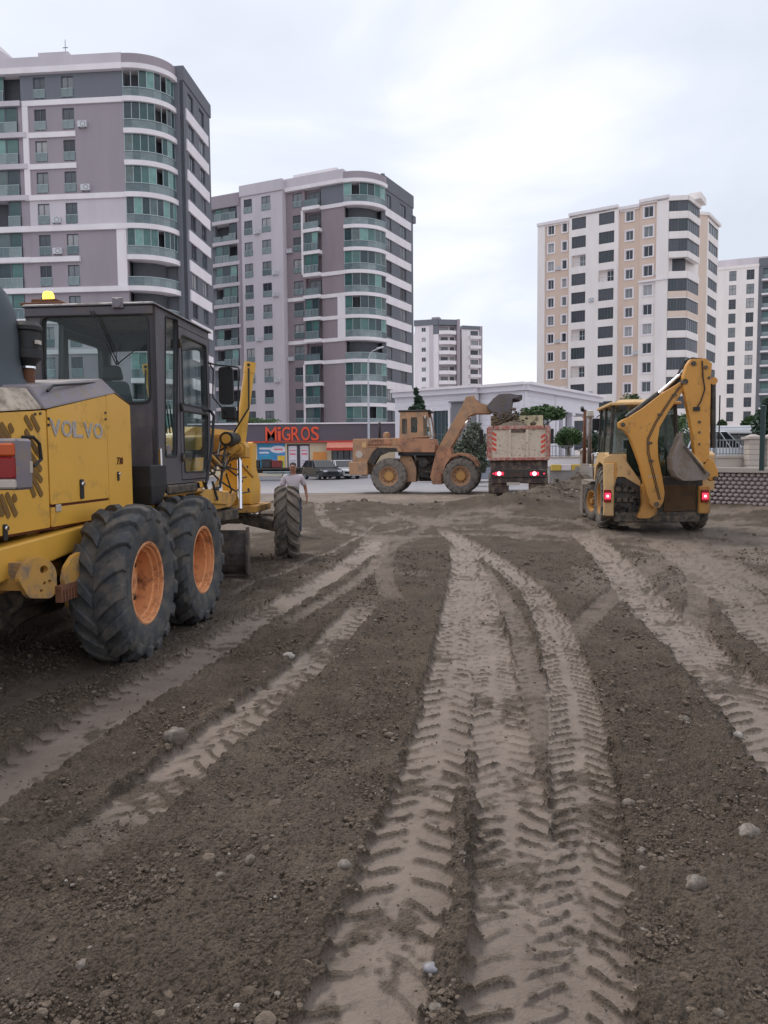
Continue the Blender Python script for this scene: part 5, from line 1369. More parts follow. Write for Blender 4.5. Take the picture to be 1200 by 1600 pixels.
# ============================================================ motor grader
def grader():
    G = Frame(-3.18, 7.62, 0.0, 5)
    g = thing('motor_grader', 'big yellow motor grader with dark grey cab and lit amber beacon', 'motor grader', G.o, G.rz)
    Y0 = -.62
    def s(px, py, y=Y0): p = G.on_y(px, py, y); return (p.x, p.z)
    def S3(px, py, y=Y0): p = G.on_y(px, py, y); return Vector(p)
    # ---- hood
    xf = s(205, 700)[0]; zt_f = s(205, 634)[1]; zt_c = s(178, 615)[1]; xc = s(178, 615)[0]
    xs, zs_ = s(70, 641); xr = -3.25; zr = zs_ - .16; zb = s(150, 815)[1]
    core = [(xr, zb), (xf, zb), (xf, zt_f), (xc, zt_c), (xs, zs_), (xr, zr)]
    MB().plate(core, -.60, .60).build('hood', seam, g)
    gap = .012
    def panel(poly, name='side_panel', mat=yel, r=.02, y=Y0):
        for sgn in (1, -1):
            MB().plate(roundpoly(poly, r), sgn * y, sgn * (y + .03) if sgn > 0 else -(y + .03)).build(name, mat, g, bevel=.006, segs=2)
    xa = s(76, 700)[0]; xb = s(168, 700)[0]; zm = s(120, 786)[1]
    zl = lambda x: zt_c + (zs_ - zt_c) * (xc - x) / (xc - xs)
    panel([(xa, zm + gap), (xb, zm + gap), (xb, zl(xb)), (xa, zl(xa))])
    panel([(xb + gap * .6, zb), (xf, zb), (xf, zt_f), (xc, zt_c), (xb + gap * .6, zl(xb + gap))])
    panel([(xa, zb + .02), (xb, zb + .02), (xb, zm - gap), (xa, zm - gap)])
    panel([(xr, zb + .02), (xa - gap * 2, zb + .02), (xa - gap * 2, zs_), (xr, zr)])
    MB().box(xf - .004, xf + .02, -.6, .6, zb, zt_f).build('front_panel', yel, g)
    # covers
    def cover(x0, x1, z0, z1, h0, h1, mat, dx=0):
        MB().frustum([(x0, -.63, z0), (x1, -.63, z1), (x1, .63, z1), (x0, .63, z0)], [(x0, -.5, z0 + h0), (x1 - dx, -.5, z1 + h1), (x1 - dx, .5, z1 + h1), (x0, .5, z0 + h0)]).build('hood_cover', mat, g, bevel=.02, segs=2)
    cover(xs - .01, xc + .02, zs_ + .005, zt_c + .005, .2, .14, cabg2)
    cover(xc + .025, xf + .03, zt_c + .005, zt_f + .01, .13, .03, cabg2)
    cover(xr, xs - .03, zr + .005, zs_ + .005, .2, .17, worn_glare)
    h0 = S3(74, 611, -.58); h1 = S3(82, 602, -.58); h2 = S3(155, 597, -.5); h3 = S3(153, 606, -.5)
    MB().tube([h0, h1, h2, h3], .013, 8).build('grab_rail', blk, g)
    a, b_ = S3(46, 683, -.68), S3(46, 728, -.66)
    MB().tube([(a.x, -.62, a.z), (a.x + .02, -.7, a.z), (a.x + .1, -.7, a.z - .05), (b_.x + .1, -.7, b_.z + .05), (b_.x, -.7, b_.z), (b_.x, -.62, b_.z)], .014, 8).build('handle', blk, g)
    # louvres
    k = 4.446
    for (x0, y0, x1, y1) in ((170, 45, 222, 140), (215, 40, 270, 150), (172, 140, 262, 310), (200, 200, 285, 335), (185, 275, 285, 425), (195, 370, 290, 500), (190, 400, 290, 600), (192, 470, 240, 608), (60, 100, 88, 160), (0, 95, 70, 205), (-40, 100, 30, 210), (0, 590, 62, 750), (40, 580, 112, 740), (90, 590, 108, 640), (-60, 560, 20, 740)):
        A = S3(x0 / k, 640 + y0 / k); B = S3(x1 / k, 640 + y1 / k)
        d = (B - A).normalized(); n = Vector((-d.z, 0, d.x)); w = .026
        pts = [A + n * w, A - n * w, B - n * w, B + n * w]
        MB().plate(roundpoly([(p.x, p.z) for p in pts], .02), Y0 - .006, Y0 + .002).build('louvre', louvre, g)
    # lettering and fittings
    c = S3(121, 671); wv = s(162, 671)[0] - s(79, 671)[0]; hv = (s(121, 659)[1] - s(121, 684)[1])
    for i, ch in enumerate('VOLVO'):
        M = axes((c.x - wv / 2 + wv * (i + .5) / 5, Y0 - .004, c.z), (1, 0, 0), (0, 0, 1)); text(ch, 'letter', lettr, g, M, wv / 5 * .94, hv, .003, .022)
    c = S3(187, 720); text('730', 'model_number', seam, g, axes((c.x, Y0 - .004, c.z), (1, 0, 0), (0, 0, 1)), .13, .07, .003)
    for px, py, w, h, m in ((127, 764, .06, .17, blk), (184, 744, .03, .09, blk), (90, 794, .08, .06, white_l), (7, 832, .05, .12, blk)):
        c = S3(px, py); o = MB().box(c.x - w / 2, c.x + w / 2, Y0 - .015, Y0, c.z - h / 2, c.z + h / 2).build('latch', m, g, bevel=.006)
        if m is blk: MB().tube([(c.x, Y0 - .03, c.z + h * .25), (c.x, Y0, c.z + h * .25)], w * .35, 10).build('latch_pin', chrome, g)
    for px, py in ((75, 654), (75, 664), (54, 647), (62, 646), (164, 645), (164, 655)):
        c = S3(px, py); MB().tube([(c.x, Y0 - .012, c.z), (c.x, Y0, c.z)], .011, 8).build('bolt', stl, g)
    # ---- rear frame rail and brackets
    yr = -.67
    rail = [s(-150, 905, yr), s(0, 857, yr), s(166, 813, yr), (s(166, 813, yr)[0] + .9, s(166, 813, yr)[1] + .05), (s(166, 813, yr)[0] + .9, s(166, 813, yr)[1] - .3), s(130, 858, yr), s(108, 866, yr), s(0, 912, yr), s(-150, 975, yr)]
    rail[0] = (xr, rail[1][1] + .0); rail[-1] = (xr, s(0, 912, yr)[1] - .0)
    for sg in (1, -1): MB().plate(rail, yr * sg, (yr + .16) * sg).build('frame_rail', yel, g, bevel=.015, segs=2)
    MB().box(xr, -1.0, -.5, .5, s(0, 941, yr)[1], s(0, 912, yr)[1] + .02).build('belly_plate', yel_d, g, bevel=.02)
    br = [s(q[0], q[1], -.78) for q in ((24, 905), (40, 873), (60, 870), (77, 878), (85, 892), (85, 925), (76, 935), (42, 935))]
    hol = [[s(65 + r * cos(t), 890 + r * sin(t), -.78) for t in np.linspace(0, 2 * pi, 13)[:-1]] for r in (6.5,)] + [[s(cx + 2.6 * cos(t), cy + 2.6 * sin(t), -.78) for t in np.linspace(0, 2 * pi, 9)[:-1]] for cx, cy in ((74, 908), (61, 923), (66, 911))]
    MB().plate(roundpoly(br, .05), -.80, -.765, 'xz', hol).box(br[0][0] + .1, br[0][0] + .2, -.765, -.6, br[0][1] - .1, br[0][1] + .1).build('hitch_bracket', yel_d, g, bevel=.006)
    qd = [s(*q, -.82) for q in ((101, 930), (97, 905), (101, 885), (112, 868), (130, 859), (132, 930))]
    MB().plate(roundpoly(qd, .02), -.84, -.8).build('wheel_guard', yel_d, g, bevel=.005)
    x0, z0 = s(90, 922, -.82); x1, z1 = s(132, 936, -.82); m = MB()
    n = 9
    for i in range(n): a_ = x0 + (x1 - x0) * i / n; m.box(a_, a_ + (x1 - x0) / n * .6, -.85, -.8, z1 + .05, z0)
    m.box(x0, x1, -.849, -.8, z0 - .01, z0 + .03).build('tooth_strip', rust, g)
    # underbody, axles
    MB().box(-2.9, -.2, -.42, .42, .55, .95).box(-2.2, .4, -.3, .3, .4, .9).tube([(-2.6, 0, .7), (3, 0, 1.0)], .09, 10).build('driveline', stl, g, bevel=.03)
    for y in (-.66, .66): MB().plate(roundpoly([(-1.15, .5), (-1.0, .9), (1.0, .9), (1.15, .5), (.9, .42), (-.9, .42)], .1), y - .1, y + .1).build('tandem_case', yel_d, g, bevel=.02)
    MB().tube([(0, -.9, .67), (0, .9, .67)], .12, 12).build('rear_axle', stl, g)
    wk = dict(R=.655, W_=.43, rr=.35, lugs=17, lugh=.046, slope=-.30, lugw=.50, tm=tyr, rm=rimo, dish=.21, hubr=.11, hubl=.05)
    for i, (x, y) in enumerate(((-.77, -1), (.77, -1), (-.77, 1), (.77, 1))): wheel(g, 'grader', (x, y * .97, .66), y, spin=.3 + i, **wk)
    wf = dict(wk); wf.update(slope=.28, tm=tyr_k, W_=.41, R=.66)
    for y in (-1, 1): wheel(g, 'grader_front', (6.1, y * .93, .57), y, spin=.2 + y, steer=.20, **wf)
    # ---- tail light on its bracket
    L0 = G.on_x(27, 690, -3.02); L1 = G.on_x(27, 766, -3.02)
    MB().box(-3.02, -2.86, L0.y, L0.y + .32, L1.z, L0.z + .02).build('tail_light_housing', cabg2, g, bevel=.015)
    hgt = L0.z - L1.z
    lens = [(amber_l, .70, .97), (red_l, .24, .69), (white_l, .03, .23)]
    for m, a_, c_ in lens: MB().box(-3.045, -3.0, L0.y + .015, L0.y + .30, L1.z + hgt * a_, L1.z + hgt * c_).build('tail_light_lens', m, g, bevel=.01)
    MB().box(-2.9, -2.87, L0.y - .004, L0.y + .01, L1.z + .1, L1.z + .17).build('reflector', white_l, g)
    MB().bar((-2.94, L0.y + .3, L1.z + .05), (-2.9, -.5, L1.z - .05), .05, .05).build('light_bracket', stl, g)
    # ---- intake stack and precleaner
    P = G.on_y(-30, 600, .05); zz = lambda py: G.on_y(-30, py, .05).z
    prof = [(.42, zz(622)), (.40, zz(607)), (.33, zz(590)), (.31, zz(565)), (.305, zz(520)), (.285, zz(490)), (.23, zz(460)), (.15, zz(440)), (.12, zz(425)), (.12, zz(405)), (.0, zz(404))]
    MB().lathe(prof, 'z', 40, c=(P.x, P.y, 0)).build('intake_stack', pmat('stack_grey_green', srgb(66, 74, 80), .55, var=.1, scale=3), g)
    P = G.on_y(45, 600, -.25); z_ = lambda py: G.on_y(45, py, -.25).z
    MB().lathe([(0, z_(503)), (.09, z_(505)), (.125, z_(512)), (.125, z_(518)), (.105, z_(520)), (.105, z_(545)), (.12, z_(547)), (.12, z_(561)), (.08, z_(566)), (.06, z_(572)), (0, z_(573))], 'z', 28, c=(P.x, P.y, 0)).build('precleaner', blk, g)
    MB().tube([(P.x, P.y, z_(612)), (P.x, P.y, z_(571))], .05, 14).build('precleaner_pipe', rust, g)
    MB().tube([(P.x, P.y, z_(576)), (P.x, P.y, z_(573))], .065, 14).build('pipe_clamp', chrome, g)
    MB().box(P.x - .06, P.x + .0, P.y - .127, P.y - .1, z_(540), z_(534)).build('sticker', white_l, g)
    # ---- cab
    X0, X1 = .74, 2.62; ya, yb = -.68, .74
    zbm = 1.47; ztp = G.on_x(246, 476, X0).z
    def rx(px, py): p = G.on_x(px, py, X0); return (p.y, p.z)
    wt, wb = rx(232, 492)[1], rx(232, 627)[1]; wl_, wr = rx(66, 492)[0], rx(231, 550)[0]
    win = roundpoly([(wr, wb), (wl_, wb), (wl_, wt), (wr, wt)], .07)
    outl = [(ya, zbm), (yb, zbm), (yb, ztp), (ya, ztp)]
    MB().plate(outl, X0, X0 + .05, 'yz', [win]).build('rear_wall', cabg, g)
    ring(roundpoly([(wr - .025, wb - .025), (wl_ + .025, wb - .025), (wl_ + .025, wt + .025), (wr - .025, wt + .025)], .09), win, X0 - .012, X0 + .01, 'window_seal', blk, g, 'yz')
    MB().plate(win, X0 + .015, X0 + .025, 'yz').build('rear_window', glass, g)
    # right side wall with slit window and door
    xd0 = s(279, 600, ya)[0]
    side = [(X0, zbm), (X1 - .12, zbm), (X1, zbm + .5), (X1 - .02, ztp), (X0, ztp)]
    slit = roundpoly([s(258, 712, ya), s(276, 712, ya), s(277, 500, ya), s(258, 495, ya)], .05)
    dop = roundpoly([(xd0 + .02, zbm + .03), (X1 - .17, zbm + .03), (X1 - .06, zbm + .5), (X1 - .07, ztp - .09), (xd0 + .02, ztp - .09)], .04)
    for sg in (1, -1):
        t0, t1 = (ya, ya + .05) if sg > 0 else (yb - .05, yb)
        MB().plate(side, t0, t1, 'xz', [slit, dop]).build('side_wall', cabg, g)
        oy = ya - .008 if sg > 0 else yb + .008
        d_in = shrink(dop, .012)
        zmid = s(300, 640, ya)[1]
        up = roundpoly([(xd0 + .12, zmid + .05), (X1 - .15, zmid + .05), (X1 - .15, ztp - .19), (xd0 + .12, ztp - .19)], .06)
        lo = roundpoly([(xd0 + .12, zbm + .13), (X1 - .24, zbm + .13), (X1 - .16, zbm + .45), (X1 - .15, zmid - .04), (xd0 + .12, zmid - .04)], .06)
        dr = MB().plate(d_in, *((oy, oy + .05) if sg > 0 else (oy - .05, oy)), 'xz', [up, lo]).build('door', cabg, g, bevel=.004)
        for w_ in (up, lo):
            ring(shrink(w_, -.022), w_, *((oy - .008, oy + .01) if sg > 0 else (oy - .01, oy + .008)), 'window_seal', blk, dr)
            MB().plate(w_, *((oy + .015, oy + .022) if sg > 0 else (oy - .022, oy - .015))).build('door_glass', glass, dr)
        ring(shrink(slit, -.02), slit, *((t0 - .01, t0 + .01) if sg > 0 else (t1 - .01, t1 + .01)), 'window_seal', blk, g)
        MB().plate(slit, *((t0 + .02, t0 + .027) if sg > 0 else (t1 - .027, t1 - .02))).build('side_glass', glass, g)
        if sg > 0:
            for z in (zbm + .3, zmid, ztp - .3): MB().tube([(xd0 + .02, oy - .02, z - .05), (xd0 + .02, oy - .02, z + .05)], .018, 8).build('door_hinge', stl, g)
            c = S3(248, 715, ya); MB().box(c.x - .02, c.x + .02, oy - .03, oy + .02, c.z - .1, c.z + .1).build('door_latch', chrome, g, bevel=.008)
            c = S3(262, 700, ya); MB().box(c.x - .06, c.x + .06, oy - .012, oy, c.z - .07, c.z + .03).build('lock_plate', cabg2, g, bevel=.01)
    fo = [(ya, zbm + .3), (yb, zbm + .3), (yb, ztp), (ya, ztp)]; fw = roundpoly([(ya + .10, zbm + .4), (yb - .1, zbm + .4), (yb - .1, ztp - .22), (ya + .1, ztp - .22)], .06)
    MB().plate(fo, X1 - .06, X1 - .01, 'yz', [fw]).build('front_wall', cabg, g); MB().plate(fw, X1 - .04, X1 - .03, 'yz').build('windscreen', glass, g)
    MB().box((X1 - .06), X1 - .0, .0, .07, zbm + .3, ztp).build('front_pillar', cabg, g)
    MB().box(X0 + .05, X1 - .15, ya + .05, yb - .05, zbm, zbm + .06).build('floor', cabg, g)
    # roof with lip
    MB().frustum([(X0 - .05, ya - .04, ztp - .0), (X1 + .05, ya - .04, ztp - .0), (X1 + .05, yb + .04, ztp), (X0 - .05, yb + .04, ztp)], [(X0 - .02, ya - .01, ztp + .035), (X1 + .02, ya - .01, ztp + .035), (X1 + .02, yb + .01, ztp + .035), (X0 - .02, yb + .01, ztp + .035)]).build('roof', cabg, g, bevel=.015, segs=2)
    MB().box(X0 - .03, X0 + .0, ya, yb, ztp - .1, ztp - .004).build('roof_fascia', cabg, g, bevel=.01)
    c = G.on_x(184, 474, X0 - .04); MB().tube([(X0 - .07, c.y, c.z), (X0 - .03, c.y, c.z)], .05, 16).box(X0 - .06, X0 - .03, c.y - .06, c.y + .06, c.z - .05, c.z + .06).build('rear_work_light', cabg2, g, bevel=.006)
    for i, px in enumerate((123, 139, 147, 159)): 
        c = G.on_x(px, 485, X0); MB().tube([(X0 - .015, c.y, c.z), (X0, c.y, c.z)], .012, 6).build('bolt', blk, g)
    w0 = G.on_x(141, 486, X0 - .04); w1 = G.on_x(182, 570, X0 - .03)
    for dy in (0, .035): MB().tube([(X0 - .04, w0.y - dy, w0.z), (X0 - .03, w1.y - dy * .8, w1.z)], .006, 6).build('wiper_arm', blk, g)
    w2 = G.on_x(222, 538, X0 - .03); MB().tube([(X0 - .03, w1.y, w1.z), (X0 - .03, w2.y, w2.z)], .006, 6).build('wiper_blade', blk, g)
    w2 = G.on_x(182, 535, X0 - .03); MB().tube([(X0 - .03, w1.y, w1.z), (X0 - .03, w2.y, w2.z)], .005, 6).build('wiper_blade', blk, g)
    # beacon on its rusty tray
    p0 = G.on_x(46, 466, X0 + .25); p1 = G.on_x(112, 466, X0 + .25); zt_ = ztp + .04
    MB().box(X0 + .05, X0 + .4, p1.y, p0.y, zt_ + .0, zt_ + .03).box(X0 + .1, X0 + .3, p1.y + .1, p0.y - .1, zt_ + .03, zt_ + .075).bar((X0 + .2, p1.y, zt_), (X0 + .2, p1.y - .09, zt_ - .06), .05, .04).build('beacon_tray', rust, g, bevel=.006)
    bp = G.on_x(75, 450, X0 + .25)
    MB().lathe([(.058, zt_ + .075), (.062, zt_ + .09), (.058, zt_ + .15), (.04, zt_ + .18), (0, zt_ + .185)], 'z', 20, c=(X0 + .25, bp.y, 0)).build('beacon', amber, g)
    # seat, console
    sx = 1.35
    c = G.on_x(182, 600, sx)
    MB().box(sx - .02, sx + .55, c.y - .26, c.y + .26, zbm + .35, zbm + .5).build('seat_cushion', blk, g, bevel=.05, segs=2)
    m = MB().frustum([(sx - .1, c.y - .27, zbm + .45), (sx + .1, c.y - .27, zbm + .45), (sx + .1, c.y + .27, zbm + .45), (sx - .1, c.y + .27, zbm + .45)], [(sx - .16, c.y - .17, c.z + .02), (sx - .02, c.y - .17, c.z + .02), (sx - .02, c.y + .17, c.z + .02), (sx - .16, c.y + .17, c.z + .02)]).build('seat_back', pmat('seat_grey', srgb(70, 78, 84), .8, var=.1), g, bevel=.05, segs=3)
    MB().frustum([(sx - .16, c.y - .12, c.z + .03), (sx - .03, c.y - .12, c.z + .03), (sx - .03, c.y + .12, c.z + .03), (sx - .16, c.y + .12, c.z + .03)], [(sx - .15, c.y - .09, c.z + .2), (sx - .05, c.y - .09, c.z + .2), (sx - .05, c.y + .09, c.z + .2), (sx - .15, c.y + .09, c.z + .2)]).build('headrest', blk, g, bevel=.04, segs=3)
    MB().box(2.05, 2.3, .0, .12, zbm, zbm + .75).lathe([(.20, 0), (.22, .012), (.20, .024), (.18, .012)], 'z', 24, c=(2.05, .06, zbm + .85), close=True).tube([(2.2, .06, zbm + .7), (2.05, .06, zbm + .85)], .02, 6).build('steering_console', blk, g, bevel=.01)
    for y in (-.3, .42): 
        for i in range(4): MB().tube([(2.0, y + i * .04 - .1, zbm + .6), (1.9, y + i * .04 - .1, zbm + .95)], .009, 5).build('lever', blk, g)
    # mirror, rails
    mx_ = 2.95
    c0 = G.on_x(352, 573, mx_); c1 = G.on_x(352, 632, mx_)
    MB().plate(roundpoly([(c0.y - .1, c1.z), (c0.y + .1, c1.z), (c0.y + .1, c0.z), (c0.y - .1, c0.z)], .06), mx_, mx_ + .05, 'yz').build('mirror', blk, g, bevel=.01)
    MB().box(mx_, mx_ + .05, c0.y - .13, c0.y + .08, c1.z - .2, c1.z - .03).build('mirror', blk, g, bevel=.02)
    ar = G.on_x(318, 568, 2.5); MB().tube([(2.55, ya, ar.z + .02), (2.8, c0.y + .1, ar.z + .02), (mx_ + .02, c0.y - .17, ar.z)], .012, 6).build('mirror_arm', blk, g)
    MB().tube([(mx_ + .05, c0.y - .17, ar.z), (mx_ + .03, c0.y - .15, c1.z - .25)], .012, 6).build('mirror_arm', blk, g)
    MB().tube([(2.6, ya, ar.z + .03), (2.8, c0.y + .12, ar.z - .05), (2.68, ya - .02, ar.z - .42), (mx_, c0.y, c1.z - .12)], .011, 6).build('mirror_stay', blk, g)
    r0 = G.on_y(322, 756, -.78); r1 = G.on_y(331, 700, -.78); r2 = G.on_y(334, 650, -.78); r3 = G.on_y(326, 641, -.72)
    MB().tube([r0, r1, r2, r2 + Vector((-.03, .02, .05)), r3, r3 + Vector((-.15, .04, 0))], .02, 8).build('hand_rail', blk, g)
    # step and clutter under the cab
    MB().box(1.0, 2.0, -.7, -.3, zbm - .12, zbm - .01).box(1.2, 2.5, -.55, .5, zbm - .3, zbm - .02).build('cab_mount', stl, g, bevel=.02)
    MB().box(.45, .9, -.72, -.35, zbm + .0, zbm + .22).frustum([(.5, -.7, zbm - .2), (.8, -.7, zbm - .2), (.8, -.4, zbm - .2), (.5, -.4, zbm - .2)], [(.45, -.72, zbm + .0), (.9, -.72, zbm), (.9, -.35, zbm), (.45, -.35, zbm)]).build('battery_box', blk, g, bevel=.01)
    for a_, b2 in (((.9, 1.35), (1.3, 1.0)), ((1.3, 1.35), (.95, 1.0)), ((1.3, 1.35), (1.7, 1.0)), ((1.7, 1.35), (1.35, 1.0))): MB().bar((a_[0], -.62, a_[1]), (b2[0], -.62, b2[1]), .04, .05).build('brace', yel_d, g)
    MB().box(.85, 2.3, -.68, -.58, 1.33, 1.38).box(.6, 2.6, -.45, .45, .95, 1.3).build('articulation_frame', yel_d, g, bevel=.02)
    rnd = random.Random(4)
    for i in range(9):
        x = rnd.uniform(1.6, 2.9); y = rnd.uniform(-.68, -.3)
        MB().tube([(x, y, 1.45), (x + rnd.uniform(-.2, .2), y - .05, 1.2), (x + .5, y + .1, 1.1 + rnd.uniform(0, .3)), (x + .9, y + .2, 1.3)], .017, 6).build('hose', blk, g)
    # ---- front frame (gooseneck)
    gn = [(2.3, 1.1), (2.3, 1.55), (2.7, 1.72), (3.0, 2.1), (3.5, 2.22), (5.6, 2.22), (6.15, 2.1), (6.4, 1.75), (6.4, .85), (5.95, .85), (5.85, 1.45), (5.5, 1.82), (4.6, 1.9), (3.6, 1.86), (3.15, 1.5), (2.8, 1.1)]
    MB().plate(roundpoly(gn, .12), -.17, .17).build('gooseneck_frame', yel, g, bevel=.02, segs=2)
    MB().plate([s(303, 765, -.45), s(303, 682, -.45), s(324, 680, -.45), s(318, 762, -.45)], -.47, -.2).build('tank_panel', yel, g, bevel=.015)
    MB().plate(roundpoly([(5.75, .95), (6.45, .95), (6.5, 1.3), (6.2, 1.6), (6.25, 2.0), (5.95, 2.05), (5.85, 1.5)], .06), -.36, -.18).build('nose_plate', yel, g, bevel=.015)
    MB().box(5.6, 6.7, -.5, .5, .82, .94).build('nose_base', yel_d, g, bevel=.01)
    # saddle and lift cylinders
    sx_ = 4.25
    for sg in (-1, 1):
        bot = G.on_x(374, 700, sx_); top = G.on_x(391, 566, sx_)
        Yb = bot.y if sg < 0 else -bot.y; Yt = top.y if sg < 0 else -top.y
        B_ = Vector((sx_, Yb, bot.z)); T_ = Vector((sx_, Yt, top.z)); d = (T_ - B_)
        MB().tube([B_ - d * .02, T_ - d * .03], .088, 18).lathe([(0, 0)], 'z', 4).build('lift_cylinder', yel, g) if False else MB().tube([B_ - d * .02, B_ + d * .02, B_ + d * .021, T_ - d * .12, T_ - d * .119, T_], .08, 18, radii=[.105, .105, .085, .078, .088, .088]).build('lift_cylinder', yel, g)
        MB().tube([T_ + Vector((-.11, 0, -.05)), T_ + Vector((-.085, 0, -.05))], .022, 8).build('cylinder_port', blk, g)
        lowp = Vector((sx_ - .35, Yb * 1.15, 1.0))
        MB().tube([B_, lowp], .035, 12).build('lift_rod', chrome, g)
        MB().tube([B_ + Vector((-.14, 0, -.02)), B_ + Vector((.14, 0, -.02))], .1, 14).box(sx_ - .1, sx_ + .1, Yb - .14, Yb + .14, bot.z - .16, bot.z + .03).build('cylinder_yoke', yel_d, g, bevel=.02)
        MB().tube([T_ + Vector((-.1, 0, -.1)), T_ + Vector((-.14, 0, -.7)), B_ + Vector((-.14, 0, .3)), B_ + Vector((-.1, sg * -.2, 0)), (sx_ - .5, sg * .2, 1.75)], .014, 6).build('hose', blk, g)
    MB().plate(roundpoly([(-.75, 1.95), (-.45, 2.12), (.45, 2.12), (.75, 1.95), (.55, 1.75), (.2, 1.85), (-.2, 1.85), (-.55, 1.75)], .06), sx_ - .12, sx_ + .12, 'yz').build('saddle', yel_d, g, bevel=.02)
    c = G.on_x(358, 686, 3.9); MB().tube([(3.75, c.y, c.z), (4.2, c.y, c.z)], .105, 18).lathe([(.0, 3.73), (.07, 3.735), (.07, 3.75)], 'x', 16, c=(0, c.y, c.z), mi=1).build('sideshift_cylinder', [blk, yel_d], g)
    MB().tube([(4.1, -.62, 1.95), (3.6, .55, 1.05)], .07, 12).build('sideshift_cylinder', yel_d, g)
    for yy, q in ((-.5, .3), (-.42, .1)): MB().tube([(3.9, yy, 2.0), (3.4, yy - .05, 1.65 - q), (3.0, yy, 1.6 - q), (2.6, yy + .1, 1.75)], .018, 6).build('hose', blk, g)
    for (p0, p1, w) in (((318, 700), (352, 735), .05), ((352, 735), (330, 770), .05), ((360, 705), (395, 745), .045)):
        A_, B2 = G.on_y(*p0, -.5), G.on_y(*p1, -.5); MB().bar(A_, B2, w, w).build('strut', yel_d, g, bevel=.008)
    rnh = random.Random(12)
    for i in range(10):
        A_ = G.on_y(rnh.uniform(318, 350), rnh.uniform(690, 740), -.45); B2 = G.on_y(rnh.uniform(355, 392), rnh.uniform(690, 770), -.5)
        Mid = (A_ + B2) / 2 + Vector((0, -.08, -.18 * rnh.random() - .05)); MB().tube([A_, (A_ + Mid) / 2 + Vector((0, 0, -.04)), Mid, (B2 + Mid) / 2 + Vector((0, 0, -.03)), B2], .013, 6).build('hose', blk, g)
    for px, py in ((380, 705), (386, 730), (378, 752), (388, 765)):
        A_ = G.on_y(px, py, -.37); MB().tube([(A_.x, -.385, A_.z), (A_.x, -.36, A_.z)], .025, 8).build('bolt', blk, g)
    # drawbar, circle, blade
    MB().plate(roundpoly([(5.9, -.08), (5.9, .08), (3.7, .62), (2.9, .62), (2.9, -.62), (3.7, -.62)], .05), 1.06, 1.2, 'xy', [roundpoly([(5.0, 0), (3.8, .42), (3.8, -.42)], .05)]).build('drawbar', yel_d, g, bevel=.015)
    MB().lathe([(.78, .9), (.78, 1.02), (.62, 1.02), (.62, .9)], 'z', 40, c=(3.4, 0, 0), close=True).build('circle', stl, g)
    xb = S3(305, 768, -.6); 
    MB().plate(roundpoly([s(305, 772, -.6), s(318, 764, -.6), s(352, 770, -.6), s(352, 788, -.6), s(318, 786, -.6)], .03), -.66, -.5).build('frame_arm', yel_d, g, bevel=.01)
    bl_len = 3.66; m = MB(); n = 9; vs = []
    for yy in (-bl_len / 2, bl_len / 2):
        for i in range(n):
            t = i / (n - 1) * 1.9 - .95; vs.append((-.28 * cos(t) + .28, yy, .33 + .33 * sin(t) / sin(.95)))
        for i in reversed(range(n)):
            t = i / (n - 1) * 1.9 - .95; vs.append((-.28 * cos(t) + .255, yy, .33 + .33 * sin(t) / sin(.95)))
    N2 = 2 * n; fs = [tuple(range(N2)), tuple(range(2 * N2 - 1, N2 - 1, -1))] + [(i, (i + 1) % N2, (i + 1) % N2 + N2, i + N2) for i in range(N2)]
    m.add(vs, fs)
    bl = m.build('blade', stl_b, g, bevel=.004); bl.location = (3.55, 1.0, .03); bl.rotation_euler = (0, 0, .12)
    o = MB().box(.1, .14, -bl_len / 2 - .01, bl_len / 2 + .01, -.04, .12).build('cutting_edge', stl_b, bl); 
    o = MB().plate(roundpoly([(-.1, .0), (.16, .0), (.2, .35), (.12, .7), (-.05, .72), (-.12, .35)], .05), -bl_len / 2 - .03, -bl_len / 2).build('end_bit', stl_b, bl)
    MB().bar((-.05, -1.4, .3), (-.05, 1.4, .3), .07, .07).box(-.16, -.02, -.7, -.45, .1, .8).box(-.16, -.02, .45, .7, .1, .8).build('blade_support', stl, bl)
    # front axle
    MB().frustum([(5.98, -.12, .6), (6.22, -.12, .6), (6.22, -.12, .86), (5.98, -.12, .86)], [(6.0, -.74, .45), (6.2, -.74, .45), (6.2, -.74, .62), (6.0, -.74, .62)]).frustum([(5.98, .12, .6), (6.22, .12, .6), (6.22, .12, .86), (5.98, .12, .86)], [(6.0, .74, .45), (6.2, .74, .45), (6.2, .74, .62), (6.0, .74, .62)]).box(5.97, 6.23, -.121, .121, .6, .9).build('front_axle', stl, g, bevel=.02)
    for sg in (-1, 1):
        MB().tube([(6.1, sg * .70, .64), (6.1, sg * .82, .64)], .1, 12).build('hub', stl, g)
        MB().bar((5.85, sg * .1, .78), (5.9, sg * .72, .76), .05, .05).tube([(5.86, sg * .15, .8), (5.88, sg * .5, .78)], .04, 8).build('steering_cylinder', stl, g)
    MB().tube([(5.84, -.5, .79), (5.86, -.3, .8)], .05, 10).build('tie_rod', chrome, g)
grader()
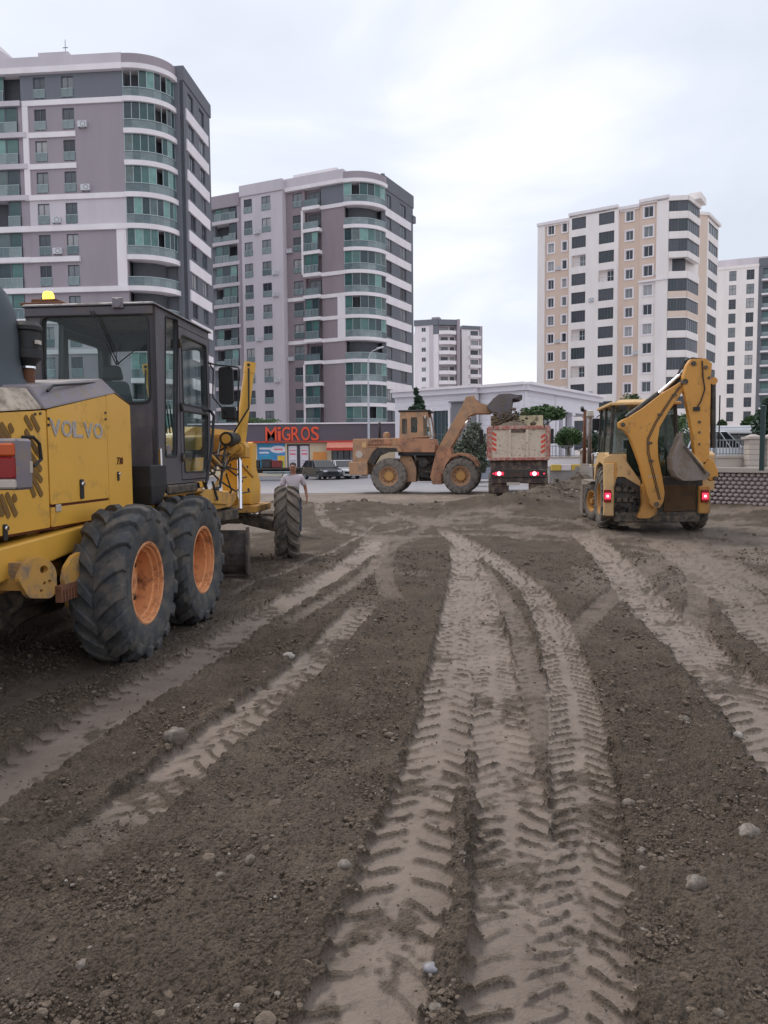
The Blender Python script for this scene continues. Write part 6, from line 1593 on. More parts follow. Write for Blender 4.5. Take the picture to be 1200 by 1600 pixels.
# ============================================================ backhoe loader
by = pmat('backhoe_yellow', srgb(208, 148, 66), .45, var=.08, scale=2, dirt=srgb(140, 108, 70), dirt_amt=.2, dirt_scale=4, dirt_low=1.15)
bcream = pmat('backhoe_faded_yellow', srgb(214, 176, 122), .5, var=.08, scale=2, dirt=srgb(150, 124, 92), dirt_amt=.15, dirt_scale=4, dirt_low=1.15)
bgrey = pmat('bucket_grey', srgb(132, 122, 116), .55, metal=.2, var=.15, scale=4, dirt=DUST, dirt_amt=.5, dirt_scale=6)
bdark = pmat('backhoe_black', (.028, .025, .024), .5, var=.25, scale=5, dirt=(.12, .095, .07), dirt_amt=.4, dirt_scale=6)
def backhoe():
    B = Frame(6.33, 18.25, .05, 8)
    b = thing('backhoe_loader', 'yellow backhoe loader seen from behind, boom folded up and red tail lights lit', 'backhoe', B.o, B.rz)
    xb = -1.5
    def q(px, py, x=xb): w = B.on_x(px, py, x); return (w.y, w.z)      # (local y, local z) on a plane across the machine
    def P(px, py, x=xb): return B.on_x(px, py, x)
    # boom
    boom = [(1066, 595), (1031, 616), (1004, 637), (981, 652), (972, 656), (965, 661), (966, 669), (974, 673), (982, 683), (990, 703), (999, 728), (1005, 753), (1011, 775), (1015, 788), (1021, 794), (1029, 793), (1035, 784), (1037, 770), (1033, 744), (1027, 715), (1026, 690), (1029, 668), (1042, 645), (1058, 622), (1070, 606)]
    o = MB().plate([q(*p) for p in boom], xb - .12, xb + .12, 'yz').build('boom', by, b, bevel=.015, segs=2)
    for px, py, r in ((972, 664, .045), (1024, 787, .05), (1066, 600, .06)):
        c = P(px, py); MB().tube([(xb - .15, c.y, c.z), (xb + .15, c.y, c.z)], r, 16).build('pin', stl, o)
    c = P(1018, 744); text('416', 'model_number', white_l, o, axes((xb - .124, c.y, c.z), (0, -1, 0), (0, 0, 1)), .2, .06, .002)
    stick = [(1075, 563), (1098, 562), (1108, 570), (1106, 592), (1105, 650), (1104, 709), (1099, 722), (1088, 722), (1081, 712), (1078, 680), (1072, 648), (1065, 612), (1063, 592), (1069, 572)]
    o = MB().plate([q(*p) for p in stick], xb - .24, xb - .0, 'yz').build('stick', by, b, bevel=.012, segs=2)
    for px, py, r in ((1079, 570, .05), (1066, 598, .06), (1098, 576, .04), (1103, 592, .03), (1088, 660, .03), (1088, 676, .025), (1088, 694, .022)):
        c = P(px, py); MB().tube([(xb - .265, c.y, c.z), (xb + .02, c.y, c.z)], r, 14).build('pin', stl, o)
    hs = [P(1092, 566), P(1093, 590), P(1096, 610), P(1090, 628), P(1083, 640)]; MB().tube([(xb - .27, v.y, v.z) for v in hs], .014, 6).build('hose', blk, o)
    c = P(1083, 640); MB().box(xb - .28, xb - .24, c.y - .07, c.y + .06, c.z - .04, c.z + .04).build('hose_clamp', blk, o)
    ln = [P(1030, 780), P(1020, 740), P(1012, 706), P(1012, 686), P(1024, 660), P(1046, 626), P(1062, 604)]
    for k in (0, .035): MB().tube([(xb - .135, v.y + k, v.z) for v in ln], .009, 5).build('grease_line', bdark, b)
    for px, py in ((1016, 720), (1014, 692), (1030, 648), (1052, 618)):
        c = P(px, py); MB().box(xb - .15, xb - .12, c.y - .04, c.y + .06, c.z - .02, c.z + .02).build('line_clamp', stl, b)
    # boom cylinder along the back of the boom
    A, C_, D = P(979, 655), P(1029, 617), P(1062, 588)
    o = MB().tube([(xb, A.y, A.z + .03), (xb, C_.y, C_.z + .03)], .065, 16).build('boom_cylinder', bdark, b)
    MB().tube([(xb, C_.y, C_.z + .03), (xb, D.y, D.z + .03)], .033, 12).build('rod', chrome, o)
    A2, C2 = P(1040, 612), P(1074, 578); MB().tube([(xb + .08, A2.y, A2.z - .02), (xb + .08, C2.y, C2.z)], .05, 10).build('hose_guard', blk, b)
    for k in range(3): 
        s_ = [P(1060, 590), P(1072, 571 - k * 2), P(1085, 563 - k), P(1099, 563)]; MB().tube([(xb + .1 + k * .04, v.y, v.z + .05) for v in s_], .015, 6).build('hose', blk, b)
    # bucket cylinder right of the stick
    A, C_ = P(1112, 597), P(1112, 700)
    o = MB().tube([(xb - .1, A.y, A.z), (xb - .1, C_.y, C_.z)], .058, 14).build('bucket_cylinder', bdark, b)
    MB().tube([(xb - .16, A.y, A.z + .01), (xb - .02, A.y, A.z + .01)], .08, 16).build('cylinder_eye', by, o)
    MB().tube([(xb - .2, A.y - .12, A.z - .3), (xb - .2, A.y - .12, C_.z)], .014, 6).build('hose', blk, b)
    # linkage
    lk = [(1104, 716), (1112, 721), (1118, 736), (1118, 748), (1108, 752), (1098, 745), (1094, 728)]
    MB().plate([q(*p) for p in lk], xb - .2, xb - .05, 'yz').build('bucket_link', by, b, bevel=.01)
    lk = [(1070, 709), (1076, 707), (1094, 726), (1091, 732), (1072, 714)]
    MB().plate([q(*p) for p in lk], xb - .3, xb - .22, 'yz').build('bucket_link', bcream, b, bevel=.008)
    for px, py in ((1100, 741), (1088, 738), (1113, 747)):
        c = P(px, py); MB().tube([(xb - .3, c.y, c.z), (xb + .05, c.y, c.z)], .045, 12).build('pin', stl, b)
    # digging bucket: two cheeks and a curved shell
    ck = [(1054, 684), (1046, 700), (1040, 716), (1041, 733), (1047, 744), (1057, 750), (1072, 750), (1093, 748), (1097, 738), (1082, 728), (1066, 711)]
    pts = [q(*p) for p in ck]; m = MB()
    for x in (xb - .62, xb - .12): m.plate(pts, x, x + .03, 'yz')
    sh = pts[:9]; inn = shrink(sh, .02); vs = []
    for (a1, a2), (b1, b2) in zip(sh, inn): vs += [(xb - .61, a1, a2), (xb - .10, a1, a2), (xb - .10, b1, b2), (xb - .61, b1, b2)]
    fs = []
    for i in range(len(sh) - 1):
        for k in range(4): fs.append((i * 4 + k, i * 4 + (k + 1) % 4, i * 4 + 4 + (k + 1) % 4, i * 4 + 4 + k))
    m.add(vs, fs); m.build('digging_bucket', bgrey, b, bevel=.008)
    for i in range(5):
        x = xb - .6 + i * .12; c = P(1054, 684); MB().frustum([(x, c.y - .03, c.z - .06), (x + .06, c.y - .03, c.z - .06), (x + .06, c.y + .03, c.z - .06), (x, c.y + .03, c.z - .06)], [(x + .01, c.y - .045, c.z + .1), (x + .05, c.y - .045, c.z + .1), (x + .05, c.y - .03, c.z + .1), (x + .01, c.y - .03, c.z + .1)]).build('bucket_tooth', bgrey, b)
    e = [P(1058, 697), P(1090, 738)]; MB().tube([(xb - .64, v.y, v.z) for v in e], .03, 8).build('bucket_lip', stl, b)
    # swing post, rear frame, stabilisers
    xr = -1.05; Yr = xr
    def R(px, py, x=xr): return q(px, py, x)
    MB().plate(roundpoly([R(999, 758), R(1008, 750), R(1018, 775), R(1022, 800), R(1010, 808), R(992, 808), R(1000, 788)], .04), xr - .35, xr - .05, 'yz').build('swing_post', by, b, bevel=.02)
    y0, z0 = R(958, 806); y1, z1 = R(1098, 744)
    MB().box(xr - .03, xr + .12, y1, y0, z0, z1).build('rear_frame', bdark, b, bevel=.02)
    pl = [R(1036, 800), R(1086, 797), R(1086, 758), R(1036, 758)]
    MB().plate(pl, xr - .06, xr - .035, 'yz').build('rear_plate', pmat('muddy_brown_plate', srgb(84, 62, 40), .8, var=.25, scale=6), b, bevel=.01)
    c = P(1074, 772, Yr - .1); text('CAT', 'badge', bdark, b, axes((xr - .063, c.y, c.z), (0, -1, 0), (0, 0, 1)), .2, .08, .002)
    yb0, zb0 = R(960, 815); yb1, zb1 = R(1092, 800)
    MB().box(xr - .1, xr + .1, yb1, yb0, zb0, zb1).build('slide_rail', stl, b, bevel=.015)
    # valve and hose clutter
    rn = random.Random(2)
    for i in range(16):
        px, py = rn.uniform(962, 998), rn.uniform(754, 802); c = P(px, py, Yr - .1)
        e = Vector((0, rn.uniform(-.22, .22), rn.uniform(-.06, .06)))
        MB().tube([(xr - .05 - rn.random() * .1, c.y, c.z), (xr - .18, c.y + e.y / 2, c.z + e.z + .03), (xr - .08, c.y + e.y, c.z + e.z)], .026, 7).build('hydraulic_hose', blk if i % 3 else stl, b)
    for i in range(6):
        px, py = 966 + 5 * (i % 3) * 2, 765 + 16 * (i // 3); c = P(px, py, Yr); MB().box(xr - .09, xr - .02, c.y - .06, c.y + .06, c.z - .05, c.z + .05).build('valve_block', stl, b, bevel=.012)
    # stabiliser legs folded up at each side
    ys, zs = R(1098, 700); 
    for (pa, pb) in (((1091, 700), (1107, 802)), ((944, 722), (958, 806))):
        a_, za = R(*pa); c_, zc = R(*pb)
        fr = MB().box(xr - .12, xr + .1, min(a_, c_), max(a_, c_), zc, zc + (za - zc) * (.42 if pa[0] > 1000 else .98)).build('stabiliser', by if pa[0] > 1000 else bcream, b, bevel=.02)
    a_ = P(1100, 800, Yr); MB().frustum([(xr - .1, a_.y - .1, a_.z - .02), (xr + .1, a_.y - .1, a_.z - .02), (xr + .1, a_.y + .1, a_.z - .02), (xr - .1, a_.y + .1, a_.z - .02)], [(xr - .08, a_.y - .05, a_.z - .02 + .12), (xr + .08, a_.y - .05, a_.z + .1), (xr + .08, a_.y + .07, a_.z + .1), (xr - .08, a_.y + .07, a_.z + .1)]).build('stabiliser_foot', stl, b)
    # tail lights
    for px in (949, 1101):
        c = P(px, 775, Yr - .13); o = MB().box(xr - .17, xr - .12, c.y - .08, c.y + .08, c.z - .14, c.z + .14).build('tail_light', red_l, b, bevel=.012)
        MB().box(xr - .185, xr - .17, c.y - .065, c.y + .065, c.z - .07, c.z + .07).build('brake_lens', redglow, o)
        MB().lathe([(.0, -.199), (.02, -.198), (.03, -.19)], 'x', 12, c=(xr, c.y, c.z)).build('bulb', whiteglow, o)
    # rear fenders
    for sg in (1, -1):
        fp = [(-1.0, 1.72), (-.75, 1.78), (.2, 1.78), (.75, 1.5), (.95, 1.1), (.8, 1.1), (.55, 1.45), (0, 1.56), (-.6, 1.5), (-.85, 1.2), (-1.0, .9)]
        w = .46
        MB().plate(roundpoly(fp, .06), sg * 1.18, sg * (1.18 - w)).build('fender', bcream, b, bevel=.02, segs=2)
    fpp = [R(943, 716), R(956, 709), R(972, 712), R(1000, 752), R(1000, 760), R(975, 745), R(962, 745), R(960, 760), R(943, 760)]
    MB().plate(roundpoly(fpp, .03), xr - .06, xr + .06, 'yz').build('fender_face', bcream, b, bevel=.015)
    fpp = [R(945, 722), R(963, 722), R(963, 748), R(948, 748)]; MB().plate(roundpoly(fpp, .02), xr - .08, xr - .061, 'yz').build('fender_box', by, b, bevel=.008)
    wk = dict(R=.70, W_=.44, rr=.38, lugs=18, lugh=.034, slope=-.35, lugw=.42, tm=tyr_k, rm=by, dish=.14, hubr=.1)
    for sg in (-1, 1): wheel(b, 'backhoe_rear', (0, sg * .98, .69), sg, spin=.3, **wk)
    wf = dict(R=.50, W_=.34, rr=.27, lugs=15, lugh=.026, slope=-.35, lugw=.45, tm=tyr_k, rm=by, dish=.1, hubr=.07)
    for sg in (-1, 1): wheel(b, 'backhoe_front', (2.2, sg * .95, .50), sg, spin=.2, steer=.30, **wf)
    # chassis, engine hood
    MB().box(-1.0, 3.4, -.35, .35, .55, .95).tube([(0, -.9, .68), (0, .9, .68)], .13, 10).tube([(2.2, -.85, .5), (2.2, .85, .5)], .09, 10).build('chassis', bdark, b, bevel=.03)
    MB().frustum([(.9, -.42, .9), (3.0, -.4, .9), (3.0, .4, .9), (.9, .42, .9)], [(.9, -.42, 1.75), (2.95, -.38, 1.55), (2.95, .38, 1.55), (.9, .42, 1.75)]).build('engine_hood', by, b, bevel=.05, segs=2)
    # cab: pillars, glass, roof
    xc0, xc1 = -.95, 1.0; zt = q(950, 634, xc0)[1]; zf = .95; ywb, ywt = .74, .62
    yl = q(958, 640, xc0)[0]; yrr = yl - 1.36; yc = (yl + yrr) / 2
    W2b, W2t = .76, .67
    def corner(x, sg, z): t = (z - zf) / (zt - zf); return Vector((x, yc + sg * (W2b + (W2t - W2b) * t), z))
    for x in (xc0, .1, xc1):
        for sg in (-1, 1): MB().bar(corner(x + (.0), sg, zf + (.45 if x == xc0 else 0)), corner(x * .96, sg, zt), .07, .07).build('cab_pillar', bdark, b, bevel=.008)
    for sg in (-1, 1):
        for xa, xe in ((xc0 + .05, .07), (.14, xc1 - .04)):
            MB().frustum([corner(xa, sg, zf + .5), corner(xe, sg, zf + .5), corner(xe, sg, zf + .5) + Vector((0, .01, 0)), corner(xa, sg, zf + .5) + Vector((0, .01, 0))], [corner(xa, sg, zt - .05), corner(xe, sg, zt - .05), corner(xe, sg, zt - .05) + Vector((0, .01, 0)), corner(xa, sg, zt - .05) + Vector((0, .01, 0))]).build('side_glass', glass_b, b)
        MB().box(xc0 + .1, xc1, yc + sg * W2b - .03, yc + sg * W2b + .03, zf, zf + .5).build('cab_side', bdark, b, bevel=.01)
    for x, lo in ((xc0, .35), (xc1 * .97, .3)):
        a_, c_, d_, e_ = corner(x, -1, zf + lo), corner(x, 1, zf + lo), corner(x * .97, 1, zt - .04), corner(x * .97, -1, zt - .04)
        v = Vector((.01, 0, 0)); MB().add([a_, c_, d_, e_, a_ + v, c_ + v, d_ + v, e_ + v], [(0, 1, 2, 3), (7, 6, 5, 4)]).build('rear_glass' if x < 0 else 'windscreen', glass_b, b)
    MB().box(xc0 - .12, xc1 + .12, yc - W2t - .1, yc + W2t + .1, zt, zt + .07).frustum([(xc0 - .05, yc - W2t, zt + .07), (xc1, yc - W2t, zt + .07), (xc1, yc + W2t, zt + .07), (xc0 - .05, yc + W2t, zt + .07)], [(xc0 + .1, yc - .5, zt + .14), (xc1 - .15, yc - .5, zt + .14), (xc1 - .15, yc + .5, zt + .14), (xc0 + .1, yc + .5, zt + .14)]).build('roof', bcream, b, bevel=.02, segs=2)
    for dy in (-.5, .5): MB().box(xc0 - .19, xc0 - .12, yc + dy - .08, yc + dy + .08, zt - .12, zt - .01).build('work_light', blk, b, bevel=.01)
    MB().box(-.75, -.2, yc - .25, yc + .25, zf + .1, zf + .45).box(-.3, -.15, yc - .25, yc + .25, zf + .4, zf + 1.15).build('seat', blk, b, bevel=.05)
    for dy in (-.25, .0, .22): MB().tube([(-.85, yc + dy, zf), (-.8, yc + dy, zf + .8)], .02, 6).build('control_lever', blk, b)
    MB().box(xc0, xc1, yc - W2b + .05, yc + W2b - .05, zf - .1, zf).build('cab_floor', bdark, b)
    # front loader arms, bucket, exhaust, mirrors
    for sg in (-1, 1):
        MB().plate(roundpoly([(.9, 1.5), (1.15, 1.6), (2.6, 1.1), (3.3, .55), (3.5, .35), (3.3, .25), (3.0, .5), (2.4, .95), (1.0, 1.35)], .08), sg * .52, sg * .62).build('loader_arm', by, b, bevel=.015)
        MB().tube([(1.0, sg * .57, 1.2), (2.6, sg * .57, .9)], .05, 8).build('loader_cylinder', bdark, b)
    m = MB(); pr = [(3.35, .2), (3.4, .9), (3.6, 1.05), (3.66, 1.0), (3.5, .85), (3.45, .25), (4.2, .1), (4.2, .06), (3.4, .08)]
    m.plate(pr, -1.15, 1.15, 'xz'); m.plate([(3.35, .08), (3.4, .9), (3.62, 1.03), (4.2, .08)], -1.18, -1.15).plate([(3.35, .08), (3.4, .9), (3.62, 1.03), (4.2, .08)], 1.15, 1.18).build('loader_bucket', bgrey, b, bevel=.008)
    def PF(px, py, x): return B.on_x(px, py, x)
    a_, c_ = PF(913, 705, 2.0), PF(914, 640, 2.0); MB().tube([(2.0, a_.y, 1.5), (2.0, c_.y, c_.z)], .045, 10, radii=[.05, .04]).build('exhaust_pipe', rust, b)
    c_ = PF(910, 640, 2.0); MB().tube([(1.95, c_.y, c_.z - .02), (2.07, c_.y, c_.z + .05)], .05, 10).build('exhaust_cap', blk, b)
    c0, c1 = PF(922, 644, 1.5), PF(922, 700, 1.5); MB().tube([(1.5, c0.y, 1.5), (1.5, c0.y, c0.z)], .07, 10, radii=[.055, .045]).build('air_intake', bgrey, b)
    MB().lathe([(0, c0.z + .06), (.09, c0.z + .03), (.1, c0.z - .1), (.06, c0.z - .14)], 'z', 14, c=(1.5, c0.y, 0)).build('air_cap', white_l, b)
    for px, x, s_ in ((932, 1.1, 1), (1085, 1.1, -1)):
        c_ = PF(px, 662, x); MB().plate(roundpoly([(c_.y - .1, c_.z - .17), (c_.y + .1, c_.z - .17), (c_.y + .1, c_.z + .13), (c_.y - .1, c_.z + .13)], .04), x, x + .05, 'yz').build('mirror', blk, b, bevel=.008)
        MB().tube([(x, c_.y, c_.z + .15), (x - .05, yc + s_ * .66, c_.z + .25)], .013, 6).build('mirror_arm', blk, b)
    MB().tube([(1.2, 1.15, 1.1), (1.2, 1.2, 1.75), (1.0, .9, 1.8)], .02, 6).build('hand_rail', chrome, b)
    MB().box(1.4, 2.9, .95, 1.2, 1.02, 1.06).build('front_fender', bgrey, b, bevel=.02)
backhoe()

# ============================================================ wheel loader
ly = pmat('loader_ochre', srgb(184, 142, 108), .65, var=.10, scale=1.5, dirt=srgb(150, 126, 108), dirt_amt=.45, dirt_scale=3)
lred = pmat('loader_rusty_ochre', srgb(184, 134, 104), .7, var=.12, scale=2, dirt=srgb(140, 108, 92), dirt_amt=.5, dirt_scale=3)
hubm = pmat('loader_hub', srgb(186, 140, 84), .7, var=.1)
def loader():
    n0 = at(607, 744, 35.2); h = 100; hr = radians(h)
    lft = Vector((-cos(hr), sin(hr), 0)); o0 = n0 + lft * 1.22
    B = Frame(o0.x, o0.y, .09, h)
    b = thing('wheel_loader', 'dusty ochre wheel loader tipping its raised bucket over the dump truck', 'wheel loader', B.o, B.rz)
    def s(px, py, y=-1.1): p = B.on_y(px, py, y); return (p.x, p.z)
    wk = dict(R=.80, W_=.56, rr=.43, lugs=20, lugh=.03, slope=-.25, lugw=.5, tm=tyr_d, rm=ly, dish=.16, hubm=hubm, hubr=.22)
    wx = s(720, 744)[0]
    for x in (0, wx):
        for sg in (-1, 1): wheel(b, 'loader', (x, sg * .94, .80), sg, spin=x, **wk)
    def pl(pts, y0, y1, name, mat, bev=.03, yy=None):
        return MB().plate([s(px, py, y0 if yy is None else yy) for px, py in pts], y0, y1).build(name, mat, b, bevel=bev, segs=2)
    # rear body: hood with the counterweight
    pl([(551, 686), (623, 684), (623, 706), (600, 706), (585, 712), (576, 722), (575, 741), (551, 742)], -.75, .75, 'engine_hood', ly)
    pl([(544, 722), (574, 722), (574, 742), (546, 742)], -1.1, 1.1, 'counterweight', ly)
    pl([(575, 688), (612, 687), (612, 698), (575, 699)], -.78, -.76, 'side_panel', lred, .01)
    c = s(590, 689, -.79); text('ORDU', 'lettering', seam, b, axes((c[0], -.785, c[1]), (1, 0, 0), (0, 0, 1)), .55, .11, .003)
    c = s(593, 694.5, -.79); text('BELEDİYESİ', 'lettering', seam, b, axes((c[0], -.785, c[1]), (1, 0, 0), (0, 0, 1)), 1.1, .11, .003)
    c = s(561, 710, -.78); MB().plate(circ(c[0], c[1], .17), -.775, -.765 + .01).build('emblem', white_l, b)
    c = s(569, 695, -.78); MB().box(c[0] - .1, c[0] + .1, -.785, -.76, c[1] - .14, c[1] + .1).build('plate', bcream, b, bevel=.01)
    pl([(574, 722), (582, 706), (590, 699), (622, 699), (628, 706), (606, 706), (592, 712), (584, 726)], -1.15, -.7, 'rear_fender', bdark, .02)
    pl([(590, 697), (622, 697), (628, 706), (622, 706), (619, 700), (592, 700)], -1.17, -.8, 'fender_trim', ly, .01)
    MB().tube([(1.0, .1, 2.5), (1.0, .1, 3.1)], .07, 10).build('exhaust', blk, b)
    c = s(593, 660, .1); MB().tube([(c[0], .1, 2.5), (c[0], .1, c[1])], .06, 10).build('exhaust', blk, b)
    c = s(604, 683, 0); MB().lathe([(0, .3), (.15, .25), (.17, .1), (.14, 0)], 'z', 16, c=(c[0], 0, c[1] - .05)).build('air_cleaner', ly, b)
    # cab
    pl([(621, 685), (677, 685), (680, 695), (679, 707), (622, 707)], -.85, .85, 'cab_base', lred)
    out_ = [(624, 686), (625, 644), (668, 643), (675, 682)]
    wins = [[(628, 678), (628, 654), (636, 654), (636, 678)], [(642, 676), (642, 652), (652, 652), (652, 676)]]
    w3 = [(662, 681), (661, 650), (667, 650), (673, 681)]
    for y0, y1 in ((-.78, -.73), (.73, .78)):
        MB().plate([s(*p, y=-.75) for p in out_], y0, y1, 'xz', [roundpoly([s(*p, y=-.75) for p in w], .06) for w in wins + [w3]]).build('cab_wall', ly, b)
        for w in wins + [w3]: MB().plate(roundpoly([s(*p, y=-.75) for p in w], .06), (y0 + y1) / 2 - .004, (y0 + y1) / 2 + .004).build('cab_glass', glass, b)
    xa, za = s(625, 644, -.75); xe, _ = s(668, 643, -.75); _, zw = s(650, 683, -.75)
    MB().box(xa, xa + .05, -.73, .73, zw, za).build('cab_rear_wall', ly, b)
    MB().box(xa - .08, xe + .12, -.84, .84, za, za + .09).build('roof', blk, b, bevel=.03)
    c = s(664, 652, -.86); MB().lathe([(0, 0), (.08, .02), (.09, .1)], 'x', 14, c=(c[0] - .05, -.86, c[1])).build('work_light', white_l, b)
    MB().box(xa + .3, xa + .9, -.25, .25, zw, zw + .25).box(xa + .3, xa + .42, -.25, .25, zw, zw + .85).build('seat', blk, b, bevel=.04)
    # middle: articulation, dark machinery
    pl([(622, 707), (680, 707), (680, 712), (622, 712)], -.8, .8, 'cab_floor', blk, .01)
    pl([(625, 712), (642, 712), (650, 730), (650, 753), (622, 753)], -.6, .6, 'rear_frame', ly)
    pl([(650, 712), (678, 712), (676, 752), (655, 752)], -.3, .3, 'articulation_joint', bdark)
    rn = random.Random(5)
    for i in range(10):
        x, z = s(rn.uniform(645, 672), rn.uniform(714, 748), -.5); MB().tube([(x, -.55, z), (x + rn.uniform(-.3, .3), -.6, z + rn.uniform(-.2, .1)), (x + .3, -.4, z - .1)], .04, 6).build('hose', blk if i % 2 else stl, b)
    MB().tube([(s(662, 722, -.5)[0], -.62, s(662, 722, -.5)[1]), (s(662, 722, -.5)[0], -.3, s(662, 722, -.5)[1])], .22, 14).build('brake_drum', bdark, b)
    pl([(676, 745), (690, 745), (690, 757), (678, 757)], -.5, -.3, 'step', bdark, .01)
    # front frame and fender
    pl([(676, 757), (672, 745), (681, 705), (688, 697), (704, 700), (706, 712), (694, 724), (690, 740), (690, 757)], -.75, .75, 'front_frame', lred)
    pl([(686, 735), (690, 722), (702, 712), (716, 707), (730, 709), (742, 717), (748, 728), (745, 729), (738, 719), (728, 713), (716, 711), (704, 716), (696, 727), (692, 742)], -1.2, -.7, 'front_fender', lred, .01)
    pl([(686, 735), (690, 722), (702, 712), (716, 707), (730, 709), (742, 717), (748, 728), (745, 729), (738, 719), (728, 713), (716, 711), (704, 716), (696, 727), (692, 742)], .7, 1.2, 'front_fender', lred, .01, -1.1)
    # lift arms
    arm = [(688, 706), (686, 697), (716, 645), (722, 634), (734, 629), (769, 633), (772, 641), (764, 646), (742, 646), (733, 650), (703, 702), (696, 709)]
    for y in (-.55, .45): pl(arm, y, y + .1, 'lift_arm', ly, .012, -.5)
    MB().box(s(724, 640, 0)[0], s(724, 640, 0)[0] + .3, -.5, .5, s(724, 643, 0)[1], s(724, 637, 0)[1]).build('cross_tube', ly, b, bevel=.02)
    A, C_ = s(694, 702, -.3), s(736, 648, -.3)
    for y in (-.32, .32):
        M1 = (A[0] + (C_[0] - A[0]) * .55, A[1] + (C_[1] - A[1]) * .55)
        MB().tube([(A[0], y, A[1] - .1), (M1[0], y, M1[1] - .1)], .08, 10).build('lift_cylinder', ly, b)
        MB().tube([(M1[0], y, M1[1] - .1), (C_[0], y, C_[1] - .1)], .045, 10).build('lift_rod', chrome, b)
    z1 = [(722, 634), (728, 620), (741, 618), (748, 634), (737, 640)]
    pl(z1, -.12, .12, 'bellcrank', ly, .012, -.1)
    MB().tube([(s(705, 690, 0)[0], 0, s(705, 690, 0)[1]), (s(730, 626, 0)[0], 0, s(730, 626, 0)[1])], .07, 10).build('tilt_cylinder', ly, b)
    A, C_ = s(742, 626, 0), s(765, 640, 0); MB().bar((A[0], 0, A[1]), (C_[0], 0, C_[1]), .1, .1).build('tilt_link', ly, b)
    # bucket tipped forward: shell between two cheeks
    out2 = [(760, 637), (771, 624), (780, 617), (797, 616), (814, 619), (812, 622), (801, 624)]
    tip = (797, 661); lo_ = [(797, 661), (789, 661), (778, 652), (768, 643)]
    pts = out2 + lo_
    loc_ = [s(px, py, -.9) for px, py in pts]
    m = MB()
    for y in (-1.36, 1.32): m.plate(loc_, y, y + .04)
    shell = [s(*p, y=-.9) for p in ((797, 661), (789, 661), (778, 652), (768, 643), (760, 637), (771, 624), (780, 617), (797, 616), (814, 619))]
    inn = shrink(shell, .04); vs = []
    for (a1, a2), (b1, b2) in zip(shell, inn): vs += [(a1, -1.33, a2), (a1, 1.33, a2), (b1, 1.33, b2), (b1, -1.33, b2)]
    fs = []
    for i in range(len(shell) - 1):
        for k in range(4): fs.append((i * 4 + k, i * 4 + (k + 1) % 4, i * 4 + 4 + (k + 1) % 4, i * 4 + 4 + k))
    m.add(vs, fs); m.build('bucket', pmat('loader_bucket_steel', srgb(104, 98, 102), .6, metal=.2, var=.2, scale=2, dirt=DUST, dirt_amt=.4), b, bevel=.01)
    t0 = s(814, 619, -.9); MB().box(t0[0] - .1, t0[0] + .06, -1.36, 1.36, t0[1] - .03, t0[1] + .02).build('cutting_edge', stl_b, b)
loader()

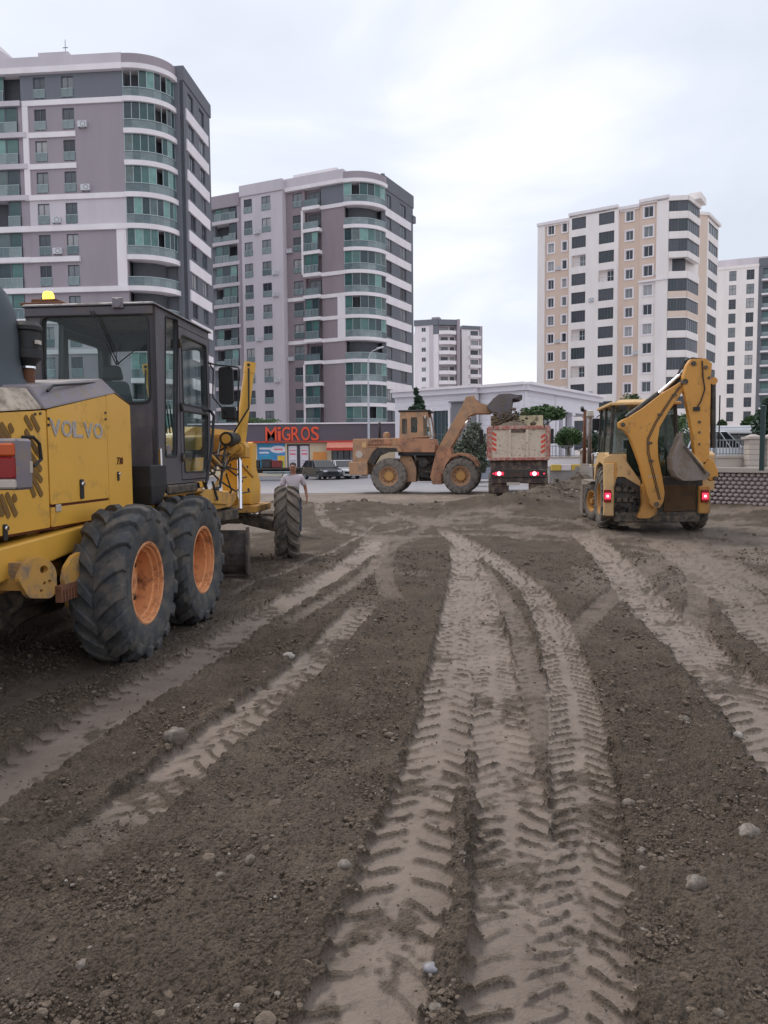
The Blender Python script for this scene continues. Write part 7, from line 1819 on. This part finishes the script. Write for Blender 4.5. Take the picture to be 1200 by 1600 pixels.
# ============================================================ dump truck
def truck():
    c = at(810, 740, 31)
    B = Frame(c.x, 31, .05, 9)
    b = thing('dump_truck', 'dump truck seen from behind, chipped cream tailgate in red frame, brake lights lit', 'dump truck', B.o, B.rz)
    def q(px, py, x=0.0): p = B.on_x(px, py, x); return (p.y, p.z)
    gate = pmat('tailgate_chipped_cream', srgb(206, 190, 172), .8, var=.1, scale=2, dirt=srgb(104, 92, 80), dirt_amt=.22, dirt_scale=9)
    redp = pmat('faded_red', srgb(170, 96, 88), .75, var=.15, scale=4, dirt=srgb(190, 170, 156), dirt_amt=.5, dirt_scale=8)
    grime = pmat('truck_grime', srgb(72, 60, 58), .85, var=.25, scale=3, dirt=DUST, dirt_amt=.4)
    cream2 = pmat('headboard_cream', srgb(224, 208, 172), .7, var=.1, dirt=DUST, dirt_amt=.4)
    y0, zt = q(763, 666); y1, zb = q(858, 719)
    # tailgate: sheet, ribs, red surround
    MB().box(-.03, .02, y1 + .1, y0 - .1, zb + .1, zt - .1).build('tailgate', gate, b)
    for nm, bx in (('gate_frame', (y1, y0, zt - .14, zt)), ('gate_frame', (y1, y0, zb, zb + .12)), ('gate_frame', (y0 - .13, y0, zb + .12, zt - .14)), ('gate_frame', (y1, y1 + .13, zb + .12, zt - .14))):
        MB().box(-.09, .03, *bx).build(nm, redp, b, bevel=.015)
    for i in (1, 2):
        yy = y1 + (y0 - y1) * (i / 3 + (.03 if i == 1 else -.02)); MB().box(-.075, -.02, yy - .06, yy + .06, zb + .12, zt - .14).build('gate_rib', gate, b, bevel=.01)
    for sg, yy in ((1, y0 - .24), (-1, y1 + .24)):
        for k in range(4):
            z = zb + .35 + k * .2; MB().add([(-.034, yy - .09, z), (-.034, yy + .09, z + .1 * sg), (-.034, yy + .09, z + .1 * sg + .12), (-.034, yy - .09, z + .12)], [(0, 1, 2, 3)]).build('warning_stripe', pmat('stripe_red', srgb(208, 84, 64), .5) if (sg > 0 and k == 0) else MATS['stripe_red'], b)
    MB().box(-.085, -.03, (y0 + y1) / 2 - .28, (y0 + y1) / 2 + .3, zt - .26, zt - .15).build('gate_bar', grime, b, bevel=.01)
    for yy in (y0 - .2, y1 + .2): MB().tube([(-.06, yy, zt + .02), (-.06, yy, zt - .1)], .04, 8).build('gate_hinge', stl, b)
    # body sides, floor, headboard
    for sg, yy in ((1, y0), (-1, y1)):
        MB().box(.04, 5.3, yy - .06 if sg > 0 else yy, yy if sg > 0 else yy + .06, zb + .05, zt - .02).build('body_side', gate, b)
        for k in range(6): MB().box(.3 + k * .95, .42 + k * .95, yy if sg > 0 else yy - .07, yy + .07 if sg > 0 else yy, zb + .1, zt - .04).build('side_rib', redp, b)
    MB().box(.04, 5.3, y1 + .07, y0 - .07, zb + .0, zb + .1).build('body_floor', grime, b)
    hz = q(828, 649, 5.3)[1]
    MB().box(5.3, 5.38, y1 - .0, y0 + .0, zb, hz).build('headboard', cream2, b)
    m = MB(); n = 14; vs = []; rn = random.Random(3)
    for i in range(n + 1):
        for j in range(n + 1):
            u, v = i / n, j / n; x = .1 + 5.15 * u; y = y1 + .08 + (y0 - y1 - .16) * v
            z = zt - .28 + .52 * math.exp(-((u - .35) / .3) ** 2 - ((v - .62) / .4) ** 2) + .3 * math.exp(-((u - .7) / .25) ** 2 - ((v - .4) / .35) ** 2) + rn.uniform(-.05, .06); vs.append((x, y, z))
    m.add(vs, [(i * (n + 1) + j, (i + 1) * (n + 1) + j, (i + 1) * (n + 1) + j + 1, i * (n + 1) + j + 1) for i in range(n) for j in range(n)]); o = m.build('soil_load', clodm, b)
    # chassis, tail lamps, mud flaps, wheels
    MB().box(0.1, 7.6, -.42, .42, .72, 1.02).build('chassis', grime, b, bevel=.02)
    y2, z2 = q(766, 734); y3, z3 = q(856, 734)
    MB().frustum([(.0, y3, z2), (.4, y3, z2), (.4, y2, z2), (.0, y2, z2)], [(.1, y3, zb), (.6, y3, zb), (.6, y2, zb), (.1, y2, zb)]).build('underrun_apron', grime, b, bevel=.01)
    _, zlt = q(786, 740); zc = q(786, 740)[1]
    MB().box(-.02, .08, y3 + .02, y2 - .02, zc - .16, z2 - .01).build('light_bar', bdark, b, bevel=.01)
    for sg, px in ((1, 780), (-1, 835)):
        yy, zz_ = q(px, 740); o = MB().box(-.05, -.02, yy - .2, yy + .2, zz_ - .08, zz_ + .08).build('tail_lamp', red_l, b, bevel=.01)
        MB().box(-.065, -.05, yy - .17, yy + .17, zz_ - .065, zz_ + .065).build('brake_lens', redglow, o)
        MB().lathe([(0, -.085), (.06, -.08), (.085, -.066)], 'x', 14, c=(0, yy, zz_)).build('bulb', whiteglow, o)
        yy2, _ = q(px + (-9 if sg > 0 else 15), 740); MB().lathe([(0, -.08), (.03, -.07), (.035, -.05)], 'x', 10, c=(0, yy2, zz_)).build('side_marker', redglow, o)
    c = q(808, 741); text('FORD', 'lettering', rust, b, axes((-.024, c[0], c[1]), (0, -1, 0), (0, 0, 1)), .5, .08, .003)
    c = q(802, 756); MB().box(-.03, -.01, c[0] - .26, c[0] + .26, c[1] - .06, c[1] + .06).build('number_plate', white_l, b)
    for sg in (-1, 1): MB().box(.25, .28, sg * .75 - .3, sg * .75 + .3, .28, .95).build('mud_flap', bdark, b)
    MB().box(.01, .1, y3 + .03, y2 - .03, .62, zc - .17).box(.12, .2, y2 - .75, y2 - .05, .22, .62).box(.12, .2, y3 + .05, y3 + .75, .22, .62).build('bumper', grime, b, bevel=.02)
    wk = dict(R=.52, W_=.58, rr=.28, lugs=24, lugh=.015, slope=.1, lugw=.5, tm=tyr_k, rm=grime, dish=.16, hubr=.1)
    for x in (1.15, 2.5):
        for sg in (-1, 1): wheel(b, 'truck', (x, sg * .92, .52), sg, **wk)
    wk2 = dict(wk); wk2.update(W_=.32)
    for sg in (-1, 1): wheel(b, 'truck_front', (6.9, sg * 1.02, .52), sg, **wk2)
    cabm = pmat('truck_cab_white', srgb(206, 200, 200), .5, var=.05, dirt=DUST, dirt_amt=.3)
    MB().frustum([(5.7, -1.2, .9), (7.7, -1.2, .9), (7.7, 1.2, .9), (5.7, 1.2, .9)], [(5.75, -1.12, 2.85), (7.5, -1.12, 2.85), (7.5, 1.12, 2.85), (5.75, 1.12, 2.85)]).build('cab', cabm, b, bevel=.06, segs=2)
    for sg in (-1, 1): MB().box(6.5, 7.3, sg * 1.17 - .02, sg * 1.17 + .02, 1.9, 2.6).build('cab_window', blk, b)
    p = B.on_x(862, 681, 7.0); MB().box(6.98, 7.06, p.y - .1, p.y + .1, p.z - .38, p.z + .35).build('mirror', blk, b, bevel=.02)
    MB().tube([(7.0, p.y, p.z + .3), (7.05, -1.05, p.z + .35)], .02, 6).build('mirror_arm', blk, b)
    MB().box(6.98, 7.06, -p.y - .1, -p.y + .1, p.z - .38, p.z + .35).build('mirror', blk, b, bevel=.02)
truck()
# earth sliding out of the loader bucket
fs_ = at(796, 655, 33.6)
xs_ = np.array([fs_.x + rng.normal(0, .28) for _ in range(260)]); ys_ = np.array([33.6 + rng.normal(0, .4) for _ in range(260)]); zs__ = np.array([fs_.z - .25 + abs(rng.normal(0, .28)) for _ in range(260)])
tag(scatter('falling_soil', xs_, ys_, zs__, np.array([.05 * math.exp(rng.normal(0, .4)) for _ in range(260)]), [clodm, clod2], 1), 'dark earth sliding from the loader bucket into the truck', 'soil', kind='stuff')

# ============================================================ parked vehicles
def paint(name, c, rough=.25): return pmat(name, c, rough, var=.04, coat=.6)
carglass = pmat('car_glass', (.02, .024, .028), .08, var=.1)
tl = pmat('car_tail_red', srgb(150, 24, 24), .3); hl = pmat('car_head_lamp', srgb(214, 214, 220), .2)
def car(label, x, y, rz, body, L_=4.4, W_=1.8, H=1.48, kind='hatch', group='cars parked before the supermarket', cat='car', z=.1, name='parked_car'):
    b = thing(name, label, cat, (x, y, z), rz, group)
    h = L_ / 2; g = .22
    lowp = [(-h, .35), (-h + .03, .62), (-h + .1, .88), (-h + .9, .95), (h - 1.35, .95), (h - .35, .80), (h - .05, .68), (h, .45), (h - .05, .26), (h - .5, g), (-h + .5, g), (-h + .06, .26)]
    m = MB().plate(lowp, -W_ / 2, W_ / 2)
    m.build('body', body, b, bevel=.09, segs=3)
    roof0, roof1 = (-h + .55, h - 2.1) if kind != 'sedan' else (-h + 1.0, h - 2.1)
    ba, bb = (-h + .1, h - 1.2) if kind != 'sedan' else (-h + .45, h - 1.2)
    wb, wt = W_ / 2 - .06, W_ / 2 - .24
    A = [(ba, -wb, .93), (bb, -wb, .93), (bb, wb, .93), (ba, wb, .93)]; C_ = [(roof0, -wt, H - .04), (roof1, -wt, H - .04), (roof1, wt, H - .04), (roof0, wt, H - .04)]
    MB().frustum(A, C_).build('glazing', carglass, b, bevel=.03)
    MB().frustum([(roof0 - .02, -wt - .02, H - .06), (roof1 + .04, -wt - .02, H - .06), (roof1 + .04, wt + .02, H - .06), (roof0 - .02, wt + .02, H - .06)], [(roof0 + .1, -wt + .08, H), (roof1 - .1, -wt + .08, H), (roof1 - .1, wt - .08, H), (roof0 + .1, wt - .08, H)]).build('roof', body, b, bevel=.02, segs=2)
    for sg in (-1, 1):
        for t in (0, .42, .78, 1):
            bx = ba + (bb - ba) * t; tx = roof0 + (roof1 - roof0) * t; MB().bar((bx, sg * (wb + .005), .93), (tx, sg * (wt + .01), H - .05), .07 if t in (0, 1) else .05, .04).build('pillar', body, b)
        MB().box(h - .22, h - .0, sg * (W_ / 2 - .3) - .16, sg * (W_ / 2 - .3) + .16, .6, .72).build('headlight', hl, b, bevel=.02)
        MB().box(-h - .012, -h + .1, sg * (W_ / 2 - .2) - .14, sg * (W_ / 2 - .2) + .14, .66, .84).build('tail_light', tl, b, bevel=.02)
        MB().box(bb - .25, bb - .08, sg * (W_ / 2) - .0, sg * (W_ / 2 + .17), .92, 1.05).build('mirror', body, b, bevel=.03)
    MB().box(h - .02, h + .012, -.5, .5, .42, .6).build('grille', carglass, b); MB().box(-h - .015, -h, -.26, .26, .52, .63).build('number_plate', hl, b)
    for x_ in (-h + .85, h - .85):
        for sg in (-1, 1): wheel(b, 'car', (x_, sg * (W_ / 2 - .10), .32), sg, R=.315, W_=.21, rr=.2, lugs=16, lugh=.004, slope=.1, lugw=.6, tm=blk, rm=rail_m, dish=.04, hubr=.04)
    return b
def xp(px, Y): return at(px, 745, Y).x
car('black hatchback parked nose-out right of the shop door posters', xp(503, 60), 60, radians(-62), paint('car_black', (.02, .021, .025)), H=1.5, L_=4.2)
car('white hatchback parked between the black hatchback and the loader', xp(536, 61), 61.5, radians(-70), paint('car_white', (.62, .62, .63)), L_=4.0)
car('silver car half hidden between loader wheel and dump truck', xp(757, 50), 51, radians(168), paint('car_silver', (.34, .37, .43)), kind='sedan', z=.1)
car('white van-like car on the terrace behind the grey fence panel', xp(1118, 44), 44, radians(8), paint('car_white2', (.6, .62, .66)), H=1.9, L_=4.6, z=1.2, group=None)
car('dark red car glimpsed left of the loader under the awning', xp(568, 63), 63.5, radians(12), paint('car_red', (.16, .03, .03)), group='cars parked before the supermarket')

def flatbed():
    b = thing('flatbed_truck', 'white cab flatbed recovery truck loaded with boxes, parked before the shop posters', 'truck', (xp(418, 58.5), 58.5, .1), pi)
    w = paint('flatbed_white', (.62, .61, .62), .4)
    MB().plate(roundpoly([(1.4, .5), (3.0, .5), (3.05, 1.1), (2.75, 2.05), (1.45, 2.15), (1.4, 1.2)], .12), -.95, .95).build('cab', w, b, bevel=.05, segs=2)
    for sg in (-1, 1): MB().plate(roundpoly([(1.75, 1.2), (2.8, 1.2), (2.6, 1.9), (1.75, 1.95)], .06), sg * .955, sg * .965).build('cab_window', carglass, b)
    MB().box(2.2, 2.6, .3, -.3, 2.15, 2.3).build('beacon_bar', amber_l, b)
    MB().box(-2.6, 1.3, -1.0, 1.0, .82, .95).build('bed', bdark, b, bevel=.02)
    MB().box(-2.6, 2.6, -.35, .35, .55, .8).build('chassis', bdark, b)
    for sg in (-1, 1):
        for z in (.45, .62): MB().box(-1.9, .2, sg * 1.0 - .02, sg * 1.0 + .02, z, z + .06).build('side_guard', rail_m, b)
    for x in (-1.6, 2.2):
        for sg in (-1, 1): wheel(b, 'car2', (x, sg * .85, .38), sg, R=.375, W_=.24, rr=.22, lugs=16, lugh=.004, slope=.1, lugw=.6, tm=blk, rm=rail_m, dish=.04, hubr=.05)
    crates = (((.9, .15), .6, 'black', (.03, .03, .032), 'black crate on the flatbed behind its cab'), ((.05, -.1), .66, 'dark', (.05, .05, .055), 'dark grey crate in the middle of the flatbed'), ((-.75, .1), .56, 'red', (.22, .03, .03), 'dark red crate at the rear of the flatbed'))
    for (x, y), h, nm, c, lab in crates:
        o = MB().box(-.35, .35, -.4, .4, 0, h).box(-.37, .37, -.42, .42, h * .82, h * .93).box(-.37, .37, -.42, .42, .03, .1).build('crate', pmat('crate_' + nm, c, .5), None, bevel=.03)
        bx = b.location; o.location = (bx.x - x, bx.y - y, .1 + .95); tag(o, lab, 'crate')
flatbed()
def bus():
    b = thing('bus', 'white and dark-windowed bus behind the fence at the right edge', 'bus', (xp(1160, 52), 52.5, .9), 0.05)
    w = paint('bus_white', (.6, .6, .62), .4)
    MB().box(-5.5, 5.5, -1.25, 1.25, .35, 1.25).build('body', w, b, bevel=.12, segs=2); MB().box(-5.45, 5.45, -1.22, 1.22, 1.25, 2.25).build('glazing', carglass, b, bevel=.1)
    MB().box(-5.5, 5.5, -1.25, 1.25, 2.25, 2.6).box(-3, 2, -.9, .9, 2.6, 2.8).build('roof', w, b, bevel=.12, segs=2)
    for i in range(8): MB().box(-5.45 + i * 1.55, -5.36 + i * 1.55, -1.24, 1.24, 1.24, 2.26).build('pillar', w if i in (0, 7) else carglass, b)
    for x in (-3.4, 3.2):
        for sg in (-1, 1): wheel(b, 'truck_front', (x, sg * 1.05, .5), sg)
bus()
# ============================================================ the man by the front wheel
def skin(name, joints, bones, mat, parent, subd=2, root=0):
    me = bpy.data.meshes.new(name); me.from_pydata([j[:3] for j in joints], bones, [])
    o = bpy.data.objects.new(name, me); COL.objects.link(o)
    me.materials.append(mat)
    o.modifiers.new('skin', 'SKIN'); 
    if not me.skin_vertices: 
        bm = bmesh.new(); bm.from_mesh(me); bm.verts.layers.skin.verify(); bm.to_mesh(me); bm.free()
    sv = me.skin_vertices[0].data
    for i, j in enumerate(joints):
        r = j[3]; sv[i].radius = (r, r) if not isinstance(r, tuple) else r
        sv[i].use_root = (i == root)
    s = o.modifiers.new('sub', 'SUBSURF'); s.levels = s.render_levels = subd
    dg = bpy.context.evaluated_depsgraph_get(); m2 = bpy.data.meshes.new_from_object(o.evaluated_get(dg))
    m2.polygons.foreach_set('use_smooth', [True] * len(m2.polygons))
    o.modifiers.clear(); o.data = m2; m2.name = name; o.parent = parent
    return o
def man():
    p = at(458, 748, 17.4)
    z0 = float(zbase(p.x, 17.4))
    b = thing('person', 'man in pale polo shirt and jeans walking behind the grader front wheel', 'person', (p.x, 17.4, z0 - .02), 0.12)
    b.scale = (.98, .98, .98)
    skinm = pmat('skin', srgb(150, 104, 84), .55, var=.06); shirt = pmat('shirt_pale', srgb(186, 174, 180), .9, var=.08, scale=9, bump=.5, bscale=12)
    jeans = pmat('jeans', srgb(72, 80, 96), .9, var=.15, scale=9); hairm = pmat('hair_dark', (.012, .01, .01), .7, var=.2, scale=40); shoe = pmat('shoe', (.03, .028, .027), .6)
    # he faces the camera (-y)
    J = [(0, 0, .95, .12), (0, 0, 1.08, .125), (0, -.01, 1.25, .135), (0, 0, 1.40, .12), (0, 0, 1.46, .062), (0, -.01, 1.50, .056), (0, -.02, 1.56, .078), (0, -.02, 1.635, .09), (0, -.015, 1.70, .06),
         (-.17, 0, 1.41, .065), (-.235, .0, 1.28, .048), (-.27, .03, 1.13, .040), (-.275, -.03, .92, .030),
         (.17, 0, 1.41, .065), (.24, .02, 1.28, .048), (.285, .06, 1.13, .040), (.31, -.02, .93, .030),
         (-.09, 0, .88, .095), (-.10, -.06, .50, .062), (-.10, .02, .12, .042),
         (.09, 0, .88, .095), (.11, .02, .50, .062), (.12, .16, .13, .042)]
    E = [(0, 1), (1, 2), (2, 3), (3, 4), (4, 5), (5, 6), (6, 7), (7, 8), (3, 9), (9, 10), (10, 11), (11, 12), (3, 13), (13, 14), (14, 15), (15, 16), (0, 17), (17, 18), (18, 19), (0, 20), (20, 21), (21, 22)]
    skin('body', J, E, skinm, b)
    # hands: palm with five curled fingers
    for sx, w in ((-1, Vector((-.275, -.03, .92))), (1, Vector((.31, -.02, .93)))):
        js = [(w.x, w.y, w.z + .015, .026), (w.x, w.y - .005, w.z - .045, .033)]; es = [(0, 1)]
        for k, (dy, ln) in enumerate(((-.033, .075), (-.011, .085), (.011, .08), (.032, .062))):
            i = len(js); js += [(w.x, w.y + dy * .8, w.z - .07, .011), (w.x - sx * .006, w.y + dy, w.z - .07 - ln * .55, .0095), (w.x - sx * .028, w.y + dy, w.z - .07 - ln, .0085)]
            es += [(1, i), (i, i + 1), (i + 1, i + 2)]
        i = len(js); js += [(w.x - sx * .008, w.y - .04, w.z - .04, .012), (w.x - sx * .02, w.y - .06, w.z - .075, .010)]; es += [(1, i), (i, i + 1)]
        skin('hand', js, es, skinm, b, 1)
    T = [(0, 0, .90, .135), (0, -.005, 1.02, .145), (0, -.01, 1.2, .152), (0, 0, 1.385, .145), (0, 0, 1.46, .08), (-.178, 0, 1.40, .088), (-.237, .0, 1.27, .074), (-.252, .01, 1.2, .072), (.178, 0, 1.40, .088), (.242, .02, 1.27, .074), (.258, .035, 1.2, .072)]
    skin('shirt', T, [(0, 1), (1, 2), (2, 3), (3, 4), (3, 5), (5, 6), (6, 7), (3, 8), (8, 9), (9, 10)], shirt, b)
    Q = [(0, 0, .93, .13), (-.09, 0, .85, .11), (-.10, -.06, .50, .082), (-.10, .02, .09, .068), (.09, 0, .85, .11), (.11, .02, .50, .082), (.12, .15, .10, .068)]
    skin('trousers', Q, [(0, 1), (1, 2), (2, 3), (0, 4), (4, 5), (5, 6)], jeans, b)
    for x, y in ((-.10, .02), (.12, .15)): skin('shoe', [(x, y + .05, .05, .045), (x, y - .06, .05, .045), (x, y - .16, .035, .035)], [(0, 1), (1, 2)], shoe, b)
    skin('hair', [(0, .025, 1.62, .082), (0, .005, 1.69, .09), (0, -.035, 1.72, .066)], [(0, 1), (1, 2)], hairm, b)
    for sx in (-1, 1):
        MB().lathe([(0, -.004), (.010, -.002), (.011, .006)], 'y', 10, c=(sx * .03, -.102, 1.635)).build('eye', blk, b)
        skin('ear', [(sx * .086, -.005, 1.645, .014), (sx * .088, -.005, 1.61, .012)], [(0, 1)], skinm, b, 1)
        MB().box(sx * .03 - .017, sx * .03 + .017, -.109, -.099, 1.655, 1.662).build('eyebrow', hairm, b)
    skin('nose', [(0, -.1, 1.645, .010), (0, -.117, 1.61, .014)], [(0, 1)], skinm, b, 1)
    MB().box(-.024, .024, -.104, -.09, 1.572, 1.58).build('mouth', pmat('lips', srgb(120, 70, 62), .6), b)
    skin('collar', [(-.06, -.05, 1.455, .02), (0, -.085, 1.43, .018), (.06, -.05, 1.455, .02)], [(0, 1), (1, 2)], shirt, b, 1)
man()
